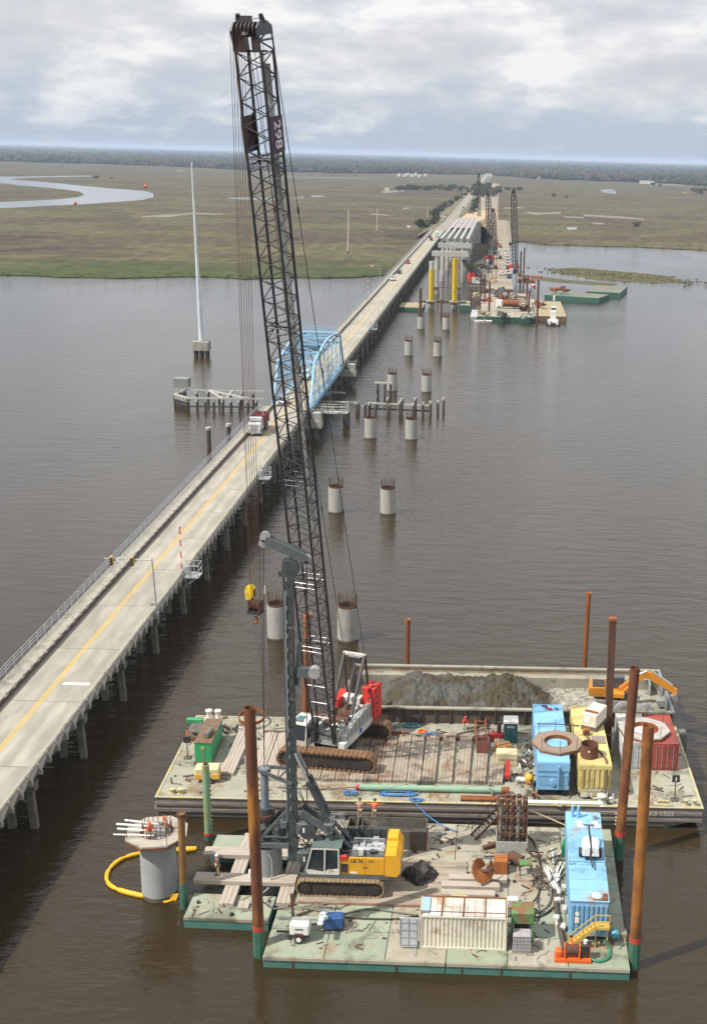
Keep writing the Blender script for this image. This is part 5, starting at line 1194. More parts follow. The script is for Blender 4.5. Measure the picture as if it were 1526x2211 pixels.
MB().pipe([(0, 0, -.8), (0, 0, -1.15), (.16, 0, -1.35), (.1, 0, -1.6), (-.12, 0, -1.62), (-.2, 0, -1.45)], [.1, .09, .12, .12, .09, .04], 8).build('hook', m_rustO, HB); MB().tube((0, 0, -.85), (0, 0, -1.05), .16, n=10).build('swivel', m_white, HB)
YB_ = thing('headache_ball', 'yellow painted auxiliary hook block just left above the dark hook block', 'hook block', PY(540, 1278, hyY + .3), CRZ)
m_hy = M('hook yellow', (.72, .52, .02), (.6, .40, .02), 2, .45, c3=(.25, .11, .03), s3=1.4, t3=.6)
MB().prism([(-.28, -.55), (-.36, .1), (-.22, .5), (.12, .62), (.36, .4), (.36, -.2), (.18, -.6)], 'y', -.20, -.12).build('cheek_plate', m_hy, YB_); MB().prism([(-.28, -.55), (-.36, .1), (-.22, .5), (.12, .62), (.36, .4), (.36, -.2), (.18, -.6)], 'y', .12, .20).build('cheek_plate', m_hy, YB_)
MB().tube((.05, -.11, .05), (.05, .11, .05), .36, n=16).build('sheave', m_rustO, YB_); MB().prism([(-.2, -.55), (.1, -.6), (.15, -1.3), (.02, -1.45), (-.08, -1.3), (-.12, -1.0)], 'y', -.11, .11).build('tail', m_hy, YB_)
for k in range(5):
    a = HK0 + Vector((-.28 + .16 * k, .04 * k, .0)); b = hs[k]
    o = MB().tube(a - a, b - a, .021, n=4).build('crane_rope', m_rustD, None, a); tag(o, 'thin dark crane rope down to the hook block, ' + ORD[k] + ' of five from the left', 'rope', 'crane hoist ropes')
a = PY(540, 1268, hyY + .3); b = MR @ bp_(58.6, -.95, 1.35); o = MB().tube((0, 0, 0), b - a, .021, n=4).build('crane_rope', m_rustD, None, a); tag(o, 'leftmost crane rope, holding the yellow auxiliary block', 'rope', 'crane hoist ropes')
for k in range(2):
    a = PY(547 + 6 * k, 1340, hyY); b = Vector((-16.3 + .4 * k, 91.4, 2.2)); o = MB().tube((0, 0, 0), b - a, .015, n=4).build('tag_line', m_rustD, None, a); tag(o, ['left thin tag line hanging from the hook block', 'right thin tag line hanging from the hook block'][k], 'rope')
# ================================================================== DRILL RIG
m_rg = M('rig dark grey', (0.036, 0.045, 0.047), (0.06, 0.07, 0.072), 1.4, .5, c3=(.17, .165, .15), s3=.8, t3=.66)
m_rg2 = M('rig mid grey', (0.072, 0.084, 0.087), (0.11, 0.12, 0.12), 1.4, .5, c3=(.12, .115, .10), s3=.8, t3=.66)
m_ry = PAINT('rig yellow', (.70, .35, .012), .45, (.40, .20, .04))
ZR = ZL + .18
RG = thing('drill_rig', 'yellow and grey tracked foundation drill rig with tall dark grey mast', 'drill rig', (-10.1, 82.6, ZR), 0)
for s in (-1, 1): track(RG, -.25, s * 1.75, 0, 6.4, 1.25, .9, .85, 44, M('tan track shoe', (.27, .20, .11), (.18, .13, .08), 2, .85), m_trk)
MB().cham((-.2, 0, .95), (3.0, 2.6, .6), .05).build('carbody', m_trk, RG); MB().tube((-.1, 0, 1.2), (-.1, 0, 1.5), 1.1, n=20).build('slew_ring', m_trk, RG)
mb = MB(); mb.bx(-3.0, 3.1, -1.5, 1.5, 1.42, 1.62); mb.prism([(-3.1, 1.28), (3.3, 1.28), (3.3, 1.58), (-3.3, 1.58)], 'y', -1.72, -1.51); mb.build('upper_frame', m_rg2, RG)
# cab (front is -x)
MB().prism([(-2.6, 1.62), (-2.75, 2.0), (-2.35, 3.65), (-.45, 3.65), (-.45, 1.62)], 'y', -1.62, -.45).build('cab_interior', M('cab interior', (.035, .04, .045), (.06, .065, .07), 2, .4), RG)
mb = MB()
for a, b in (((-2.78, 1.98), (-2.38, 3.68)), ((-2.38, 3.7), (-.4, 3.7)), ((-.4, 3.7), (-.4, 1.6)), ((-.4, 1.64), (-2.65, 1.64)), ((-2.65, 1.64), (-2.78, 1.98)), ((-1.45, 1.64), (-1.4, 3.7))):
    mb.bar((a[0], -1.66, a[1]), (b[0], -1.66, b[1]), .10, .13)
mb.prism([(-2.74, 1.6), (-2.74, 1.98), (-1.6, 1.78), (-1.15, 1.95), (-.42, 2.05), (-.42, 1.6)], 'y', -1.70, -1.64); mb.bx(-2.4, -.4, -1.6, -.42, 3.652, 3.74); mb.build('cab_frame', m_crwhite, RG)
for x0, x1 in ((-2.45, -1.5), (-1.38, -.48)): MB().prism([(x0 - (.18 if x0 < -2 else 0), 2.1), (x0, 3.6), (x1, 3.6), (x1, 2.1)], 'y', -1.632, -1.626).build('cab_window', m_glass, RG)
MB().bx(-1.1, -.8, -1.5, -1.2, 2.2, 2.9).build('hi_vis_jacket', M('hi vis yellow', (.6, .75, .05)), RG) if False else None
MB().bx(-2.4, -.2, -1.7, .1, 3.75, 3.82).build('roof_guard', M('green tinted guard', (.09, .13, .125), (.13, .17, .16), 3, .4), RG)
# housing panels on the near side
for x0, x1, nm in ((.35, 1.55, 'engine_door'), (1.58, 2.95, 'engine_door')): MB().bx(x0, x1, -1.66, -1.5, 1.64, 3.0).build(nm, m_ry, RG)
MB().bx(-.35, .33, -1.62, -1.5, 1.64, 2.9).build('tool_bay', m_ry, RG); MB().bx(-.25, .25, -1.68, -1.62, 1.8, 2.5).build('filter_rack', m_black, RG)
MB().cham((-.05, -1.55, 3.0), (.55, .3, .35), .05).build('red_hose_bundle', m_red, RG)
MB().bx(.3, 2.95, -1.49, 1.45, 1.64, 2.85).build('engine_housing', m_rg2, RG)
mb = MB()
for k in range(5): mb.cham((.7 + .5 * k, -.4 + .5 * (k % 2), 3.0), (.42, .9, .3 + .1 * (k % 3)), .04)
mb.tube((.6, -.6, 3.15), (2.7, -.6, 3.15), .16, n=10); mb.tube((1.9, .1, 3.1), (2.8, .1, 3.1), .2, n=10); mb.bx(.5, 2.8, .5, .62, 2.85, 3.35); mb.build('engine_parts', m_galv, RG)
mb = MB()
for k in range(5): mb.bar((.35 + .65 * k, -1.45, 2.9), (.35 + .65 * k, -1.45, 3.55), .045); mb.bar((.35 + .65 * k, 1.4, 2.9), (.35 + .65 * k, 1.4, 3.9), .045)
mb.bar((.35, -1.45, 3.5), (2.95, -1.45, 3.5), .045); mb.bar((.35, 1.4, 3.85), (2.95, 1.4, 3.85), .045); mb.build('handrail', m_rg2, RG)
mb = MB(); mb.bx(-.6, 3.0, 1.5, 2.3, 1.7, 1.85); mb.bx(-.6, 3.0, 1.45, 1.55, 1.9, 3.6); mb.build('catwalk', m_rg, RG)
for k in range(3): MB().tube((.6 + .8 * k, 1.9, 1.85), (.6 + .8 * k, 1.9, 3.4), .05, n=6).build('platform_post', m_galv, RG)
# counterweight
for y0, y1 in ((-1.72, -.45), (-.40, .40), (.45, 1.72)): MB().prism([(3.0, 1.55), (3.9, 1.55), (4.15, 1.9), (4.15, 2.9), (3.8, 3.3 if y0 < 0.4 else 3.5), (3.0, 3.3 if y0 < .4 else 3.5)], 'y', y0, y1).build('counterweight', m_ry, RG)
MB().bx(4.16, 4.19, -1.4, -1.0, 2.4, 2.8).build('grey_sticker', m_galv, RG)
text_part('lettering', 'LB 36', .40, m_black, RG, Matrix.Translation((.95, -1.668, 2.74)) @ Matrix.Rotation(PI / 2, 4, 'X'), .003)
text_part('lettering', '-410', .26, m_black, RG, Matrix.Translation((1.95, -1.668, 2.74)) @ Matrix.Rotation(PI / 2, 4, 'X'), .003)
MB().bx(.42, .95, -1.672, -1.662, 1.70, 1.86).build('maker_plate', m_white, RG)
for x in (1.45, 1.68): MB().bx(x - .05, x + .05, -1.69, -1.66, 2.2, 2.28).build('latch', m_black, RG)
# mast: local x of mast axis
MX, MY = -14.0 + 10.1, -.3
mz0, mz1 = 3.2 - ZR, 26.4 - ZR
mast = MB().bx(MX - .27, MX + .27, MY - .34, MY + .36, mz0, mz1).build('mast', m_rg, RG)
mb = MB(); mb.bx(MX - .42, MX - .31, MY - .30, MY + .30, mz0, mz1 - .6); mb.build('guide_rail', m_rg2, mast)
for k in range(22): MB().tube((MX + .08, MY - .345, mz0 + 1.0 + .98 * k), (MX + .08, MY - .352, mz0 + 1.0 + .98 * k), .11, n=12).build('pin_hole', m_black, mast)
mb = MB()
for k in range(18): mb.box((MX - .13, MY - .36, mz0 + 4.2 + 1.05 * k), (.07, .05, .3))
mb.tube((MX - .22, MY - .38, mz0 + 10), (MX - .22, MY - .38, mz1 - 2), .045, n=6); mb.build('mast_hose', m_galv, mast)
for z in (8.0, 15.0, 20.5): MB().bx(MX - .33, MX + .33, MY - .37, MY + .39, z, z + .18).build('mast_flange', m_rg2, mast)
# mast head with jib
hdm = MB().prism([(MX - .45, mz1 - .6), (MX - .35, mz1 + .25), (MX + .55, mz1 + .1), (MX + .8, mz1 - .5), (MX + .35, mz1 - 1.3), (MX - .35, mz1 - 1.3)], 'y', MY - .36, MY + .36).build('mast_head', m_rg, RG)
jb = MB(); A0 = Vector((-15.55 + 10.1, MY, 28.05 - ZR)); A1 = Vector((-12.75 + 10.1, MY, 26.75 - ZR))
for s in (-1, 1): jb.bar(A0 + Vector((0, s * .3, 0)), A1 + Vector((0, s * .3, 0)), .07, .62)
jb.bar(A0.lerp(A1, .08) + Vector((0, 0, .18)), A0.lerp(A1, .95) + Vector((0, 0, .18)), .6, .06); jb.build('head_jib', m_rg2, RG)
for p, r in ((A0 + Vector((-.05, 0, .18)), .42), (A0 + Vector((-.2, 0, -.28)), .32), (A1 + Vector((.05, 0, -.05)), .34), (A1 + Vector((.0, 0, -.4)), .26)):
    for s in (-1, 1): MB().tube(p + Vector((0, s * .16 - .05, 0)), p + Vector((0, s * .16 + .05, 0)), r * .86, n=18).build('jib_sheave', M('sheave grey', (.34, .34, .32), (.24, .24, .23), 2, .5), RG)
MB().bx(MX - .7, MX - .4, MY - .2, MY + .2, mz1 - 1.0, mz1 - .6).build('head_box', m_rg, RG)
# kelly bar, guide and rotary head
KX, KY = -16.15 + 10.1, .1
MB().tube((KX, KY, .9), (KX, KY, 8.9), .21, n=16).build('kelly_inner', m_rg2, RG); MB().tube((KX, KY, 5.9), (KX, KY, 9.2), .30, n=18).build('kelly_bar', M('blue grey kelly', (.14, .17, .20), (.19, .22, .25), 1.5, .5), RG)
mb = MB(); mb.ring((KX, KY), .48, .30, 8.95, 9.2, 18); mb.bar((KX, KY - .42, 9.1), (MX, MY - .45, 8.4), .12, .26); mb.bar((KX, KY + .42, 9.1), (MX, MY + .45, 9.2), .12, .26); mb.bar((MX - .9, MY - .4, 8.9), (MX - .5, MY + .4, 9.1), .1); mb.build('kelly_guide', m_rg2, RG)
MB().ring((KX, KY), .5, .3, 5.5, 6.0, 18).build('kelly_damper', m_rg, RG); MB().tube((KX, KY, 5.25), (KX, KY, 5.5), .62, n=18).build('damper_ring', m_rustD, RG)
mb = MB(); zb = 3.1
mb.bx(KX - .75, MX - .3, KY - .9, KY + .9, zb, zb + .35)
for yy in (-.8, .8):
    mb.bar((KX - .6, KY + yy, zb + .3), (MX - .4, KY + yy * .6, zb + 3.0), .16, .2); mb.bar((MX - .45, KY + yy * .6, zb), (MX - .45, KY + yy * .6, zb + 3.2), .22); mb.bar((KX - .6, KY + yy, zb + .9), (MX - .4, KY + yy, zb + .9), .12)
mb.build('rotary_sled', m_rg2, RG); MB().tube((KX, KY, zb + .36), (KX, KY, zb + 1.25), .48, n=18).build('rotary_drive', m_rg, RG); MB().tube((KX, KY, zb - .6), (KX, KY, zb), .42, n=18).build('drive_sleeve', m_rg, RG)
for yy in (-.45, .5): MB().cham((MX - 1.0, KY + yy, zb + 1.2), (.5, .5, 1.1), .06).build('hydraulic_motor', m_rg, RG)
# mast carriage and kinematics
for z in (4.6, 2.2): 
    MB().cham((MX + .75, MY - .2, z + .2), (.9, .8, .9), .06).build('winch_frame', m_rg2, RG); MB().tube((MX + 1.15, MY - .65, z), (MX + 1.15, MY + .65, z), .62, n=18).build('winch_drum', m_rg, RG); MB().box((MX + .85, MY - .66, z + .15), (.14, .02, .4)).build('winch_label', m_white, RG)
def w2(x, y, z): return (x + 10.1, y - 82.6, z - ZR)
for dy in (-.45, .5):
    MB().tube(w2(-13.75, 82.3 + dy * .6, 11.9), w2(-12.75, 82.4 + dy, 9.4), .11, n=10).build('mast_cylinder_rod', m_galv, RG); MB().tube(w2(-12.85, 82.4 + dy, 9.7), w2(-11.35, 82.6 + dy, 6.2), .19, n=12).build('mast_cylinder', m_rg, RG)
    MB().bar(w2(-13.4, 82.3 + dy, 7.2), w2(-11.3, 82.5 + dy, 5.6), .26, .5).build('link_arm', m_rg2, RG)
    MB().bar(w2(-11.4, 82.5 + dy, 6.1), w2(-10.6, 82.7 + dy, 2.7), .3, .55).build('lift_arm', m_rg, RG)
    MB().tube(w2(-11.1, 82.5 + dy, 5.9), w2(-9.4, 83.0 + dy, 3.4), .15, n=10).build('lift_cylinder', m_rg2, RG)
MB().cham((-11.35 + 10.1, 0.0, 5.9 - ZR), (.7, 1.6, .8), .08).build('knuckle', m_rg2, RG)
mb = MB()
for dy in (-.35, .3): mb.bar(w2(-10.75, 83.9 + dy, 6.0), w2(-9.3, 83.9 + dy, 2.6), .07)
for k in range(9): mb.bar(w2(-10.75 + .16 * k, 83.55, 6.0 - .38 * k), w2(-10.75 + .16 * k, 84.2, 6.0 - .38 * k), .05)
mb.build('ladder', m_galv, RG)
mb = MB()
for k in range(5): mb.bar(w2(-11.2 + .25 * k, 82.1, 6.1), w2(-11.2 + .25 * k, 82.1, 7.0), .04)
mb.bar(w2(-11.2, 82.1, 7.0), w2(-10.2, 82.1, 7.0), .04); mb.bar(w2(-11.2, 82.1, 6.55), w2(-10.2, 82.1, 6.55), .04); mb.build('knuckle_rail', m_galv, RG)
# auxiliary sheave arm on the mast
MB().bar(w2(-13.5, 82.3, 18.2), w2(-12.4, 82.3, 18.15), .5, .75).build('aux_arm', m_rg2, RG); MB().tube(w2(-12.3, 82.0, 18.2), w2(-12.3, 82.6, 18.2), .42, n=18).build('aux_sheave', MATS['sheave grey'], RG); MB().bar(w2(-13.6, 82.3, 17.2), w2(-13.3, 82.3, 20.4), .3, .35).build('aux_bracket', m_rg, RG)
# rig ropes
for x, r in ((-15.75, .03), (-16.0, .02)):
    MB().tube(w2(x, 82.4, 27.8), w2(-16.15, 82.7, 9.8), r, n=5).build('kelly_rope', m_lat, RG)
MB().tube(w2(-15.7, 82.4, 24.6), w2(-15.74, 82.4, 24.0), .04, n=6).build('rope_marker', m_white, RG)
for dy in (-.15, .2): MB().tube(w2(-12.75, 82.3 + dy, 26.5), w2(-13.0, 82.3 + dy, 6.0), .025, n=4).build('winch_rope', m_lat, RG)

# hydraulic hoses and small fittings
rs = random.Random(77)
for k in range(12):
    a = Vector(w2(-14.2 + rs.uniform(-.5, .7), 82.2 + rs.uniform(-.6, .5), 5 + rs.uniform(-1, 4))); b = Vector(w2(-11.6 + rs.uniform(-.8, 1.2), 82.4 + rs.uniform(-.6, .6), 4.6 + rs.uniform(-1.2, 1.4))); mid = a.lerp(b, .5) + Vector((0, 0, -rs.uniform(.5, 1.3)))
    MB().pipe(spline([a, a.lerp(mid, .6) + Vector((.1, 0, -.1)), mid, b], 4), .035, 5).build('hydraulic_hose', m_lat, RG)
for k in range(16): MB().cham((KX + rs.uniform(-.4, 1.6), KY + rs.choice((-1, 1)) * rs.uniform(.35, .9), zb + rs.uniform(.3, 2.4)), (rs.uniform(.15, .4), rs.uniform(.15, .4), rs.uniform(.2, .6)), .03).build('sled_fitting', m_rg if k % 2 else m_rg2, RG)
for k in range(7): MB().cham((.2 + rs.uniform(0, 2.4), rs.uniform(-1.2, 1.2), 3.1), (rs.uniform(.2, .5), rs.uniform(.2, .5), rs.uniform(.2, .5)), .04).build('deck_fitting', rs.choice((m_galv, m_rg, m_crwhite, m_black)), RG)
# ================================================================== THINGS ON THE BARGES
m_ctn = PAINT('container cream', (.66, .62, .50), .62)
m_ctnr = PAINT('container roof', (.60, .58, .52), .9)
def corrug(x0, x1, z0, z1, y, n, d, side=-1):
    """corrugated wall in the xz plane at y; returns MB"""
    mb = MB(); w = (x1 - x0) / n; pts = []
    for k in range(n):
        a = x0 + k * w; pts += [(a, 0), (a + w * .3, 0), (a + w * .5, d), (a + w * .8, d)]
    pts.append((x1, 0)); vs = []
    for zz in (z0, z1):
        for px, py in pts: vs.append((px, y - side * py, zz))
    m_ = len(pts); mb.add(vs, [(i, i + 1, i + 1 + m_, i + m_) if side < 0 else (i + m_, i + 1 + m_, i + 1, i) for i in range(m_ - 1)]); return mb
def container(label, loc, rz, L, mw, mr, mend, name='shipping_container', grp=None, open_door=False, W=2.44, H=2.59):
    """local x along its length, doors at the -x end"""
    t_ = thing(name, label, 'shipping container', loc, rz, grp); n = int(L / .29)
    for s in (-1, 1):
        o = corrug(.16, L - .16, .16, H - .12, s * (W / 2 - .03), n, .055, s).build('side_wall', mw, t_)
    MB().bx(.05, L - .05, -W / 2 + .08, W / 2 - .08, .1, H - .16).build('inner_box', mw, t_)
    mb = MB(); nr = int(L / .55)
    for k in range(nr): mb.bx(.1 + (L - .2) * k / nr + .02, .1 + (L - .2) * (k + 1) / nr - .02, -W / 2 + .1, W / 2 - .1, H - .12, H - .06)
    mb.bx(.1, L - .1, -W / 2 + .1, W / 2 - .1, H - .15, H - .10); mb.build('roof', mr, t_)
    mb = MB()
    for s in (-1, 1):
        mb.bx(.16, L - .16, s * (W / 2 - .06) - .06, s * (W / 2 - .06) + .06, 0, .16); mb.bx(.16, L - .16, s * (W / 2 - .05) - .05, s * (W / 2 - .05) + .05, H - .12, H)
        for x in (.08, L - .08): mb.bx(x - .08, x + .08, s * (W / 2 - .08) - .08, s * (W / 2 - .08) + .08, 0, H)
    for x in (.08, L - .08): mb.bx(x - .07, x + .07, -W / 2 + .16, W / 2 - .16, H - .13, H - .001); mb.bx(x - .07, x + .07, -W / 2 + .16, W / 2 - .16, 0, .16)
    mb.build('corner_frame', mw, t_)
    if not open_door:
        for s in (-1, 1):
            d = MB().bx(-.035, .0, s * .02 if s > 0 else -W / 2 + .16, W / 2 - .16 if s > 0 else -.02, .17, H - .14).build('door', mend, t_)
            mb = MB()
            for q in range(5): mb.bx(-.055, -.035, s * .06 if s > 0 else -W / 2 + .2, W / 2 - .2 if s > 0 else -.06, .35 + q * .46, .42 + q * .46)
            mb.build('door_rib', mend, d); mb = MB()
            for yy in (.25, .75): mb.tube((-.07, s * yy, .2), (-.07, s * yy, H - .18), .022, n=6)
            mb.build('lock_bar', m_galv, d)
    return t_
# white container on the lower barge
DZ = ZL + .02
wc = container('cream white container with rust streaked corrugated side on the lower barge', (-4.15, 76.0, DZ), math.radians(-.6), 6.06, m_ctn, m_ctnr, m_ctn, open_door=True)
dr = MB().bx(-1.35, -.08, -1.30, -1.24, .15, 2.45).build('open_door', M('pale grey door', (.50, .53, .55), (.42, .44, .45), 1.5, .5), wc); mb = MB()
for q in range(4): mb.bx(-1.33, -.1, -1.33, -1.30, .3 + q * .58, .36 + q * .58)
for xx in (-1.3, -.72, -.14): mb.bx(xx - .03, xx + .03, -1.335, -1.30, .2, 2.4)
mb.build('door_rib', m_galv, dr)
rk = thing('pipe_rack', 'rusty pipe frame lying over the roof of the cream white container', 'frame', (-4.15, 76.0, DZ + 2.6), math.radians(-.6)); mb = MB()
for x in (0.1, 1.5, 3.0, 4.5, 5.95): mb.bar((x, -1.15, .0), (x, 1.15, .0), .07); mb.bar((x, -1.15, 0), (x, -1.15, .35), .05)
mb.bar((.1, -1.15, .35), (5.95, -1.15, .35), .05); mb.bar((.1, 1.15, .05), (5.95, 1.15, .05), .07); mb.build('tubes', m_rust, rk)
o = MB().bx(-4.05, -3.5, 75.2, 77.0, DZ + 2.62, DZ + 2.66).build('blue_sheet', M('pale blue sheet', (.25, .40, .55), (.30, .44, .56), 2, .6)); tag(o, 'pale blue sheet on the left end of the cream white container roof', 'sheet')
# white light-tower trailer and blue generator
t_ = thing('light_tower', 'white towable light tower with folded mast at the left front of the lower barge', 'light tower', (-13.1, 75.6, DZ), math.radians(-2))
MB().cham((.6, 0, 1.02), (1.35, 1.1, .78), .08).build('cabinet', m_white, t_); MB().cham((.6, 0, .55), (1.3, 1.05, .2), .02).build('chassis', m_black, t_)
o = MB().prism([(.15, .45), (.3, .75), (.85, .75), (1.0, .45), (.9, .45), (.8, .66), (.35, .66), (.25, .45)], 'y', -.68, -.5).build('mudguard', M('maroon guard', (.10, .03, .05), (.08, .03, .04)), t_)
wh = MB().tube((.58, -.70, .33), (.58, -.48, .33), .32, n=18).build('wheel', m_tyre, t_); MB().tube((.58, -.715, .33), (.58, -.70, .33), .18, n=14).build('rim', m_white, wh)
wh = MB().tube((.58, .48, .33), (.58, .70, .33), .32, n=18).build('wheel', m_tyre, t_)
MB().bar((-.9, 0, 1.5), (2.0, .15, 1.52), .14).build('folded_mast', m_galv, t_); MB().bar((1.9, -.4, 1.5), (1.9, .7, 1.5), .06).build('lamp_bar', m_black, t_); MB().bar((-.05, 0, .5), (-1.1, 0, .45), .1).build('drawbar', m_black, t_)
for k, y in enumerate((-.45, -.05, .35, .7)): MB().lathe((2.05, y, 1.52), [(.05, -.12), (.20, .0), (.22, .08)], 12).build('lamp', M('lamp reflector', (.72, .74, .76), (.6, .62, .64), 2, .2, .3), t_)
MB().bx(.3, .9, -.558, -.55, 1.0, 1.1).build('nameplate', m_black, t_); MB().pipe([(.1, -.75, .5), (.1, -.9, .05), (.35, -.95, .05), (.4, -.8, .5)], .025, 5).build('jack', m_black, t_)
t_ = thing('generator', 'dark blue generator set behind the white light tower', 'generator', (-10.35, 76.9, DZ), math.radians(6))
MB().cham((0, 0, .62), (1.35, .85, .85), .06).build('canopy', M('dark blue paint', (.02, .075, .22), (.03, .09, .26), 2, .4), t_); MB().bx(-.7, .7, -.45, .45, .02, .2).build('skid', m_black, t_); mb = MB()
for s in (-1, 1): mb.bar((.75, s * .4, .1), (.75, s * .4, .95), .05); mb.bar((-.75, s * .4, .1), (-.75, s * .4, .95), .05)
mb.build('frame', m_black, t_)
for y in (-.35, .3): MB().lathe((-.62, y, 1.05), [(.05, -.1), (.24, .0), (.25, .08)], 14).build('work_lamp', MATS['lamp reflector'], t_)
for lab, x, y, rz, L in (('aluminium ladder lying left of the white light tower', -14.25, 75.2, 1.0, 2.6), ('short steel ladder lying right of the dark blue generator', -9.6, 76.4, .5, 1.1)):
    t_ = thing('ladder', lab, 'ladder', (x, y, DZ + .05), rz); mb = MB(); mb.bar((0, -.2, .03), (L, -.2, .03), .05); mb.bar((0, .2, .03), (L, .2, .03), .05)
    for k in range(int(L / .3)): mb.bar((.15 + .3 * k, -.2, .03), (.15 + .3 * k, .2, .03), .035)
    mb.build('rails', m_galv, t_)
t_ = thing('hand_cart', 'dark steel frame with a small wheel left of the light tower drawbar', 'cart', (-13.4, 77.8, DZ)); MB().tube((-.07, 0, .28), (.07, 0, .28), .28, n=16).build('wheel', m_tyre, t_); MB().bar((0, .1, .3), (-.15, .3, 1.9), .16).build('upright', m_rustD, t_); MB().bar((-.4, .2, .9), (.3, .2, 1.1), .1).build('arm', m_rustD, t_)
# green hopper and tote
t_ = thing('pump_unit', 'green box pump unit on legs with rusty top right of the cream container', 'pump', (3.0, 76.5, DZ)); m_pg = M('bright green rusty', (.07, .19, .06), (.10, .22, .08), 1, .6, c3=(.20, .09, .04), s3=.8, t3=.55)
MB().cham((0, 0, 1.95), (1.6, 1.5, .85), .05).build('tank', m_pg, t_); mb = MB()
for sx in (-1, 1):
    for sy in (-1, 1): mb.bar((sx * .7, sy * .65, 0), (sx * .7, sy * .65, 1.5), .1)
mb.bx(-.78, .78, -.7, .7, .05, .15); mb.build('legs', m_pg, t_); MB().cham((0, 0, .7), (1.1, 1.0, 1.0), .1).build('motor', m_black, t_); MB().bx(-1.2, -.8, -.3, .3, 1.7, 1.95).build('outlet', m_galv, t_)
t_ = thing('tote_tank', 'caged pallet tote with grey wrapped load in front of the green pump unit', 'tote', (2.95, 75.05, DZ)); MB().cham((0, 0, .75), (1.25, 1.0, 1.15), .06).build('tank', M('tote grey', (.27, .24, .27), (.40, .38, .38), 1.5, .5), t_); MB().bx(-.66, .66, -.52, .52, .0, .14).build('pallet', m_wood, t_); mb = MB()
for k in range(6): mb.bar((-.63 + .25 * k, -.515, .14), (-.63 + .25 * k, -.515, 1.33), .03)
for k in range(5): mb.bar((-.64, -.515, .2 + .28 * k), (.64, -.515, .2 + .28 * k), .03); mb.bar((.64, -.515, .2 + .28 * k), (.64, .515, .2 + .28 * k), .03)
mb.build('cage', m_galv, t_)
# augers
def auger(label, x, y, z, R, m_, lay, rz, name='drill_auger'):
    t_ = thing(name, label, 'auger', (x, y, z), rz); n = 30; mb = MB(); vs = []
    for k in range(n + 1):
        a = 2 * PI * 1.1 * k / n; h = .95 * k / n; vs += [(.14 * math.cos(a), .14 * math.sin(a), h), (R * math.cos(a), R * math.sin(a), h), (.14 * math.cos(a), .14 * math.sin(a), h + .05), (R * math.cos(a), R * math.sin(a), h + .05)]
    fs = []
    for k in range(n): i = 4 * k; fs += [(i, i + 1, i + 5, i + 4), (i + 2, i + 6, i + 7, i + 3), (i + 1, i + 3, i + 7, i + 5)]
    mb.add(vs, fs); o = mb.build('flight', m_, t_); s = MB().tube((0, 0, -.25), (0, 0, 1.35), .15, n=12).box((0, 0, 1.45), (.34, .34, .3)).build('shaft', m_rustD if m_ is m_rustO else m_, t_)
    for q in (o, s): q.rotation_euler = lay; q.location = (0, 0, R * .8 * abs(math.sin(lay[0])))
    return t_
auger('rusty orange drill auger lying on the pale timbers', -.3, 82.9, DZ + .45, .95, m_rustO, (1.15, 0, .5), .4); auger('pale yellow drill auger behind the cream container roof', -1.5, 79.2, DZ + .1, .95, M('pale yellow mud', (.50, .42, .22), (.45, .38, .25), 1.2, .8), (.55, .3, 0), 0)
t_ = thing('rusty_box', 'bright orange rusted steel box beside the auger', 'steel box', (1.5, 84.9, DZ)); MB().cham((0, 0, .55), (1.05, 1.1, 1.1), .04).build('box', m_rustO, t_); MB().bx(-.56, .56, -.04, .04, .05, 1.12).build('seam', m_rust, t_)
t_ = thing('casing_shoe', 'short rusty cone shaped drill tool behind the orange rusted box', 'drill tool', (2.6, 86.0, DZ + .45), -.5); o = MB().lathe((0, 0, -.7), [(.15, 0), (.45, .3), (.45, 1.2), (.5, 1.3)], 16).build('cone', m_rustD, t_); o.rotation_euler = (0, PI / 2 + .2, 0)
t_ = thing('steel_stand', 'small green steel stand right of the orange rusted box', 'stand', (3.4, 84.6, DZ), .1); MB().bx(-.5, .5, -.4, .4, .9, 1.0).build('top', m_pg, t_)
for sx in (-1, 1):
    for sy in (-1, 1): MB().bar((sx * .45, sy * .35, 0), (sx * .45, sy * .35, .9), .07).build('leg', m_rustD, t_)
# rack of drill tools
t_ = thing('drill_pipe_rack', 'rack of dark upright drill pipes in a grey tray on the lower barge', 'pipe rack', (2.35, 88.6, DZ)); tr = MB(); tr.bx(-1.25, 1.25, -1.05, -.97, 0, .9); tr.bx(-1.25, 1.25, .97, 1.05, 0, .9); tr.bx(-1.25, -1.17, -.97, .97, 0, .9); tr.bx(1.17, 1.25, -.97, .97, 0, 1.1); tr.bx(-1.17, 1.17, -.97, .97, 0, .08); tr.build('tray', M('pale grey tray', (.40, .40, .37), (.30, .30, .28), 1.5, .6), t_)
for j in range(2):
    for i in range(5):
        x, y = -.9 + .46 * i, -.45 + .75 * j; h = 4.3 + random.uniform(-.15, .15); o = MB().tube((x, y, .1), (x + .02, y + .03, h), .17, n=12).build('drill_pipe', m_rustD if (i + j) % 3 else M('dull steel pipe', (.16, .14, .12), (.24, .21, .18), 1.5, .6), t_); MB().tube((x + .02, y + .03, h - .45), (x + .02, y + .03, h), .20, n=12).build('joint', m_rustD, o)
mb = MB()
for z in (1.5, 2.9, 4.0):
    for y in (-.8, .7): mb.bar((-1.15, y, z), (1.15, y, z), .08)
    for x in (-1.15, 1.15): mb.bar((x, -.8, z), (x, .7, z), .08)
for x in (-1.15, 1.15):
    for y in (-.8, .7): mb.bar((x, y, 0), (x, y, 4.1), .09)
mb.build('frame', m_rustD, t_)
t_ = thing('access_stair', 'steel stair leaning up to the big barge beside the drill pipe rack', 'stair', (-.75, 89.6, DZ), .45); mb = MB()
for s in (-.4, .4): mb.bar((0, s, 0), (2.3, s, 1.9), .06, .2)
mb.build('stringer', m_rustD, t_)
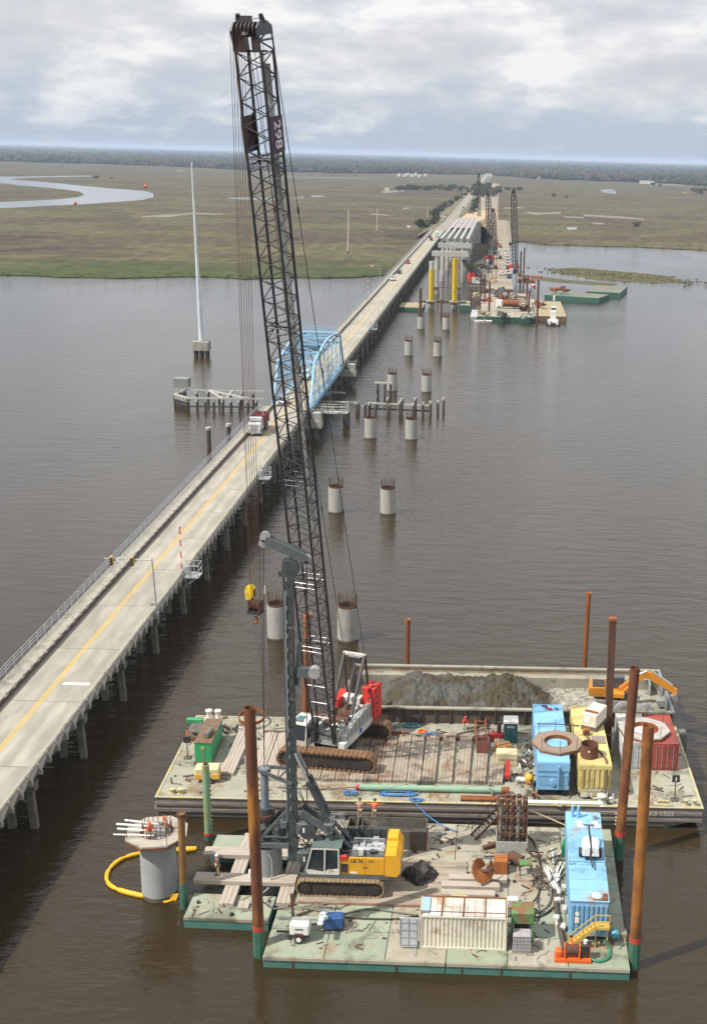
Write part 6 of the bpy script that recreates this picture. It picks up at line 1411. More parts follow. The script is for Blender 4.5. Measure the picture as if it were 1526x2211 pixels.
for k in range(7): MB().bx(.15 + .31 * k, .40 + .31 * k, -.38, .38, .16 + .255 * k, .19 + .255 * k).build('tread', M('pale treads', (.42, .40, .33), (.33, .31, .26), 2, .8), t_)
mb = MB()
for k in range(4): mb.bar((.1 + .7 * k, .42, .1 + .58 * k), (.1 + .7 * k, .42, 1.1 + .58 * k), .035)
mb.bar((.1, .42, 1.1), (2.2, .42, 2.84), .035); mb.build('handrail', m_rustD, t_)
o = MB().bar((0, 0, .15), (1.6, .9, .3), .35, .25).build('steel_channel', m_rustD, None, (0.1, 87.8, DZ)); tag(o, 'rusty steel channel lying at the foot of the access stair', 'steel channel')
# spoil bins and mud by the rig
m_bin = M('bin dark steel', (.075, .07, .062), (.13, .115, .095), 1.2, .8, c3=(.25, .22, .17), s3=.8, t3=.62)
def bin_(label, x, y, L, W_, H_):
    t_ = thing('spoil_bin', label, 'skip', (x, y, DZ), 0, 'open spoil bins behind the rig'); mb = MB(); mb.bx(-L / 2, L / 2, -W_ / 2, -W_ / 2 + .08, 0, H_); mb.bx(-L / 2, L / 2, W_ / 2 - .08, W_ / 2, 0, H_); mb.bx(-L / 2, -L / 2 + .08, -W_ / 2 + .08, W_ / 2 - .08, 0, H_); mb.bx(L / 2 - .08, L / 2, -W_ / 2 + .08, W_ / 2 - .08, 0, H_); mb.build('walls', m_bin, t_)
    for k in range(int(L) + 1): MB().bx(-L / 2 + L * k / (int(L) + .001) - .05, -L / 2 + L * k / (int(L) + .001) + .05, -W_ / 2 - .1, -W_ / 2, 0, H_).build('rib', m_rust, t_)
    mb = MB(); mb.bx(-L / 2 + .09, L / 2 - .09, -W_ / 2 + .09, W_ / 2 - .09, 0, H_ * .45); mb.build('spoil', M('wet spoil', (.055, .05, .04), (.10, .09, .07), 1.2, .7, bump=.6, bscale=3), t_)
bin_('long dark open spoil bin behind the drill rig engine', -7.2, 88.6, 5.6, 2.2, 1.6); bin_('tan sided open spoil bin right behind the yellow counterweight', -10.2, 89.3, .0 + 1.2, 1.6, 1.3)
rubble('wet black spoil mound behind the drill rig counterweight', -4.6, 83.5, DZ - .5, 1.3, M('wet black spoil', (.022, .02, .017), (.045, .04, .033), 2, .6, bump=.6, bscale=4), 4, 'spoil_mound', 'mound', None, .85)
rubble('heap of tan drilling spoil left of the rig cab', -12.2, 88.0, DZ - .5, 1.6, M('tan spoil', (.33, .29, .21), (.25, .22, .16), 1.5, .95, bump=.7, bscale=3), 9, 'spoil_heap', 'heap', None, .5)
# frac tanks
def frac_tank(label, x, y, z, L, W_, H_, col, rz=0.0, legs=.6, front='panel'):
    """closed corrugated tank lying along y, its near end at y"""
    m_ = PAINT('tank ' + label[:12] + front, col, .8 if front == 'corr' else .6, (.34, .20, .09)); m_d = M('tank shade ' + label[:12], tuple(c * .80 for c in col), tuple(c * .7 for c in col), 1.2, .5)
    t_ = thing('frac_tank', label, 'tank', (x, y, z), rz)
    MB().bx(-W_ / 2 + .06, W_ / 2 - .06, .06, L - .06, legs, H_ - .06).build('shell', m_, t_)
    np_ = 9
    for k in range(np_): MB().bx(-W_ / 2, W_ / 2, L * k / np_ + .012, L * (k + 1) / np_ - .012, H_ - .06, H_ + random.uniform(-.004, .004)).build('roof_panel', m_, t_)
    for s in (-1, 1):
        n = 22; mb = MB()
        for k in range(n): a = .15 + (L - .3) * k / n; w = (L - .3) / n; mb.prism([(a, 0), (a + w * .25, .07), (a + w * .6, .07), (a + w * .85, 0)], 'z', 0, 1) if False else mb.bx(s * (W_ / 2 - .06) - (.07 if s < 0 else 0), s * (W_ / 2 - .06) + (.07 if s > 0 else 0), a, a + w * .55, legs + .1, H_ - .12)
        mb.build('side_corrugation', m_, t_)
    for sx in (-1, 1):
        for yy in (.5, 1.7, L - 2.5, L - 1.2): MB().tube((sx * (W_ / 2 - .35) - .22, yy, .45), (sx * (W_ / 2 - .35) + .22, yy, .45), .45, n=14).build('wheel', m_tyre, t_)
    MB().bx(-W_ / 2, W_ / 2, -.02, .12, legs - .12, legs + .22).build('bumper', m_ if front != 'ribs' else m_yel, t_)
    if front == 'panel':
        MB().bx(-W_ / 2 + .15, W_ / 2 - .1, -.01, .055, legs + .3, H_ - .85).build('end_recess', m_d, t_); MB().prism([(H_ - .85 + .0, 0), (0, 0)], 'x', 0, 0) if False else None
        MB().bx(-W_ / 2, W_ / 2, -.06, .05, H_ - .82, H_ - .06).build('end_header', m_, t_); MB().bx(-W_ / 2 + .1, W_ / 2 - .1, -.05, .0, legs + 1.15, legs + 1.3).build('end_rib', m_, t_); MB().bx(.35, .47, -.28, -.0, legs + .1, H_ - .3).build('end_fin', m_, t_); mh = MB().tube((.0, -.14, legs + .62), (.0, -.01, legs + .62), .33, n=18).build('manhole', m_, t_); MB().tube((.0, -.18, legs + .62), (.0, -.14, legs + .62), .14, n=10).build('hub', m_d, mh)
    elif front == 'ribs':
        for k in range(6): xx = -W_ / 2 + .3 + k * (W_ - .6) / 5; MB().prism([(xx - .15, .06), (xx - .10, -.06), (xx + .10, -.06), (xx + .15, .06)], 'z', legs + .35, H_ - .45).build('end_rib', m_, t_)
        MB().bx(-W_ / 2, W_ / 2, -.05, .05, H_ - .42, H_ - .06).build('end_header', m_, t_); MB().bx(-.55, .55, -.14, -.03, legs - .42, legs + .18).build('hitch_frame', m_yel, t_)
        for sx in (-1, 1): MB().bx(sx * (W_ / 2 - .5) - .3, sx * (W_ / 2 - .5) + .3, -.05, .0, .2, .62).build('mud_flap', m_crwhite, t_)
    else:
        for k in range(8): xx = -W_ / 2 + .2 + k * (W_ - .4) / 7; MB().prism([(xx - .13, .06), (xx - .08, -.05), (xx + .08, -.05), (xx + .13, .06)], 'z', legs + .1, H_ - .35).build('end_rib', m_d, t_)
    return t_
BLUE = (.22, .46, .70)
ft1 = frac_tank('sky blue frac tank on the big barge, carrying an octagonal timber collar', 5.85, 94.9, ZU + .02, 11.5, 2.75, 3.2, BLUE, UA, .75)
ft2 = frac_tank('cream yellow frac tank on the big barge next to the sky blue one', 9.35, 94.6, ZU + .02, 11.7, 2.75, 3.2, (.62, .50, .20), UA, .75, 'ribs')
ft3 = frac_tank('sky blue frac tank with rust stained roof and yellow stair on the lower barge', 7.65, 76.15, ZL + .02, 12.4, 2.75, 3.2, (.225, .46, .68), -.022, .55, 'corr')
for x, y in ((-.85, 11.6), (-.4, 11.5)): MB().tube((x, y, 3.2), (x, y, 4.2), .13, n=10).build('vent_pipe', MATS['tank sky blue fracorr'], ft3)
mb = MB(); mb.tube((.85, 11.3, 3.2), (.85, 11.3, 3.55), .16, n=10); mb.tube((.85, 11.3, 3.55), (.85, 11.3, 3.6), .2, n=10); mb.build('valve', m_galv, ft3)
for sx in (-1.3, 1.3): MB().bar((sx, 4.6, 3.2), (sx, 4.6, 3.95), .07).build('roof_post', m_galv, ft3)
MB().bar((-1.3, 4.6, 3.5), (1.3, 4.6, 3.5), .045).build('roof_rail', M('teal rail', (.06, .20, .25), (.08, .22, .27)), ft3)
MB().cham((.75, .55, 3.25), (1.0, .8, .1), .02).build('hatch_plate', m_rust, ft3); MB().lathe((.55, .6, 3.3), [(.42, 0), (.40, .12), (.05, .18)], 18).build('hatch', M('pale blue hatch', (.38, .52, .60), (.45, .55, .6), 2, .4), ft3); MB().tube((-.85, -.08, 2.2), (-.85, -.02, 2.2), .16, n=12).build('gauge', m_white, ft3); MB().bx(-1.0, -.7, -.1, -.02, 1.5, 1.9).build('gauge_box', m_white, ft3)
m_sty = M('stair yellow', (.60, .40, .08), (.52, .35, .08), 2, .5)
st = thing('tank_stair', 'yellow steel stair climbing to the right along the end of the lower blue tank', 'stair', (7.65, 75.45, ZL + .02), -.022); mb = MB()
for yy in (-.3, .3): mb.bar((-1.45, yy, .05), (.35, yy, 1.75), .06, .26); mb.bar((.35, yy, 1.75), (1.35, yy, 1.75), .06, .2)
mb.build('stringer', m_sty, st)
for k in range(7): MB().bx(-1.35 + .25 * k, -1.12 + .25 * k, -.28, .28, .2 + .23 * k, .23 + .23 * k).build('tread', m_sty, st)
MB().bx(.35, 1.35, -.28, .28, 1.72, 1.76).build('landing', m_sty, st); mb = MB()
for yy in (-.32,): 
    for x, z in ((-1.4, .1), (-.5, .95), (.35, 1.75), (1.35, 1.75)): mb.bar((x, yy, z), (x, yy, z + 1.05), .05)
    mb.bar((-1.4, yy, 1.15), (.35, yy, 2.8), .05); mb.bar((.35, yy, 2.8), (1.35, yy, 2.8), .05); mb.bar((-1.4, yy, .65), (.35, yy, 2.3), .04); mb.bar((.35, yy, 2.3), (1.35, yy, 2.3), .04)
mb.build('handrail', m_sty, st)
for sx in (.45, 1.25): MB().bar((sx, 0, 0), (sx, 0, 1.72), .08).build('stair_leg', m_sty, st)
# light tower on the tank roof
t_ = thing('light_tower', 'white light tower trailer with round lamps standing on the lower blue tank roof', 'light tower', (8.05, 81.9, ZL + 3.24), -.03)
for s in (-1, 1): MB().prism([(s * .07, .45), (s * .62, .45), (s * .55, 1.05), (s * .07, 1.2)], 'y', -.65, .95).build('cabinet', m_white, t_)
MB().bx(-.6, .6, -.6, .9, .3, .45).build('chassis', m_black, t_)
for s in (-1, 1): MB().tube((s * .66, .1, .33), (s * .84, .1, .33), .33, n=14).build('wheel', m_tyre, t_)
MB().bar((0, -.75, .95), (-.1, 1.9, 1.55), .13).build('folded_mast', m_black, t_); MB().bar((0, -.6, .4), (.1, -1.9, .3), .1).build('drawbar', m_black, t_); MB().bar((-.85, 1.9, 1.55), (.6, 1.9, 1.55), .07).build('lamp_bar', m_black, t_)
for x, y in ((-.85, 2.15), (-.75, 1.6), (.35, 2.15), (.55, 1.65)): MB().lathe((x, y, 1.55), [(.06, -.15), (.25, 0), (.28, .08)], 14).build('lamp', MATS['lamp reflector'], t_)
# orange winch, hoses, ball
t_ = thing('winch', 'bright orange red winch with engine at the front edge below the yellow stair', 'winch', (6.5, 74.1, DZ), -.02); m_or = M('winch orange', (.70, .12, .015), (.58, .10, .015), 2, .45)
MB().bx(-1.3, 1.2, -.5, .5, .0, .22).build('base_frame', m_or, t_); MB().tube((-.5, 0, .75), (.3, 0, .75), .36, n=16).build('drum', m_rustD, t_)
for x in (-.6, .4): MB().prism([(-.4, .22), (.4, .22), (.25, 1.0), (.1, 1.35), (-.1, 1.35), (-.25, 1.0)], 'y', 0, .1).build('x', m_or, t_) if False else MB().prism([(-.4, .22), (.4, .22), (.22, 1.15), (-.22, 1.15)], 'x', x - .05, x + .05).build('side_plate', m_or, t_)
MB().cham((.8, .1, .75), (.55, .6, .9), .06).build('engine', m_black, t_); MB().cham((1.05, .1, .85), (.2, .5, .5), .04).build('fuel_tank', m_red, t_); MB().cham((-1.0, 0, .5), (.4, .6, .5), .05).build('gear_case', m_or, t_); MB().bar((.05, -.1, .3), (-.15, .1, 1.55), .14).build('lever_post', m_or, t_); MB().tube((.8, .1, 1.2), (.8, .1, 1.45), .14, n=10).build('air_filter', m_white, t_)
o = MB().lathe((0, 0, 0), [(.02, -.4), (.28, -.28), (.4, 0), (.28, .28), (.02, .4)], 14).build('blue_buoy', M('teal buoy', (.08, .28, .36), (.11, .32, .4), 2, .5), None, (9.55, 76.5, DZ + .4)); tag(o, 'teal round buoy on the right edge behind the yellow stair', 'buoy')
o = MB().cham((0, 0, .2), (.9, .7, .4), .05).build('tan_box', m_deckT, None, (10.0, 76.9, DZ)); tag(o, 'tan box next to the teal buoy', 'box')
def hose(label, pts, r, m_, cat='hose', name='hose', k=5, grp=None):
    p0 = Vector(pts[0]); q = spline([Vector(p) - p0 for p in pts], k); o = MB().pipe(q, r, 7).build(name, m_, None, p0); return tag(o, label, cat, grp)
m_hg = M('green hose', (.03, .17, .10), (.04, .20, .12), 2, .5); m_hk = M('black hose', (.025, .024, .022), (.05, .045, .04), 2, .6); m_hs = M('grey hose', (.13, .125, .10), (.18, .17, .14), 2, .7)
zh = DZ + .09
hose('green hose curling from the lower blue tank to the winch', [P(1304, 2030, ZL + .7), P(1316, 2050, zh), P(1312, 2068, zh), P(1290, 2075, zh), P(1268, 2066, zh)], .10, m_hg)
for k in range(5): hose('bright green hose, ' + ORD[k] + ' strand from the left of the bundle beside the lower blue tank', [P(1216 + 1.5 * k, 1812, 3.0), P(1213 + 2 * k, 1830, 2.4), P(1214 + 1.6 * k, 1850, 1.4)], .07, M('bright green hose', (.02, .27, .12), (.02, .22, .10), 2, .5), grp='coiled green hose')
hose('thick black hose running beside the lower blue tank down to the winch', [P(1205, 1870, zh), P(1202, 1900, zh), P(1200, 1950, zh), P(1208, 2000, zh), P(1218, 2050, zh)], .20, M('brown black hose', (.06, .045, .035), (.09, .07, .05), 2, .7))
hose('dark hose looping from the green pump unit up to the drill pipe rack', [P(1141, 1955, 2.2), P(1160, 1935, zh), P(1168, 1900, zh), P(1166, 1870, zh), P(1160, 1840, zh), P(1150, 1815, zh), P(1135, 1802, zh)], .08, m_hk)
hose('dark hose looping right of the green pump unit', [P(1141, 1968, 2.0), P(1165, 1968, zh), P(1185, 1950, zh), P(1190, 1920, zh), P(1195, 1895, zh)], .09, m_hs)
hose('second dark hose of the green pump unit, lower loop', [P(1141, 1975, 1.8), P(1160, 1980, zh), P(1180, 1970, zh), P(1198, 1955, zh)], .08, m_hk)
hose('long dark hose snaking across the front deck behind the light tower', [P(590, 1962, zh), P(640, 1958, zh), P(690, 1966, zh), P(720, 1976, zh), P(790, 1962, zh), P(850, 1968, zh), P(905, 1976, zh)], .07, m_hs); hose('dark hose lying straight behind the blue generator', [P(745, 1980, zh), P(800, 1983, zh), P(860, 1983, zh), P(912, 1974, zh)], .06, m_hk); hose('tangled dark hose left of the red kerb angle', [P(640, 1975, zh), P(680, 1962, zh), P(700, 1955, zh), P(672, 1958, zh), P(715, 1948, zh)], .06, m_hs)
for k in range(9):
    a = P(1196 + random.uniform(-4, 10), 1880 + random.uniform(-20, 50), DZ + .12); an = random.uniform(1.0, 2.1); L = random.uniform(1.2, 2.6); o = MB().tube((0, 0, 0), (L * math.cos(an), L * math.sin(an), .25 + random.uniform(0, .3)), .045, n=8).build('pvc_pipe', m_pvc, None, a); tag(o, 'white plastic pipe left of the lower blue tank, ' + ORD[k] + ' of the loose pile', 'pipe', 'loose white pipes by the blue tank')
o = MB().tube((0, 0, 0), (-.05, -2.6, 0), .09, n=8).build('pvc_pipe', m_pvc, None, P(1200, 1952, DZ + .12)); tag(o, 'single white pipe lying straight beside the thick black hose', 'pipe')
for k in range(7):
    a = P(1208 + random.uniform(-10, 14), 1900 + 17 * k + random.uniform(-5, 5), DZ); o = MB().cham((0, 0, .22), (random.uniform(.3, .6), random.uniform(.4, .7), .36), .06).build('white_sack', M('white sack', (.40, .40, .40), (.54, .53, .51), 3, .8), None, a); o.rotation_euler = (0, 0, random.uniform(-.4, .4)); tag(o, 'white sack, ' + ORD[k] + ' from the back in the row along the lower blue tank', 'sack', 'white sacks by the blue tank')
def jumble(label, x, y, z, w, d, h, mats_, seed, cat='scrap', name='scrap_pile', n=14, th=1.0):
    t_ = thing(name, label, cat, (x, y, z)); rs = random.Random(seed)
    for i in range(n):
        a = Vector((rs.uniform(-w, w), rs.uniform(-d, d), rs.uniform(.03, h))); b = a + Vector((rs.uniform(-w, w), rs.uniform(-d, d), rs.uniform(-.1, .3))); MB().bar(a, b, rs.uniform(.05, .16) * th, rs.uniform(.05, .2) * th).build('scrap_piece', rs.choice(mats_), t_)
    return t_
jumble('dark open steel frame with cables right of the orange rusted box', 4.2, 83.0, DZ, .6, .9, .7, [m_rustD, m_bin], 3); jumble('black bin of scrap hoses left of the green hose bundle', 4.9, 86.6, DZ, .9, .5, .6, [m_bin, m_hk, m_rustD], 5); jumble('heap of grey tarpaulin and scrap behind the green pump unit', 3.2, 79.2, DZ, .7, .4, .35, [m_hs, m_galv, m_hk], 6, n=18); jumble('loose timber scraps in front of the drill rig track', -11.6, 79.2, DZ, 1.6, .4, .12, [m_wood, m_hs], 8, n=10); jumble('pile of loose sticks and bags beside the lower blue tank', 5.6, 84.0, DZ, .5, 1.6, .5, [m_pvc, m_wood, m_galv], 12, n=16)
o = MB().cham((0, 0, .2), (.8, .6, .4), .03).build('cooler', M('pale blue grey box', (.50, .53, .58), (.42, .45, .50), 3, .5), None, (2.4, 80.6, DZ)); tag(o, 'pale blue grey box behind the right end of the cream container', 'box')
t_ = thing('water_cooler', 'white and blue cooler on the front crossed mat near the worker', 'cooler', (-16.95, 82.15, ZL + .72), .1); MB().cham((-.2, 0, .22), (.5, .5, .44), .04).build('white_part', m_white, t_); MB().cham((.3, .03, .2), (.45, .5, .4), .04).build('blue_part', M('cooler blue', (.05, .13, .42)), t_)

def debris(name, x0, x1, y0, y1, z, n, seed, keep=None):
    """scraps of timber, rope ends and offcuts that litter a deck"""
    rs = random.Random(seed); mb = MB()
    for i in range(n):
        x, y = rs.uniform(x0, x1), rs.uniform(y0, y1)
        if keep and not keep(x, y): continue
        mb.mat(rs.randrange(5)); a = rs.uniform(0, PI)
        if rs.random() < .5: L = rs.uniform(.2, 1.1); mb.box((x, y, z + .04), (L, rs.uniform(.04, .12), rs.uniform(.04, .09)), a)
        elif rs.random() < .6: s_ = rs.uniform(.08, .28); mb.box((x, y, z + s_ * .4), (s_, s_ * rs.uniform(.6, 1.2), s_ * .8), a)
        else:
            pts = [(x + .25 * k * math.cos(a) + rs.uniform(-.12, .12), y + .25 * k * math.sin(a) + rs.uniform(-.12, .12), z + .03) for k in range(6)]; mb.pipe(pts, .028, 4)
    o = mb.build(name, [m_wood, m_rustD, m_hs, m_galv, m_hk]); o['kind'] = 'stuff'
debris('deck_litter', -14.2, 9.8, 73.9, 91.3, ZL + .01, 330, 5)
debris('deck_litter', -26.8, 17.6, 93.4, 108.2, ZU + .03, 330, 6, lambda x, y: not (-20.5 < x < .5 and 96 < y < 105.5))
debris('deck_litter', -20.8, -15.4, 78.0, 80.2, ZL + .01, 25, 7)
# ================================================================== THINGS ON THE BIG BARGE
DU = ZU + .02
t_ = thing('power_pack', 'green hydraulic power pack with rusty top and grey exhaust on the big barge', 'power pack', (-24.65, 98.9, DU), UA + .0)
m_gp = M('power pack green', (.025, .30, .12), (.03, .26, .11), .8, .45, c3=(.16, .15, .05), s3=1.0, t3=.68, stretch=(1, 1, .4))
MB().bx(-.72, .72, 0, 4.9, .25, 2.0).build('housing', m_gp, t_); MB().bx(-.76, .76, -.04, 4.94, 2.0, 2.06).build('roof', M('rusty brown roof', (.15, .075, .045), (.20, .13, .08), .8, .8, c3=(.10, .06, .04), s3=.8, t3=.55), t_); MB().bx(-.8, .8, -.1, 5.0, 0, .25).build('skid', M('olive skid', (.15, .13, .04), (.12, .09, .04)), t_)
MB().tube((.15, .8, 2.35), (.35, 2.2, 2.35), .22, n=14).build('exhaust', M('grey exhaust', (.17, .18, .15), (.12, .12, .10)), t_); em = MB().tube((0, -.01, 1.55), (0, -.05, 1.55), .17, n=18).build('round_emblem', m_yel, t_); MB().tube((0, -.051, 1.55), (0, -.06, 1.55), .09, n=12).build('emblem_centre', m_rustO, em); MB().bx(-.12, .12, -.02, 0, .35, 1.2).build('rust_streak_strip', M('streaked strip', (.10, .22, .08), (.14, .20, .08)), t_)
t_ = thing('hose_reel', 'large dark hose reel behind the green power pack', 'hose reel', (-26.2, 104.3, DU), .2)
for x in (-.45, .45): MB().ring((0, 0), 1.0, .55, 0, .08, 24).build('flange', m_bin, t_, (0, 0, .3 + (.5 if x > 0 else 0)))
MB().tube((0, 0, .3), (0, 0, .85), .6, n=20).build('core', m_bin, t_); MB().bx(-1.3, .9, -.9, .9, 0, .25).build('base', m_rust, t_)
o = MB().cham((0, 0, .3), (1.5, .5, .35), .04).build('green_trestle', m_gp, None, (-27.3, 107.0, DU)); tag(o, 'small green steel frame on the far left corner of the big barge', 'frame')
jumble('black tangle of hoses and a white box behind the green power pack', -23.6, 105.2, DU, .8, .5, .6, [m_bin, m_hk, m_white, m_black], 21, n=18)
t_ = thing('air_compressor', 'orange and cream towable air compressor in front of the green power pack', 'compressor', (-23.6, 96.1, DU), .08); m_ac = M('compressor orange', (.66, .38, .06), (.60, .34, .06), 1, .5)
MB().cham((0, 0, .62), (2.1, 1.25, .5), .06).build('lower_body', m_ac, t_); MB().cham((0, 0, 1.1), (2.0, 1.2, .48), .08).build('canopy', M('compressor cream', (.64, .55, .30), (.58, .50, .28), 1, .5), t_); MB().bar((-1.0, 0, .45), (-2.1, 0, .35), .12).build('drawbar', m_bin, t_); MB().pipe([(-1.2, .2, .4), (-1.7, .4, .2), (-1.9, -.1, .1), (-1.4, -.4, .15)], .06, 6).build('red_hose', m_rust, t_)
for s in (-1, 1): MB().tube((.1, s * .66, .32), (.1, s * .82, .32), .32, n=14).build('wheel', m_tyre, t_)
t_ = thing('steel_ring', 'large thin rusty steel ring propped on the deck behind the left front spud', 'steel ring', (-22.0, 107.3, DU), 0); o = MB().ring((0, 0), 1.25, 1.15, 0, .28, 32).build('ring', m_rust, t_); o.rotation_euler = (.15, 0, 0); o.location = (0, 0, .55); jb_ = MB()
for a in (.4, 1.9, 3.6, 5.2): jb_.bar((1.1 * math.cos(a), 1.1 * math.sin(a), 0), (1.1 * math.cos(a), 1.1 * math.sin(a), .45), .12)
jb_.build('props', m_wood, t_)
def bitt(label, x, y, m_, h=.75, r=.2, grp='mooring bollards', n=2, dx=.65, cat='bollard'):
    for k in range(n):
        t_ = thing('bollard', label[k], cat, (x + k * dx, y, ZU + .01), 0, grp); MB().lathe((0, 0, 0), [(r * 1.2, 0), (r, .05), (r, h * .75), (r * 1.35, h * .85), (r * 1.35, h)], 14).build('post', m_, t_); MB().cham((0, 0, .02), (r * 3, r * 3, .04), .01).build('foot', m_, t_)
bitt(['left white bollard on the far left corner of the big barge', 'right white bollard on the far left corner of the big barge'], -26.2, 108.0, m_white, .9, .24, dx=.85)
bitt(['left yellow bollard by the right front corner of the big barge', 'right yellow bollard by the right front corner of the big barge'], 17.0, 94.0, m_yel, .55, .18, dx=.75)
bitt(['left yellow bollard at the left front corner of the big barge', 'right yellow bollard at the left front corner of the big barge'], -26.0, 93.6, m_yel, .45, .17, dx=.6)
t_ = thing('cleat', 'long yellow mooring cleat near the right front corner of the big barge', 'cleat', (15.1, 94.05, DU), 0); MB().cham((0, 0, .06), (1.5, .6, .12), .02).build('base', m_yel, t_); MB().bar((-.5, 0, .32), (.5, 0, .32), .16, .14).build('horn', m_yel, t_); MB().bx(-.2, -.05, -.08, .08, .12, .3).build('leg', m_yel, t_); MB().bx(.05, .2, -.08, .08, .12, .3).build('leg', m_yel, t_)
t_ = thing('capstan', 'cream double horned bitt at the front edge before the cream yellow tank', 'bitt', (9.95, 93.85, DU)); MB().lathe((0, 0, 0), [(.5, 0), (.34, .15), (.30, .6), (.44, .72), (.44, .85), (.1, .9)], 16).build('body', m_crwhite, t_)
for s in (-1, 1): MB().pipe([(s * .3, 0, .55), (s * .75, 0, .5), (s * .95, 0, .7), (s * .9, 0, .95)], .08, 7).build('horn', m_crwhite, t_)
o = MB().lathe((0, 0, 0), [(.1, 0), (.25, .1), (.3, .3), (.2, .45)], 12).build('plastic_jug', m_white, None, (10.75, 94.1, DU)); tag(o, 'white jug on deck right of the cream double bitt', 'jug')
for lab, x, y, h in (('black sign panel on a thin post near the right front corner', 16.2, 94.9, 2.0), ('black lamp post on a thin stand near the left edge of the big barge', -26.3, 100.0, 1.8)):
    t_ = thing('sign_post', lab, 'sign post', (x, y, DU)); MB().tube((0, 0, 0), (0, 0, h), .05, n=8).build('post', m_rustD, t_); MB().cham((0, 0, .05), (.6, .6, .1), .02).build('foot', m_bin, t_); MB().cham((0, 0, h), (.62, .16, .62), .02).build('panel', m_black, t_)
    if x > 0: MB().bx(-.05, .05, -.1, -.08, h - .2, h + .15).build('mark', m_white, t_)
# pipes, ropes
t_ = thing('green_pipe', 'long pale green pipe with red end lying along the front of the big barge', 'pipe', (-10.5, 95.05, DU + .28), UA); MB().tube((0, 0, 0), (12.0, 0, 0), .27, n=16).build('tube', M('pale green pipe', (.22, .36, .25), (.19, .31, .21), .6, .6, c3=(.20, .15, .07), s3=.5, t3=.63), t_); MB().tube((-.3, 0, 0), (0, 0, 0), .22, n=14).build('red_cap', m_red, t_); MB().tube((12.0, 0, 0), (12.7, 0, 0), .285, n=16).build('rusty_end', m_rust, t_); MB().pipe([(-.3, 0, 0), (-3.5, -.1, -.2), (-7, .1, -.22)], .06, 6).build('tail_hose', m_hs, t_)
for k, lab in enumerate(('front rusty pipe of the pair lying behind the drill pipe rack', 'rear rusty pipe of the pair lying behind the drill pipe rack')):
    o = MB().tube((0, 0, 0), (4.3, .06, 0), .15, n=12).build('rusty_pipe', m_rust, None, (-1.9, 93.75 + .34 * k, DU + .16)); tag(o, lab, 'pipe')
o = MB().tube((0, 0, 0), (7.0, .05, 0), .17, n=12).build('white_pipe', m_pvc, None, (3.0, 93.55, DU + .17)); tag(o, 'long white pipe along the front edge of the big barge before the blue tank', 'pipe')
m_rope = M('blue rope', (.03, .14, .36), (.06, .20, .42), 4, .8); m_ropeT = M('tan rope', (.42, .34, .22), (.34, .27, .17), 4, .9)
def coil(label, x, y, z, R, m_, seed, turns=5, cat='rope', r=.05, ell=1.0):
    rs = random.Random(seed); pts = []
    for k in range(turns * 14): a = 2 * PI * k / 14; rr = R * (.55 + .45 * rs.random()); pts.append((rr * math.cos(a) + .12 * math.sin(a * .37 + seed), rr * math.sin(a) * .55 * ell, .03 + .012 * k / 7 + rs.uniform(0, .05)))
    o = MB().pipe(pts, r, 5).build('rope_coil', m_, None, (x, y, z)); return tag(o, label, cat)
coil('small blue rope bundle left of the long green pipe front', -11.2, 94.4, DU, .6, m_rope, 1, 3); coil('wide flat blue rope coil in front of the long green pipe', -7.2, 94.45, DU, 1.7, m_rope, 2, 4, ell=.5); coil('blue rope heap with a white can near the front edge', -5.6, 93.5, DU, .55, m_rope, 3, 4); coil('blue green rope coil by the mud barge wall, right of the crane', -7.0, 107.6, DU, .9, M('teal rope', (.06, .20, .24), (.10, .26, .30), 4, .8), 4, 5); coil('teal rope strewn behind the crane tracks', -9.6, 107.1, DU, 1.7, MATS['teal rope'], 5, 3, ell=.5); coil('blue rope coil with a yellow end near the sitting worker', -5.1, 105.7, DU, .8, m_rope, 6, 4); coil('tan rope tied round the front edge before the blue tank', 6.4, 93.4, DU, .5, m_ropeT, 7, 3)
hose('blue mooring rope sagging from the big barge to the lower barge', [P(898, 1735, DU), P(925, 1762, 1.2), P(955, 1782, ZL + .1), P(985, 1795, ZL + .08)], .055, m_rope, 'rope', 'mooring_rope'); hose('tan mooring rope from the rack to the lower blue tank', [P(1140, 1748, 2.6), P(1175, 1762, 2.0), P(1228, 1785, 2.2)], .055, m_ropeT, 'rope', 'mooring_rope'); hose('long grey hose crossing the big barge from the mats to the rack', [P(1050, 1640, DU + .1), P(1054, 1690, DU + .1), P(1060, 1708, DU + .6), P(1068, 1722, DU + .1), P(1077, 1740, DU + .1)], .09, m_hs)
hose('dark hose running from the left of the ladder toward the red pump', [P(985, 1585, DU + .08), P(1010, 1578, DU + .08), P(1040, 1574, DU + .08), P(1062, 1573, DU + .08), P(1060, 1600, DU + .08)], .08, m_hs)
o = MB().ring((0, 0), .42, .24, 0, .14, 20).build('life_ring', m_red, None, (-5.9, 106.4, DU)); tag(o, 'orange red life ring lying behind the crane mats', 'life ring'); o.data.materials[0] = m_or
o = MB().bx(-11.2, -7.4, 105.55, 105.85, DU, DU + .35).build('steel_beam', m_rust); tag(o, 'dark rusty beam lying between the crane track and the mud barge', 'steel beam')
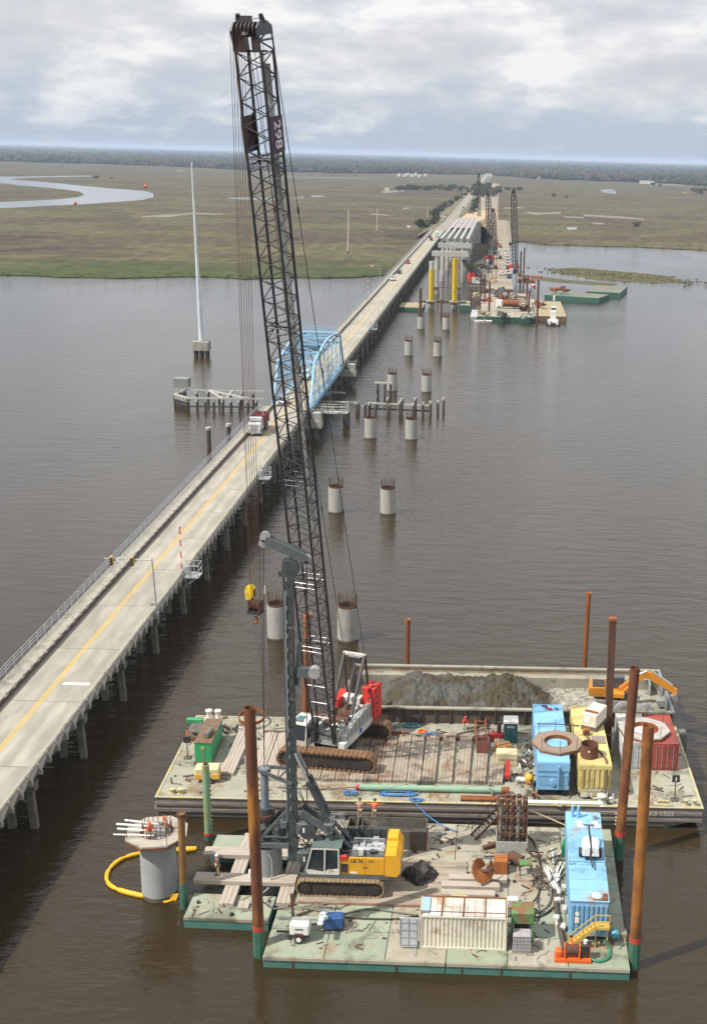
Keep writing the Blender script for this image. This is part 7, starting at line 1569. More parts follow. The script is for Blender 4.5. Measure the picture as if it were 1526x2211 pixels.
# middle clutter
t_ = thing('brown_steel_box', 'dark red brown open steel box on the right end of the timber mats', 'steel box', (-.2, 102.4, DU + .3), .02); m_rb = M('red brown steel', (.13, .045, .035), (.17, .06, .045), 1.2, .7)
MB().bx(-.55, .55, -.5, .5, 0, .15).build('floor', m_rb, t_)
for a in ((-.55, .55, -.5, -.42), (-.55, .55, .42, .5), (-.55, -.47, -.42, .42), (.47, .55, -.42, .42)): MB().bx(a[0], a[1], a[2], a[3], .15, 1.15).build('wall', m_rb, t_)
t_ = thing('ladder', 'tall rust brown ladder frame lying behind the red brown steel box', 'ladder', (-.35, 104.2, DU + .05), .03); mb = MB()
for x in (-.5, .5): mb.bar((x, 0, .1), (x, 4.4, .5), .12)
for k in range(5): mb.bar((-.5, .4 + .85 * k, .14 + .08 * k), (.5, .4 + .85 * k, .14 + .08 * k), .09)
mb.build('rails', m_rust, t_)
t_ = thing('tool_cabinet', 'dark teal site cabinet with white top near the sky blue tank', 'cabinet', (2.35, 105.2, DU), .0); MB().cham((0, 0, 1.0), (1.25, 1.2, 2.0), .05).build('body', M('dark teal', (.012, .075, .085), (.018, .09, .10), 1, .5), t_); MB().prism([(-.7, 2.0), (.7, 2.0), (.66, 2.2), (-.66, 2.2)], 'y', -.68, .68).build('top', m_white, t_); MB().bx(-.35, .35, -.62, -.605, 1.55, 1.75).build('label_plate', m_galv, t_); MB().bx(-.01, .01, -.62, -.6, .1, 1.9).build('door_gap', m_black, t_); jumble('red and black jerry cans on top of and behind the teal cabinet', 2.4, 106.7, DU, .5, .2, .6, [m_red, m_black], 31, n=8)
t_ = thing('red_pump', 'red pump with black motor left of the teal cabinet', 'pump', (1.1, 105.4, DU)); MB().cham((0, 0, .4), (1.2, .8, .5), .06).build('housing', m_red, t_); MB().tube((.2, .3, .5), (.2, .3, 1.6), .2, n=12).build('motor', m_bin, t_); MB().bx(-.65, .65, -.45, .45, 0, .12).build('skid', m_red, t_); MB().tube((-.6, 0, .4), (-.9, 0, .4), .16, n=10).build('inlet', m_red, t_)
t_ = thing('pallet', 'orange brown wooden pallet leaning in front of the teal cabinet', 'pallet', (1.75, 103.4, DU + .25), .45); g = []
for k in range(3): g.append(MB().bx(-.7, .7, -.5 + .36 * k, -.25 + .36 * k, .1, .13).build('slat', M('orange pallet wood', (.34, .15, .045), (.28, .12, .04), 2, .8), t_))
for k in range(3): g.append(MB().bx(-.7 + .62 * k, -.58 + .62 * k, -.5, .5, 0, .098).build('block', m_rb, t_))
for q in g: q.rotation_euler = (.35, 0, 0)
t_ = thing('welder', 'cream boxed engine welder in front of the orange pallet', 'welder', (2.0, 100.6, DU), .02); MB().cham((0, 0, .75), (1.9, 1.1, 1.0), .06).build('canopy', M('welder cream', (.60, .52, .32), (.54, .46, .28), 1, .5), t_); MB().bx(-.7, .7, -.56, -.54, .55, .72).build('vent', M('vent brown', (.35, .29, .18)), t_); MB().bx(-1.0, 1.0, -.55, .55, 0, .25).build('skid', m_yel, t_)
t_ = thing('jack_stand', 'red wheeled cutting tool standing in front of the cream welder', 'tool', (2.05, 97.6, DU)); MB().bar((0, .5, 1.6), (0, 0, .35), .38, .3).build('red_arm', m_red, t_); MB().bx(-.25, .2, -.3, .2, .2, .6).build('red_base', m_red, t_)
for x in (-.32, .25): MB().tube((x - .08, -.25, .27), (x + .08, -.25, .27), .27, n=12).build('wheel', m_tyre, t_)
t_ = thing('yellow_hydrant', 'yellow orange valve with white pipe beside the sky blue tank', 'valve', (3.9, 97.0, DU)); MB().lathe((0, 0, 0), [(.3, 0), (.3, .3), (.42, .5), (.36, .8), (.1, .95)], 14).build('valve_body', M('valve orange', (.72, .38, .02), (.66, .28, .02), 2, .5), t_); MB().tube((-1.1, 0, .4), (-.3, 0, .4), .22, n=12).build('white_pipe', m_pvc, t_); MB().bar((-1.0, -.3, 0), (-1.0, -.3, .9), .05).build('stand', m_rust, t_)
jumble('white bags and scrap pile between the welder and the sky blue tank', 3.5, 100.8, DU, .6, 1.8, .7, [m_white, m_galv, m_hs, m_bin, m_rustD], 41, n=22); jumble('rusty bars and dark scrap beside the front of the sky blue tank', 4.1, 95.8, DU, .5, 1.2, .5, [m_rust, m_bin, m_wood], 42, n=14); jumble('rusty plates and bars right of the red wheeled tool', 3.2, 98.4, DU, .8, .4, .25, [m_rust, m_rustD], 43, n=6); jumble('grey cables and boxes between the teal cabinet and the blue tank', 3.9, 104.0, DU, .5, 1.0, .8, [m_hk, m_bin, m_hs], 44, n=14)
# on the tanks
octa_collar('timber_collar', 'octagonal timber work collar lying across the sky blue tank', 6.3, 98.2, ZU + 3.4, 2.25, 1.22, PI / 8 + .05, M('brown collar planking', (.27, .20, .15), (.22, .165, .125), 1.5, .85), 6, 'spare octagonal work collars')
t_ = thing('steel_bucket', 'rusty round steel drum standing on the cream yellow tank', 'drum', (8.9, 96.2, ZU + 3.25)); mb = MB(); mb.tube((0, 0, .02), (0, 0, 1.15), .75, n=20, caps=False); mb.tube((0, 0, 1.15), (0, 0, .1), .70, n=20, caps=False); mb.ring((0, 0), .75, .70, 1.13, 1.15, 20); mb.tube((0, 0, .0), (0, 0, .06), .74, n=20); mb.build('shell', M('brown rust drum', (.11, .045, .025), (.15, .06, .03), 1, .8), t_); MB().box((-.1, -.765, .75), (.16, .03, .16)).build('tag_plate', m_white, t_)
t_ = thing('equipment_skid', 'cream white boxed pump skid standing askew on the cream yellow tank', 'pump skid', (9.75, 102.3, ZU + 3.22), -.45); MB().cham((0, 0, 1.0), (1.4, 2.6, 1.2), .08).build('canopy', M('skid cream', (.62, .55, .44), (.68, .64, .54), 1, .5, c3=(.40, .25, .16), s3=1.2, t3=.62), t_); MB().bx(-.72, .72, -1.35, 1.35, 0, .4).build('skid', m_bin, t_); MB().bx(-.6, .6, -1.0, -.6, 1.61, 1.66).build('roof_slot', m_rust, t_); MB().bx(-.45, .1, -1.33, -1.3, .7, 1.3).build('panel', m_white, t_)
o = MB().bx(9.35, 10.5, 98.6, 100.0, ZU + 3.225, ZU + 3.29).build('steel_plate', M('grey plate', (.20, .17, .16), (.24, .20, .18), 1, .7)); tag(o, 'grey steel plate lying on the cream yellow tank', 'steel plate')
t_ = thing('hose_pump', 'small rusty orange pump head with hose on the cream yellow tank', 'pump', (8.9, 100.3, ZU + 3.22)); MB().tube((0, 0, 0), (0, 0, .5), .32, n=14).build('body', m_rustO, t_); MB().tube((0, -.35, .3), (0, -.05, .3), .25, n=12).build('port', m_rustD, t_)
hose('brown hose lying down over the front of the cream yellow tank', [(8.95, 99.8, ZU + 3.35), (9.3, 98.0, ZU + 3.3), (10.0, 96.6, ZU + 3.3), (10.3, 94.9, ZU + 3.25), (10.3, 94.4, 3.6), (10.2, 94.3, ZU + .2)], .10, M('brown hose', (.12, .085, .055), (.16, .11, .07), 2, .7))
hose('thin dark rail pipe across the sky blue tank roof', [(4.6, 101.6, ZU + 3.5), (6.5, 101.65, ZU + 3.5), (8.4, 101.9, ZU + 3.3)], .05, m_black, 'pipe', 'rail_pipe'); jumble('red and black scrap on the far end of the sky blue tank', 5.9, 105.3, ZU + 3.22, .5, .3, .25, [m_red, m_black], 47, n=5)
# containers with the second collar
m_cw2 = PAINT('grey white container', (.50, .52, .52), .7); m_cr2 = PAINT('red oxide container', (.31, .062, .048), .7, (.20, .09, .06))
container('grey white container beside the red one on the big barge', (13.35, 100.2, DU), PI / 2 + UA, 6.06, m_cw2, m_ctnr, m_cw2, grp='pair of containers under the octagonal collar')
container('rust red container at the right edge of the big barge', (15.95, 100.15, DU), PI / 2 + UA, 6.06, m_cr2, m_cr2, m_cr2, grp='pair of containers under the octagonal collar')
octa_collar('timber_collar', 'octagonal pale grey work collar lying across the white and red containers', 14.3, 102.5, ZU + 2.8, 2.35, 1.3, .2, M('grey collar planking', (.40, .38, .35), (.32, .30, .28), 1.5, .85), 6, 'spare octagonal work collars')
# ================================================================== PEOPLE
m_skin = M('skin', (.36, .20, .13), (.32, .18, .12), 4, .6)
def skin_obj(name, verts, edges, radii, m_, parent, root=0, sub=1):
    me = bpy.data.meshes.new(name); me.from_pydata(verts, edges, []); me.materials.append(m_); o = bpy.data.objects.new(name, me); COL.objects.link(o); o.parent = parent
    sk = o.modifiers.new('skin', 'SKIN'); sk.use_smooth_shade = True; sv = me.skin_vertices[0].data
    for i, r in enumerate(radii): sv[i].radius = (r, r) if not isinstance(r, tuple) else r
    sv[root].use_root = True; sb = o.modifiers.new('sub', 'SUBSURF'); sb.levels = sub; sb.render_levels = sub; return o
def person(label, loc, rz, shirt, trousers, hat, arms, legs=None, lean=0.0, sit=False, vest=None):
    """faces local -y; arms: elbow and wrist positions for left (-x) and right (+x)"""
    t_ = thing('person', label, 'person', loc, rz, 'workers on the barges'); hz = .95 if not sit else .45
    def L(z): return -lean * (z - hz)
    pel = (0, 0, hz); ch = (0, L(hz + .38), hz + .38); nk = (0, L(hz + .55), hz + .55); hd = (0, L(hz + .72) - .02, hz + .70); tp = (0, L(hz + .78) - .02, hz + .80)
    if legs is None: legs = ([(-.11, 0, .50), (-.13, .02, .09)], [(.11, 0, .50), (.13, .02, .09)])
    v = [pel, (0, L(hz + .2), hz + .2), ch, nk, hd, tp]; e = [(0, 1), (1, 2), (2, 3), (3, 4), (4, 5)]; r = [(.15, .11), (.14, .10), (.17, .11), .055, .095, .06]
    shv, she, shr = [(0, L(hz + .02), hz + .02), (0, L(hz + .2), hz + .2), ch, (0, L(hz + .5), hz + .5)], [(0, 1), (1, 2), (2, 3)], [(.175, .13), (.165, .12), (.195, .13), .08]
    tv, te, tr_ = [pel], [], [(.17, .13)]
    for s, leg, arm in ((-1, legs[0], arms[0]), (1, legs[1], arms[1])):
        i = len(v); v += [(s * .10, 0, hz - .04), leg[0], leg[1], (leg[1][0], leg[1][1] - .13, .05)]; r += [.085, .06, .045, .04]; e += [(0, i), (i, i + 1), (i + 1, i + 2), (i + 2, i + 3)]
        j = len(tv); tv += [(s * .10, 0, hz - .05), leg[0], leg[1]]; tr_ += [.115, .085, .075]; te += [(0, j), (j, j + 1), (j + 1, j + 2)]
        i = len(v); sh = (s * .20, L(hz + .45), hz + .46); v += [sh, arm[0], arm[1]]; r += [.06, .045, .035]; e += [(2, i), (i, i + 1), (i + 1, i + 2)]
        j = len(shv); mid = tuple((a + b) / 2 for a, b in zip(arm[0], arm[1])); shv += [sh, arm[0], mid]; shr += [.085, .07, .055]; she += [(2, j), (j, j + 1), (j + 1, j + 2)]
        d = (Vector(arm[1]) - Vector(arm[0])).normalized(); side = d.cross(Vector((0, 0, 1))); side = side.normalized() if side.length > .1 else Vector((1, 0, 0)); w = i + 2; W_ = Vector(arm[1])
        pi = len(v); v.append(tuple(W_ + d * .07)); r.append(.032); e.append((w, pi))
        for k in range(4):
            b0 = W_ + d * .10 + side * (.018 * (k - 1.5)); ln = (.065, .08, .075, .055)[k]; q = len(v); v += [tuple(b0), tuple(b0 + d * ln * .6), tuple(b0 + d * ln + Vector((0, 0, -.02)))]; r += [.011, .010, .008]; e += [(pi, q), (q, q + 1), (q + 1, q + 2)]
        q = len(v); v += [tuple(W_ + d * .05 - side * .04), tuple(W_ + d * .10 - side * .055)]; r += [.012, .009]; e += [(w, q), (q, q + 1)]
    b = skin_obj('body', v, e, r, m_skin, t_); skin_obj('shirt', shv, she, shr, shirt, t_); skin_obj('trousers', tv, te, tr_, trousers, t_)
    if vest: skin_obj('vest', shv[:4], she[:3], [(.19, .145), (.18, .135), (.205, .145), .09], vest, t_)
    hc = Vector(tp); MB().lathe((hc.x, hc.y + .0, hc.z - .06), [(.15, 0), (.155, .02), (.125, .03), (.12, .08), (.08, .14), (.01, .16)], 14).build('hard_hat' if hat in (m_white, m_yel) else 'hair', hat, t_)
    mb = MB(); mb.box((0, hd[1] - .10, hd[2] + .0), (.025, .03, .04)); mb.build('nose', m_skin, t_)
    mb = MB()
    for s in (-1, 1): mb.box((s * .035, hd[1] - .093, hd[2] + .035), (.022, .01, .012))
    mb.build('eyes', m_black, t_); MB().box((0, hd[1] - .092, hd[2] - .045), (.045, .01, .01)).build('mouth', M('mouth', (.25, .08, .07)), t_)
    for lg in legs: MB().cham((lg[1][0], lg[1][1] - .06, .05), (.105, .29, .10), .02).build('boot', m_bin, t_)
    return t_
m_kh = M('khaki trousers', (.36, .29, .18), (.30, .24, .15), 5, .9); m_hair = M('dark hair', (.03, .022, .018), (.05, .035, .025)); m_vor = M('safety orange', (.75, .11, .02), (.66, .10, .02), 3, .7); m_tan = M('tan shirt', (.40, .30, .22), (.35, .26, .19), 4, .9); m_gr = M('grey shirt', (.10, .11, .14), (.13, .14, .17), 4, .9); m_vred = M('safety red', (.55, .05, .03), (.5, .05, .03), 3, .7)
hzl = ZL + .02
person('worker in khaki trousers and pinkish vest bending at the big barge side, left of two', (-10.15, 92.0, hzl), PI + .1, m_tan, m_kh, m_hair, ([(-.34, -.25, 1.28), (-.20, -.45, 1.22)], [(.34, -.25, 1.28), (.20, -.45, 1.22)]), lean=.30, vest=M('faded red vest', (.55, .14, .10), (.48, .12, .09), 3, .8))
person('worker in orange shirt and khaki trousers leaning on the big barge side, right of two', (-8.95, 91.95, hzl), PI - .05, m_vor, m_kh, m_hair, ([(-.42, -.25, 1.30), (-.68, -.40, 1.28)], [(.42, -.25, 1.30), (.68, -.40, 1.28)]), lean=.32)
person('worker with red vest and grey hard hat standing on the front crossed mat', (-19.7, 82.05, ZL + .71), -.9, m_gr, m_kh, m_white, ([(-.30, -.05, 1.12), (-.22, -.25, .98)], [(.30, -.05, 1.12), (.22, -.25, .98)]), vest=m_vred)
person('worker in red vest and pale trousers crouching near the mud barge wall', (-1.9, 107.5, DU), .2, m_vred, M('pale trousers', (.55, .54, .50), (.5, .48, .44), 4, .9), m_vred, ([(-.28, -.25, .70), (-.18, -.42, .55)], [(.28, -.25, .70), (.18, -.42, .55)]), legs=([(-.17, -.36, .52), (-.18, -.20, .09)], [(.17, -.36, .52), (.18, -.20, .09)]), sit=True, lean=.25)
for i, (x, y, rz, lab) in enumerate(((-24.35, 81.1, .4, 'worker in orange half hidden inside the octagonal collar, left one'), (-23.3, 81.9, -1.2, 'worker in orange half hidden inside the octagonal collar, right one'))):
    person(lab, (x, y, 4.75), rz, m_vor, m_kh, m_vor, ([(-.30, -.12, 1.2), (-.2, -.35, 1.15)], [(.30, -.12, 1.2), (.2, -.35, 1.15)]), lean=.2)
# rig driver seen through the cab glass is only a yellow jacket hanging behind the window
# ================================================================== CAUSEWAY AND NEW BRIDGE
m_asph = M('grey road', (.24, .225, .20), (.19, .18, .16), .05, .9, stretch=(1, .1, 1)); m_sand = M('sand fill', (.44, .33, .20), (.36, .27, .17), .08, .95); m_gsh = M('grassy shoulder', (.085, .085, .035), (.15, .125, .07), .05, .95); m_dirt = M('dirt track', (.27, .225, .165), (.20, .17, .125), .06, .95)
BEND = J0 + SPAN * NSP
def rz_at(y): return RZ - min(2.6, max(0, (y - BEND) / 150 * 2.6))
ysamp = [BEND - 2, BEND + 40, BEND + 90, BEND + 150, BEND + 300, 1400, 1800, 2400, 3300, 4600]
def strip(name, x0, x1, dz, m_, side=0.0, ys=ysamp, kind='structure', zf=rz_at):
    mb = MB(); vs = []
    for y in ys:
        z = zf(y) + dz; vs += [(x0 - side, y, .2 if side else z - .3), (x0, y, z), (x1, y, z), (x1 + side, y, .2 if side else z - .3)]
    fs = []
    for i in range(len(ys) - 1):
        for k in range(3): fs.append((4 * i + k, 4 * i + k + 1, 4 * i + k + 5, 4 * i + k + 4))
    mb.add(vs, fs); o = mb.build(name, m_); o['kind'] = kind; return o
strip('embankment', -47, -32.5, -.12, m_gsh, 9.0); strip('road', -43.4, -35.8, 0, m_asph)
for x in (-43.1, -36.1): strip('edge_line', x - .08, x + .08, .012, m_wpaint)
strip('centre_line', -39.75, -39.5, .012, m_yline); strip('dirt_track', -6.0, 5.0, -1.9, m_dirt, 4.0, [818, 900, 1000, 1100], zf=lambda y: 3.2)
strip('sand_fill', -27.5, -11.0, 0, m_sand, 10.0, [806, 830, 880, 960, 1050, 1250], zf=lambda y: max(2.5, 13.2 - (y - 806) * .024)); strip('work_track', -30, -6, 0, m_dirt, 5.0, [1250, 1500, 2000, 2600], zf=lambda y: 1.0)
m_npc = M('new concrete', (.42, .415, .385), (.35, .345, .32), .5, .8, c3=(.27, .26, .23), s3=.4, t3=.64); m_gir = M('precast girder', (.40, .41, .40), (.33, .34, .335), .4, .75)
PIERS = [508, 560.3, 612.6, 664.9, 717.2, 769.5]
def girder_z(y): return 17.0 - max(0, y - 540) * .0105
lab_p = ['foremost', 'second', 'third', 'fourth', 'fifth', 'hindmost']
for i, y in enumerate(PIERS):
    zc = girder_z(y) - .15; t_ = thing('bridge_pier', lab_p[i] + ' concrete pier of the new bridge, cap beam on two round columns', 'bridge pier', (-19.6, y, 0), 0, 'piers of the unfinished bridge')
    for x in (-5.0, 3.7): MB().tube((x, 0, 2.9), (x, 0, zc - 2), .95, n=18).build('column', m_npc, t_); MB().tube((x, 0, -1), (x, 0, 2.9), 1.22, n=20).build('shaft', m_shaft, t_)
    MB().bx(-7.1, 7.6, -1.0, 1.0, zc - 2, zc).build('cap_beam', m_npc, t_)
    if i == 0:
        for x in (-5.6, -2.9, 0, 2.8, 5.6): MB().bx(x - .4, x + .4, -.5, .5, zc, zc + .2).build('bearing_pad', m_npc, t_)
        MB().bx(-7.5, 8.0, -1.6, -1.1, 2.4, 2.8).build('brace_beam', m_bin, t_)
for i in range(1, 6):
    y0, y1 = PIERS[i], (PIERS[i + 1] if i < 5 else 806)
    za, zb = girder_z(y0), girder_z(y1)
    for k, x in enumerate((-25.3, -22.45, -19.6, -16.75, -13.9)):
        t_ = thing('bridge_girder', f'{["leftmost","second","middle","fourth","rightmost"][k]} precast girder, span {["one","two","three","four","five"][i-1]} from the water end of the new bridge', 'girder', (x, y0, za), 0, 'precast girders of the unfinished bridge')
        L = y1 - y0 - .3; s = (zb - za) / L; pr = [(-.45, 0), (.45, 0), (.45, .25), (.13, .5), (.13, 1.55), (.62, 1.72), (.62, 1.95), (-.62, 1.95), (-.62, 1.72), (-.13, 1.55), (-.13, .5), (-.45, .25)]
        n = len(pr); vs = [(px, .15, pz) for px, pz in pr] + [(px, L, pz + s * L) for px, pz in pr]
        MB().add(vs, [tuple(range(n)), tuple(range(2 * n - 1, n - 1, -1))] + [(i_, i_ + n, (i_ + 1) % n + n, (i_ + 1) % n) for i_ in range(n)]).build('beam', m_gir, t_)
        mb = MB()
        for q in range(6): mb.bar((-.3, 2 + q * 9, 1.95 + s * (2 + q * 9)), (.3, 2 + q * 9, 2.25 + s * (2 + q * 9)), .06)
        mb.build('stirrups', m_rust, t_)
    if i >= 3:
        for k, x in enumerate((-23.9, -21.05, -18.2, -15.3)):
            for q in range(3):
                a = y0 + (y1 - y0) * q / 3 + 1; b = y0 + (y1 - y0) * (q + .85) / 3; z1_, z2_ = girder_z(a) + 1.97, girder_z(b) + 1.97; o = MB().add([(x - .95, a, z1_), (x + .95, a, z1_), (x + .95, b, z2_), (x - .95, b, z2_), (x - .95, a, z1_ - .1), (x + .95, a, z1_ - .1), (x + .95, b, z2_ - .1), (x - .95, b, z2_ - .1)], [(0, 1, 2, 3), (7, 6, 5, 4), (0, 4, 5, 1), (1, 5, 6, 2), (2, 6, 7, 3), (3, 7, 4, 0)]).build('deck_form', M('pinkish form sheet', (.34, .27, .27), (.27, .22, .22), .2, .6)); tag(o, f'pinkish deck form sheet, {ORD[q]} from near in span {["one","two","three","four","five"][i-1]}, {ORD[k]} bay from the left', 'form sheet', 'deck form sheets on the unfinished bridge')
t_ = thing('abutment', 'concrete end wall where the new bridge meets the sand fill', 'abutment', (-19.6, 806.5, 0)); MB().bx(-8, 8, 0, 1.2, 0, 14.2).build('wall', m_npc, t_)
# yellow column forms
m_frm = M('yellow steel form', (.62, .45, .02), (.56, .39, .02), .5, .5)
for x, top, conc, lab in ((-23.9, 14.0, 17.0, 'left yellow steel column form with grey concrete above it, in front of the new piers'), (-15.5, 18.2, 0, 'right taller yellow steel column form with dark rungs in front of the new piers')):
    t_ = thing('column_form', lab, 'column form', (x, 456, 0), 0, 'yellow column forms'); MB().tube((0, 0, -1), (0, 0, 2.7), 1.22, n=22).build('shaft', m_shaft, t_)
    nsec = 4
    for k in range(nsec):
        a, b = 2.95 + (top - 2.95) * k / nsec, 2.95 + (top - 2.95) * (k + 1) / nsec; f = MB().tube((0, 0, a + .05), (0, 0, b - .05), .98, n=20).build('form_section', m_frm, t_); MB().ring((0, 0), 1.1, .98, b - .09, b + .04, 20).build('flange', m_frm, f)
    mb = MB(); q = 2.95
    while q < top - .6: mb.bx(-.32, .32, -1.03, -.99, q + .2, q + .32); q += .62
    mb.build('rungs', m_black, t_)
    for s in (-1, 1): MB().bar((s * 1.12, -.1, 2.9), (s * 1.12, -.1, top), .16).build('stiff_back', m_rustD if s < 0 else m_rust, t_)
    if conc: MB().tube((0, 0, top), (0, 0, conc), .92, n=18).build('column', m_npc, t_)
    link_mesh('work_platform', collar_mesh(2.1, 1.15, 2.7, 2.9, m_collar), t_)
for k, y in enumerate((454.0, 458.0)): o = MB().bx(-28.0, -11.2, y - .18, y + .18, 2.3, 2.68).build('steel_beam', m_rustD); tag(o, ['front long dark beam joining the yellow form platforms', 'back long dark beam joining the yellow form platforms'][k], 'steel beam')
# ---- work barges far off
def barge(label, x0, x1, y0, y1, z, m_h, m_d, name='work_barge'):
    t_ = thing(name, label, 'barge', ((x0 + x1) / 2, y0, 0)); w = (x1 - x0) / 2; L = y1 - y0; nx = max(1, int(2 * w / 6)); ny = max(1, int(L / 14)); MB().bx(-w, w, 0, L, -1, z - .1).build('hull', m_h, t_)
    for i in range(nx):
        for j in range(ny): MB().bx(-w + 2 * w * i / nx + .04, -w + 2 * w * (i + 1) / nx - .04, L * j / ny + .04, L * (j + 1) / ny - .04, z - .1, z + random.uniform(-.01, .01)).build('deck_plate', m_d, t_)
    for i in range(nx + 1): MB().bx(-w + 2 * w * i / nx - .06, -w + 2 * w * i / nx + .06, -.06, .0, -.3, z - .15).build('hull_seam', m_bin, t_)
    return t_
m_hullF = M('bright green hull', (.018, .085, .062), (.03, .11, .08), .3, .6); m_brn = M('brown barge hull', (.11, .075, .05), (.16, .11, .07), .3, .8)
barge('green hulled work barge carrying trucks and drums below the far cranes', -6.6, 12.9, 424, 500, 1.7, m_hullF, MATS['muddy tan deck']); barge('brown rusty flat barge moored beside the green work barge', 13.2, 23.9, 428, 474, 1.9, m_brn, M('tan barge deck', (.33, .27, .17), (.26, .22, .14), .2, .9)); m_deckF = DECK('far green deck', (.13, .16, .12), (.18, .19, .14), (.16, .10, .06), (.07, .07, .055), (.22, .21, .17)); b1 = barge('long green barge moored apart on the right, nearer one', 14, 34, 492, 512, 2.0, m_hullF, m_deckF); b1.rotation_euler = (0, 0, -.35); b1.location = (29, 492, 0); b1.scale = (1.1, .8, 1); b2 = barge('green barge moored on the far right, hindmost one', 36, 50, 512, 540, 2.0, m_hullF, m_deckF); b2.rotation_euler = (0, 0, -.2)
barge('small green pontoon with tan deck left of the yellow forms', -35, -26.5, 447, 462, 1.3, m_hullF, M('tan barge deck', (.3, .25, .15))); barge('small green pontoon right behind the taller yellow form', -13.5, -9.5, 452, 466, 2.0, m_hullF, m_deckL); barge('pale blue grey float in front of the green work barge', -9.0, -3.0, 425, 445, 1.3, m_galv, M('pale float deck', (.42, .45, .46)))
TRS = thing('work_trestle', 'long timber decked work trestle running beside the new bridge to shore', 'trestle', (0, 500, 0))
for k in range(32): MB().bx(-5.6, 6.2, k * 10.2 + .05, (k + 1) * 10.2 - .05, 3.1, 3.5).build('deck_mat', m_dirt if k % 3 else m_wood, TRS)
for k in range(17):
    c = MB().bx(-5.8, 6.4, k * 20 - .4, k * 20 + .4, 2.4, 3.1).build('bent_cap', m_rustD, TRS)
    for x in (-4.8, 0, 5.2): MB().tube((x, k * 20, -1), (x, k * 20, 2.4), .38, n=8).build('pile', m_rustD, c)
for x in (-4.4, -2.6, -.9): MB().bx(x - .12, x + .12, 30, 320, 3.5, 3.66).build('rail', m_rustD, TRS)
# ---- far cranes
def far_crane(label, x, y, z, tip, head, cw=True, m_b=None, plank=False, grp='cranes at the unfinished bridge'):
    t_ = thing('crawler_crane', label, 'crane', (x, y, z), 0, grp); tv = Vector(tip) - Vector((x, y, z)); R3 = Matrix.Rotation(head, 3, 'Z'); fwd = R3 @ Vector((0, -1, 0)); m_b = m_b or m_lat
    for s in (-1, 1): o = MB().cham((0, 0, .6), (1.1, 7.0, 1.2), .25).build('track', m_trk, t_, tuple(R3 @ Vector((s * 2.5, 0, 0)))); o.rotation_euler = (0, 0, head)
    for nm, c, d, m_ in (('machinery_house', (0, 1.5, 2.5), (3.2, 6.0, 2.2), m_crgrey), ('cab', (-1.8, -1.4, 2.6), (1.1, 1.8, 2.2), m_crwhite)): o = MB().cham((0, 0, 0), d, .1).build(nm, m_, t_, tuple(R3 @ Vector(c))); o.rotation_euler = (0, 0, head)
    if cw:
        for s in (-1, 1): o = MB().cham((0, 0, 0), (1.4, 1.6, 3.6), .1).build('counterweight', m_cwred, t_, tuple(R3 @ Vector((s * 1.5, 4.6, 3.4)))); o.rotation_euler = (0, 0, head)
    b0 = fwd * 1.6 + Vector((0, 0, 2.0)); w = (tv - b0); L = w.length; w.normalize(); u = w.cross(Vector((0, 0, 1))); u = u.normalized() if u.length > .05 else Vector((1, 0, 0)); v = u.cross(w)
    # face the lattice square to its own heading
    bm_ = MB(); ln = MB(); h = .85
    def q(t, a, b): k = min(1, .35 + t / 8, .5 + (L - t) / 6); return b0 + w * t + u * (a * h * k) + v * (b * h * k)
    for a, b in ((-1, -1), (1, -1), (1, 1), (-1, 1)):
        c = MB(); c.pipe([q(t, a, b) for t in (0, 5, L * .5, L - 3, L)], .19, 5); c.build('boom_chord', m_b, t_)
    n = int(L / 1.5)
    for k in range(n):
        t0, t1 = L * k / n, L * (k + 1) / n; s = 1 if k % 2 else -1
        for f in (-1, 1): ln.bar(q(t0, -s, f), q(t1, s, f), .12); ln.bar(q(t0, f, -s), q(t1, f, s), .12)
    ln.build('boom_lacing', m_b, t_, kind='stuff'); MB().cham(tuple(tv), (1.5, 1.0, 1.2), .1).build('boom_head', m_b, t_)
    if plank: MB().bar(b0 + w * 2 + v * .2, tv - w * 3 + v * .2, .8, .25).build('boom_plank', m_galv, t_)
    g = -fwd * 3.2 + Vector((0, 0, 8)); 
    for s in (-1, 1): sd = R3 @ Vector((s, 0, 0)); MB().bar(sd + Vector((0, 0, 3)), g + sd * .9, .2).build('gantry_leg', m_b, t_); MB().tube(g + sd * .8, tv, .045, n=4).build('pendant', m_b, t_)
    for k in range(2): MB().tube(tv + fwd * .6, tv + fwd * .6 + Vector((.3 * k, 0, -tv.z + 3)), .03, n=4).build('hoist_rope', m_b, t_)
    return t_
far_crane('far crawler crane with red counterweights, its dark boom leaning left to the yellow form', -7.0, 520, 2.0, PY(1001, 562, 500), .9)
far_crane('far crawler crane with tall dark lattice boom, left one of the close pair', -3.6, 590, 3.7, PY(1053, 418, 585), .1)
far_crane('far crawler crane with shorter dark lattice boom, right one of the close pair', -1.6, 650, 3.7, PY(1064, 452, 645), -.1, cw=False)
far_crane('far crawler crane whose tall boom shows a pale grey plank, red counterweights below', 7.6, 560, 2.6, PY(1108, 412, 556), .1, plank=True)
far_crane('very distant small crane standing by the road against the wood', -16, 1000, 2.0, PY(1033, 375, 995), .1, cw=False)
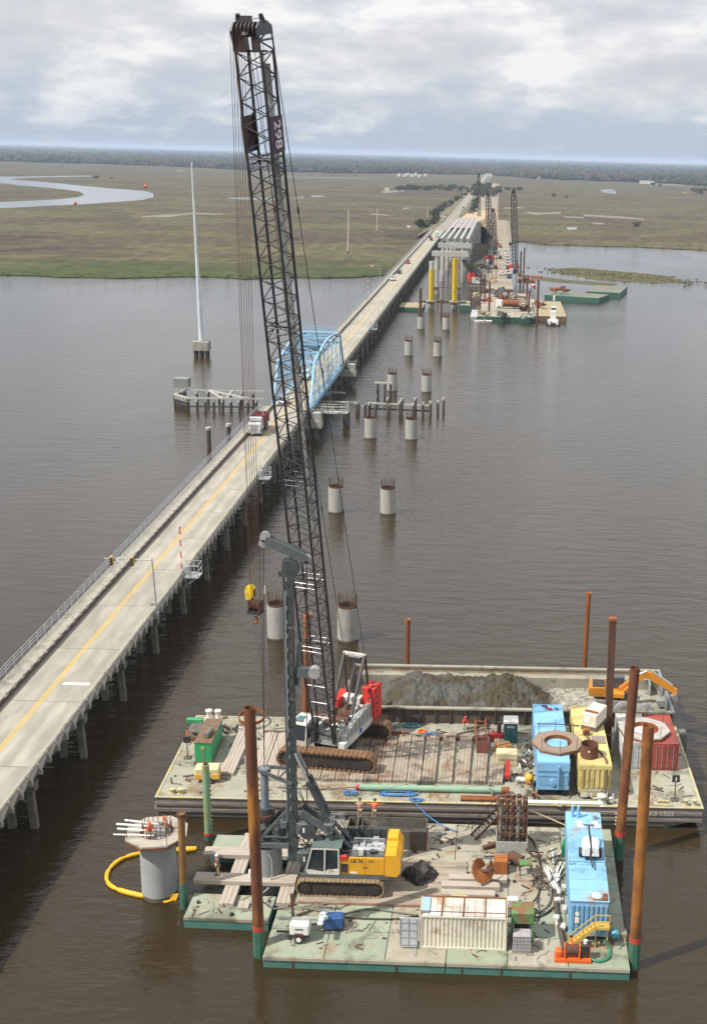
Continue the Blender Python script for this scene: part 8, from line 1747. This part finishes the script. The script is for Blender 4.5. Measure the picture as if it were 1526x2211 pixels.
# ---- posts of the far site
for k, (px, yt, yb, lab) in enumerate(((1035.2, 585, 676, 'left of the trucks'), (1055.3, 607, 672, 'beside the white truck'), (1045.7, 592, 650, 'behind the red pump'), (1016, 634, 670, 'near the pale float'), (1122.5, 542, 602, 'left of a close pair behind the drums'), (1129.2, 534, 614, 'right of a close pair behind the drums'), (1135.9, 605, 656, 'right behind the big drum'), (1140.4, 627, 678, 'near the corner of the green work barge'), (1158.6, 603, 698, 'between green and brown barges'), (907, 622, 682, 'left of the yellow forms'), (952, 646, 678, 'between the yellow forms'))):
    b = P(px, yb, .2 if k in (9, 10, 8) else 1.8); tp = PY(px + (yb - yt) * .0, yt, b.y); o = MB().tube((0, 0, -2), (0, 0, tp.z - b.z), .34 if k != 9 else .5, n=10).build('spud_pile', m_rustD, None, b); tag(o, 'dark rusty spud post, ' + lab, 'spud pile', 'spud posts of the far barges')
t_ = thing('goal_post', 'brown steel goal post frame between the green and brown barges', 'frame', (13.0, 470, 1.8)); MB().bar((0, 0, 9), (-6, 8, 9), .3).build('crossbeam', m_rustD, t_); MB().bar((-6, 8, 0), (-6, 8, 9), .3).build('post', m_rustD, t_)
# ---- clutter, trucks, drums
def clutter(label, px, py, z, w, h, cols, seed, n=16): b = P(px, py, z); t_ = jumble(label, b.x, b.y, z, w, w * 1.6, h, cols, seed, n=n, th=6.0); return t_
m_brb = M('bright blue', (.05, .14, .35)); m_ol = M('olive canvas', (.20, .18, .05), (.15, .13, .04)); m_cream = M('cream sheet', (.55, .50, .38))
clutter('blue pump and cables among the trucks on the far work barge', 1073, 640, 1.7, 2.0, 3.0, [m_brb, m_galv, m_bin], 51, 22); clutter('brown scrap and rods on the far work barge beside the big drum', 1100, 645, 1.7, 3.0, 2.0, [m_rust, m_rustD, m_wood], 52, 26); clutter('red fuel drums and scrap left of the white truck', 1047, 650, 1.7, 1.6, 1.6, [m_red, m_bin, m_white], 53, 14); clutter('yellow machine parts at the foot of the leaning crane', 1028, 640, 1.7, 2.0, 1.0, [m_yel, m_yel, m_bin], 54, 12); clutter('olive canvas covered stack behind the leaning crane', 1028, 588, 2.0, 3.5, 4.5, [m_ol, m_ol, m_bin], 55, 20); clutter('orange brown timber stack beside the trestle', 1058, 610, 3.0, 2.5, 1.4, [m_wood, m_rustO, m_sand], 56, 14); clutter('dark equipment in the middle of the far work barge front', 1085, 682, 1.7, 1.6, 1.6, [m_bin, m_bin, m_rustD], 57, 14); clutter('pale canvas heap at the front right corner of the far work barge', 1135, 683, 1.7, 2.2, .8, [m_cream, m_galv], 58, 16); clutter('tan crates and a dark tank on the pale blue grey float', 1043, 682, 1.3, 1.4, 1.8, [m_sand, m_bin, m_wood], 59, 12); clutter('mixed steel and green tanks at the far end of the work barge', 1140, 610, 1.9, 3.0, 3.0, [m_hullF, m_rustO, m_bin, m_galv], 60, 26); clutter('red and white cloth and gear under the goal post frame', 1150, 622, 1.9, 1.2, 1.6, [m_red, m_white], 61, 8); clutter('brown machine parts and cream tanks on the brown barge', 1163, 665, 1.9, 1.6, 2.4, [m_cream, m_rustD, m_rust], 62, 16); clutter('rusty reels on the nearer right green barge', 1205, 628, 3.0, 2.6, 1.2, [m_rust, m_red, m_rustD], 63, 12); clutter('yellow loader and scrap where the new bridge meets the sand', 1042, 487, 12, 4, 3, [m_sand, m_yel, m_bin], 64, 22); clutter('red brown stacks of bars on the trestle left edge', 1066, 532, 3.6, 3.5, 2, [m_rust, m_red, m_wood], 65, 18); clutter('dark purple machinery on the trestle beside the rusty stacks', 1070, 545, 3.6, 2, 2, [m_bin, m_brb], 66, 10)
t_ = thing('steel_drum', 'huge rust brown steel casing lying on the far work barge', 'casing', (9.3, 440, 3.4)); o = MB().ring((0, 0), 1.7, 1.5, 0, 14, 24).build('casing', M('brown casing', (.15, .10, .07), (.20, .14, .10), .3, .85), t_); o.rotation_euler = (-PI / 2, 0, 0); o = MB().ring((0, 0), .9, .5, 0, .6, 18).build('inner_ring', m_rustD, t_); o.rotation_euler = (-PI / 2, 0, 0)
t_ = thing('tank_truck', 'white cabbed truck with long rusty brown tank on the far work barge', 'truck', (2.2, 449, 1.72), -PI / 2 - .1); MB().tube((0, 0, 1.9), (0, 6.0, 1.9), 1.15, n=16).build('tank', m_rust, t_); MB().cham((0, -1.4, 1.7), (2.3, 2.2, 2.4), .2).build('cab', m_white, t_); MB().bx(-.9, .9, -2.56, -2.5, 1.8, 2.6).build('windscreen', m_glass, t_); MB().bx(-.6, .6, -2, 6, .6, .9).build('chassis', m_black, t_); wheels(t_, (-1, 1), (-1.4, 3.8, 5.0), .5, .3)
t_ = thing('red_crane_house', 'dark container box under the leaning far crane', 'container', (-8.3, 497, 1.9)); MB().cham((0, 0, 1.4), (6, 3, 2.6), .05).build('box', m_bin, t_); MB().bx(-2.9, 2.9, -1.52, -1.49, .4, .9).build('strip', m_rustD, t_)
for k, (px, py, kind, pn) in enumerate(((1091, 547, 'pickup', P_WH), (1092.5, 553, 'suv', P_WH), (1094, 560, 'pickup', P_WH), (1094, 566, 'suv', P_SL), (1095, 573, 'pickup', P_WH), (1097, 580, 'sedan', P_BK), (1083, 593, 'suv', P_WH), (1096, 592, 'pickup', P_WH), (1098, 600, 'pickup', P_BL))):
    b = P(px, py, 3.52); car(['rearmost white pickup in the row on the trestle', 'white car second from the rear of the trestle row', 'white pickup in the middle of the trestle row', 'silver car in the trestle row', 'white pickup near the front of the trestle row', 'black sedan in the trestle row', 'white car parked apart left of the trestle row', 'white pickup beside the blue one on the trestle', 'dark blue pickup at the water end of the trestle'][k], pn, (b.x, b.y, 3.52), PI + .05 * (k % 3), kind, 'parked car', 'cars parked on the work trestle')
for k, (px, py, kind, pn, lab) in enumerate(((993, 461, 'suv', P_WH, 'white van on the causeway, nearest of the far cars'), (999.5, 449, 'sedan', P_BK, 'dark car on the causeway beyond the white van'), (996, 455, 'sedan', P_SL, 'silver car on the causeway between two others'), (1016, 419, 'suv', P_RD, 'tiny red car far along the causeway'), (959, 470, 'pickup', P_WH, 'white pickup parked on the left verge of the causeway'), (962, 465, 'suv', P_RD, 'red car parked on the left verge of the causeway'), (955, 478, 'suv', P_SL, 'silver car parked on the left verge nearest the bridge end'))):
    b = P(px, py, 3.0); car(lab, pn, (b.x, b.y, rz_at(b.y) + .03), 0, kind)
# boats
t_ = thing('push_boat', 'small white push boat with tall wheelhouse and mast beside the brown barge', 'boat', (19.0, 421, 0), PI); t_.scale = (.8, .8, .75); MB().prism([(-2.6, -.4), (2.6, -.4), (2.9, 1.0), (-2.9, 1.0)], 'y', -4, 4).build('hull', m_black, t_); MB().cham((0, 0, 1.5), (4.4, 6.4, 1.0), .2).build('deck_house', m_white, t_); MB().cham((0, .6, 4.0), (2.4, 2.4, 4.2), .15).build('tower', m_white, t_); MB().cham((0, .6, 7.0), (2.0, 2.0, 1.9), .1).build('wheelhouse', m_white, t_); MB().bx(-1.02, 1.02, -.42, 1.62, 6.8, 7.5).build('windows', m_glass, t_); MB().tube((0, .6, 8), (0, .6, 12.5), .1, n=6).build('mast', m_white, t_); MB().cham((0, .6, 11.8), (.9, .4, 2.2), .1).build('mast_board', m_white, t_)
for s in (-1, 1): MB().bx(s * 1.6 - .4, s * 1.6 + .4, 3.2, 4.6, .4, 2.6).build('push_knee', m_white, t_); MB().tube((s * 2.8, -2, 1.0), (s * 2.8, 2, 1.0), .3, n=8).build('fender', m_tyre, t_)
t_ = thing('motor_boat', 'small open white motor boat in front of the pale blue grey float', 'boat', (-4.3, 420.5, 0), -PI / 2); hull = [(-.2, -3.4, .75), (-1.0, -1.6, .75), (-1.1, 2.8, .7), (1.1, 2.8, .7), (1.0, -1.6, .75), (.2, -3.4, .75)]; mb = MB(); low = [(x * .7, y * .92, -.2) for x, y, z in hull]; mb.add(hull + low, [(i, (i + 1) % 6, (i + 1) % 6 + 6, i + 6) for i in range(6)]); mb.add([(x * .85, y * .95, .35) for x, y, z in hull], [tuple(range(6))]); mb.build('hull', m_white, t_); MB().bx(-.4, .4, 0, .6, .35, 1.2).build('console', m_galv, t_); MB().cham((0, 2.95, .7), (.4, .4, .9), .05).build('outboard_motor', m_black, t_)
# ================================================================== POLES, FENDERS, TREES, HOUSES
m_mono = M('pale blue steel pole', (.60, .65, .68), (.50, .56, .60), .3, .45, 0); m_fendw = M('pale weathered beam', (.44, .44, .40), (.34, .335, .30), .8, .9); m_fendd = M('dark wet pile', (.05, .045, .038), (.09, .08, .065), .8, .9)
t_ = thing('power_pole', 'tall slim tapered steel pole on a concrete block in the river', 'utility pole', (-79.3, 334.5, 0))
MB().tube((0, 0, 4.2), (-.8, 0, 50.4), .66, .16, 18).build('shaft', m_mono, t_); MB().tube((0, 0, 4.0), (0, 0, 4.25), .95, n=18).build('base_plate', m_galv, t_); MB().cham((0, 0, 2.8), (4.3, 3.6, 2.4), .08).build('footing', m_conc2, t_)
for x in (-1.5, 0, 1.5):
    for y in (-1.1, 1.1): MB().tube((x, y, -1), (x, y, 1.6), .42, n=10).build('pile', m_fendd, t_)
for x in (-1.6, -.8, 1.3): MB().bar((x, -.4, 4.0), (x + .5, .4, 4.3), .12).build('anchor_angle', m_rustD, t_)
# conductor with two marker balls
a, b = Vector((-80.0, 334.5, 47)), Vector((-260, 330, 9)); pts = [a.lerp(b, t / 16) + Vector((0, 0, -6 * (1 - (2 * t / 16 - 1) ** 2) * .0)) for t in range(17)]
pts = [PY(424, 377, 334.5), PY(315, 401, 334), PY(163, 437, 333), PY(-60, 487, 332), PY(-400, 560, 330)]
o = MB().pipe([p - pts[0] for p in spline(pts, 4)], .007, 4).build('power_line', m_galv, None, pts[0]); tag(o, 'thin power line running left from the tall river pole', 'power line')
for k, (x, y) in enumerate(((315, 402), (163, 438))): o = MB().lathe((0, 0, 0), [(.45 * math.sin(PI * i / 8), -.45 * math.cos(PI * i / 8)) for i in range(9)], 14).build('marker_ball', M('marker orange', (.55, .15, .05), (.48, .13, .05), 2, .5), None, PY(x, y, 334)); tag(o, ['orange marker ball on the power line, nearer the tall pole', 'orange marker ball on the power line, farther left'][k], 'marker ball', 'orange balls on the power line')
for k, (px, yt, yb, r, lab) in enumerate(((751, 453, 548, .42, 'tall pale utility pole in the marsh left of the road, nearest one'), (813, 450, 503, .34, 'second pale utility pole in the marsh left of the road'), (922, 445, 475, .3, 'third, shortest looking utility pole by the road trees'), (614, 470, 597, .3, 'white marsh pole seen through the crane boom'))):
    bs = P(px, yb, .35); tp = PY(px + 2, yt, bs.y); t_ = thing('utility_pole', lab, 'utility pole', bs, 0, 'poles across the marsh'); MB().tube((0, 0, 1.5), (tp.x - bs.x, 0, tp.z - .35), r, r * .7, 10).build('shaft', M('pale concrete pole', (.46, .43, .37), (.40, .37, .32), .5, .8), t_); MB().tube((0, 0, -.3), (0, 0, 1.5), r * 1.15, n=10).build('dark_foot', m_fendd, t_)
    for q, s in ((.87, 1), (.80, -1), (.74, 1)): MB().bar((0, 0, (tp.z) * q), (s * .9, 0, tp.z * q + .1), .13).build('insulator_arm', m_galv, t_)
# fenders of the swing span
def fender(name, label, plan, rails, piles, box=None, zt=2.5, seed=1):
    ox, oy = plan[0]; t_ = thing(name, label, 'fender', (ox, oy, 0)); rs = random.Random(seed)
    for a, b, z in rails: MB().bar((a[0] - ox, a[1] - oy, z), (b[0] - ox, b[1] - oy, z), .30, .32).build('wale_beam', m_fendw if z > 1.4 else m_fendd, t_)
    for x, y, h in piles:
        p = MB().tube((x - ox, y - oy, -1), (x - ox + rs.uniform(-.15, .15), y - oy, h), .30, n=8).build('pile', m_fendd, t_)
        if h > 2.2: MB().tube((x - ox, y - oy, h - .5), (x - ox, y - oy, h + .05), .33, n=8).build('pale_top', m_fendw, p)
    if box: x, y = box; MB().bar((x - ox, y - oy, .8), (x - ox, y - oy, 2.2), 1.8).build('dolphin_block', m_fendd, t_); o = MB().cham((x - ox, y - oy + 1, 4.2), (3.2, 2.4, 2.0), .05).build('box_house', M('grey green box', (.22, .24, .22), (.17, .19, .17), .5, .8), t_)
    return t_
def Q(px, py, z): p = P(px, py, z); return (p.x, p.y)
A, B, C = Q(378, 851, 2.6), Q(407, 859, 2.6), Q(571, 861, 2.6); D0, D1 = Q(400, 842, 2.6), Q(571, 845, 2.6)
def lr(a, b, t): return (a[0] + (b[0] - a[0]) * t, a[1] + (b[1] - a[1]) * t)
fender('timber_fender', 'weathered timber fender walkway left of the blue truss, box at its far end', [A], [(A, B, 2.6), (B, C, 2.6), (A, D0, 2.6), (D0, D1, 2.6), (lr(D0, D1, .3), lr(B, C, .45), 2.62), (lr(D0, D1, .3), lr(B, C, .8), 2.64), (lr(D0, D1, .6), lr(B, C, .5), 2.63), (B, lr(B, C, .85), 0.8), (A, B, 1.0), (A, B, 1.8)], [(*lr(A, B, k / 5), 2.5) for k in range(6)] + [(*lr(B, C, k / 9), 2.3) for k in range(9)] + [(*lr(D0, D1, k / 7), 2.4) for k in range(7)], Q(392, 842, 2.6), seed=3)
a, b, c = Q(797, 870, 2.3), Q(929, 875, 2.3), Q(770, 869, 2.2)
fender('timber_fender', 'broken timber fender with pale wale beams right of the blue truss', [a], [(a, b, 2.3), (Q(800, 883, .9), Q(930, 888, .9), 1.0), (Q(690, 866, 2.2), c, 2.2), (Q(690, 845, 2.2), Q(745, 848, 2.2), 2.2), (Q(780, 884, .8), a, 1.6)], [(*c, 2.3), (c[0] + .5, c[1] - 1.2, 2.2), (c[0] + 2, c[1] - 2.4, 2.4)] + [(*lr(a, b, t), h) for t, h in ((0, 2.4), (.1, 2.1), (.3, 3.6), (.33, 2.4), (.5, 2.9), (.53, 3.5), (.72, 2.6), (.75, 3.8), (.88, 2.8), (1, 3.2))] + [(*Q(945, 888, .3), 2.6), (*Q(957, 885, .3), 3.0)], seed=5)
t_ = thing('timber_stand', 'small timber table of three piles standing alone behind the broken fender', 'timber stand', (-25.6, 282.5, 0)); MB().bar((-2, 0, 3.3), (2, 0, 3.2), .5, .4).build('beam', m_fendw, t_)
for x in (-1.2, .4, 1.7): MB().tube((x, 0, -1), (x, 0, 3.1), .3, n=8).build('pile', m_fendd, t_)
t_ = thing('landing_platform', 'pale railed timber landing on dark piles right of the bridge, near the blue truss', 'platform', (-33.0, 248.5, 0)); MB().bx(-3.0, 3.4, -1.2, 1.2, 3.0, 3.25).build('deck', m_fendw, t_)
for y in (-1.1, 1.1):
    for z in (3.9, 4.5): MB().bar((-3, y, z), (3.4, y, z), .14).build('rail', m_fendw, t_)
    for x in (-2.9, .2, 3.3): MB().bar((x, y, 3.25), (x, y, 4.55), .13).build('rail_post', m_fendw, t_)
for x in (2.6, 3.0, 3.4):
    for y in (-.9, 0, .9): MB().tube((x, y, -1), (x, y, 3.0), .26, n=8).build('pile', m_fendd, t_)
for lab, x, y in (('dark pile with pale cap by the bridge rail near the dump truck, left one', -53.0, 226.5), ('pale capped pile by the bridge rail near the dump truck, right one', -50.0, 230)): t_ = thing('mooring_pile', lab, 'pile', (x, y, 0), 0, 'capped piles by the bridge'); MB().tube((0, 0, -1), (0, 0, 3.6), .42, n=10).build('pile', m_fendd, t_); MB().tube((0, 0, 3.6), (0, 0, 4.1), .52, n=10).build('pale_cap', m_fendw, t_)
# ---- trees
m_bark = M('bark', (.075, .06, .045), (.11, .09, .07), 2, .95)
LM = [M('dark leaves', (.028, .042, .018), (.060, .072, .030), .5, .9, spec=.1), M('olive leaves', (.055, .062, .026), (.10, .098, .046), .5, .9, spec=.1), M('grey twigs', (.085, .070, .048), (.13, .105, .075), .5, .95, spec=.05)]
def crown_mesh(seed, lobes, n=520):
    rs = random.Random(seed); mb = MB(); L_ = [(Vector((rs.uniform(-.55, .55), rs.uniform(-.55, .55), rs.uniform(.45, 1.5))), rs.uniform(.35, .62)) for _ in range(lobes)]
    for i in range(n):
        c, r = L_[i % lobes]; d = Vector((rs.gauss(0, 1), rs.gauss(0, 1), rs.gauss(0, .8))); d.normalize(); p = c + d * r * rs.uniform(.55, 1.05); s = rs.uniform(.07, .16)
        a = Vector((rs.gauss(0, 1), rs.gauss(0, 1), rs.gauss(0, .6))).normalized() * s; b = a.cross(Vector((rs.gauss(0, 1), rs.gauss(0, 1), rs.gauss(0, 1))).normalized()); b = b.normalized() * s * .8
        mb.add([p - a, p - b, p + a, p + b * 1.1], [(0, 1, 2, 3)])
    return mb
CR_ = [crown_mesh(k, 6 + k % 3) for k in range(4)]; CM = [[CR_[k].mesh('crown', LM[j]) for j in range(3)] for k in range(4)]
tm = MB(); tm.tube((0, 0, -.05), (.03, 0, .75), .07, .045, 7); 
for a in (.3, 2.2, 4.3): tm.tube((.02, 0, .5), (.4 * math.cos(a), .4 * math.sin(a), 1.05), .035, .015, 5)
TM = tm.mesh('trunk', m_bark)
def tree(label, x, y, h, k, j, z=.35, name='roadside_tree', grp='trees along the causeway', wide=1.0, cat='tree'):
    t_ = thing(name, label, cat, (x, y, z), random.uniform(0, 6), grp); s = h / 2.0; a = link_mesh('crown', CM[k % 4][j], t_); a.scale = (s * wide, s * wide, s); b = link_mesh('trunk', TM, t_); b.scale = (s, s, s); return t_
CN = {}
def cnt(w):
    CN[w] = CN.get(w, 0) + 1; return ', ' + ORD[CN[w] - 1] + (' from its near end' if 'row' in w else ' from the left') if any(q in w for q in ('row on', 'tree line', 'clump', 'right verge')) else ''
kinds = ['dark evergreen', 'olive leafy', 'grey bare']
n = 0
for px, py, h, j, w, where in [(906, 499, 9, 0, 1.5, 'standing alone in the marsh left of the bridge end'), (934, 487, 6, 1, 1.4, 'at the left verge by the bridge end'), (940, 478, 6, 0, 1.3, 'at the left verge near the parked cars'), (938, 470, 9, 0, 1.2, 'behind the parked cars on the verge')] + \
    [(945 + 9.5 * k, 462 - 6.2 * k, 8 + (k * 37 % 5), (k * 7) % 3, 1.2, 'in the row on the left verge') for k in range(9)] + \
    [(858 + 11 * k, 412 - (k % 3) * 1.2, 12 + (k * 5) % 5, (k * 5) % 2 + (1 if k % 4 == 0 else 0), 1.5, 'in the tree line left of the causeway') for k in range(14)] + \
    [(1024 + (k % 6) * 10, 426 - (k // 6) * 9 - (k % 2) * 3, 13 + (k * 3) % 6, (k * 5) % 3, 1.2, 'in the clump right of the causeway') for k in range(16)] + [(1026 - 2 * k, 440 + 9 * k, 8, k % 2, 1.1, 'on the right verge by the sand fill') for k in range(5)] + [(1090 + 9 * k, 411, 8, 1, 1.4, 'in the low clump past the far cranes') for k in range(5)] + \
    [(208, 386, 6, 0, 2.0, 'by the tidal creek, wider of two'), (242, 386.5, 6, 0, .9, 'by the tidal creek, narrower of two'), (1195, 424, 5, 1, 1.8, 'low in the right marsh, nearer the cranes'), (1222, 428, 4, 1, 1.6, 'low in the right marsh, second one'), (1376, 489, 4.5, 1, 2.0, 'low in the right marsh'), (1408, 400, 8, 0, 1.6, 'in front of the white house'), (1424, 402, 6, 0, 1.4, 'right of the white house'), (1498, 418, 11, 1, 2.0, 'at the right edge of the picture, left one'), (1512, 419, 12, 2, 1.8, 'at the right edge of the picture, right one')]:
    b = P(px, py, .35); j = min(j, 2); tree(kinds[j] + ' tree ' + (ORD[n % 20] + ' ' if 0 else '') + where + cnt(where), b.x, b.y, h * (.78 if 'clump' in where or 'row' in where or 'line' in where else 1), n, j, .3, wide=w * 1.1); n += 1
# ---- houses and sheds at the edge of the wood
m_roofg = M('grey roof', (.22, .21, .20), (.28, .27, .25), .5, .8); m_hw = M('white house wall', (.72, .71, .68), (.66, .65, .62), .4, .7)
def house(label, px, py, w, d, h, rz=0.0, m_w=None, m_r=None, cat='house'):
    b = P(px, py, .4); t_ = thing('white_house' if m_w is None else 'shed', label, cat, (b.x, b.y, .3), rz, 'houses at the edge of the wood'); MB().bx(-w / 2, w / 2, -d / 2, d / 2, 0, h).build('wall', m_w or m_hw, t_); MB().prism([(-d / 2 - .4, h), (d / 2 + .4, h), (0, h + d * .28)], 'x', -w / 2 - .3, w / 2 + .3).build('roof', m_r or m_roofg, t_)
    for k in range(max(2, int(w / 5))): MB().bx(-w / 2 + 2 + k * 4.5, -w / 2 + 3.4 + k * 4.5, -d / 2 - .04, -d / 2 - .0, h * .4, h * .75).build('window', m_glass, t_)
for k, (px, py, w, h) in enumerate(((861, 380, 14, 5), (872, 381, 11, 6), (880, 379, 15, 6), (889, 381, 13, 5), (897, 379, 10, 7), (906, 382, 14, 5), (918, 380, 12, 5))): house('white house in the cluster at the edge of the wood, ' + ['leftmost', 'second from left', 'third from left', 'middle one', 'third from right', 'second from right', 'rightmost'][k], px, py, w * .55, 7, h * .8, .2 * (k % 3), None, M('white roof', (.42, .42, .43), (.34, .34, .35), .5, .6))
house('long low white house at the far right before the wood', 1391, 396, 24, 9, 4.5); house('small white house beside the long low one at the far right', 1407, 396, 9, 8, 4); house('tiny white shed at the edge of the wood behind the crane boom', 655, 363, 10, 8, 4); house('small white building at the far end of the causeway', 1057, 381, 12, 10, 5); house('low white shed on the far left at the edge of the wood', 293, 349, 14, 9, 4); house('pale shed left of the small white building by the wood', 16, 343, 12, 8, 4); house('white gabled shed at the wood by the far right marsh', 1161, 386, 10, 8, 4); house('tan hut on the sandbar left of the causeway trees', 835, 411, 7, 5, 3)
o = MB().bx(-1.2, 1.2, -.1, .1, 1.2, 2.6).bx(-.06, .06, 0, .06, 0, 1.2).build('notice_board', m_white, None, P(882, 494, .35)); tag(o, 'small white notice board standing in the marsh left of the lone bush', 'sign')
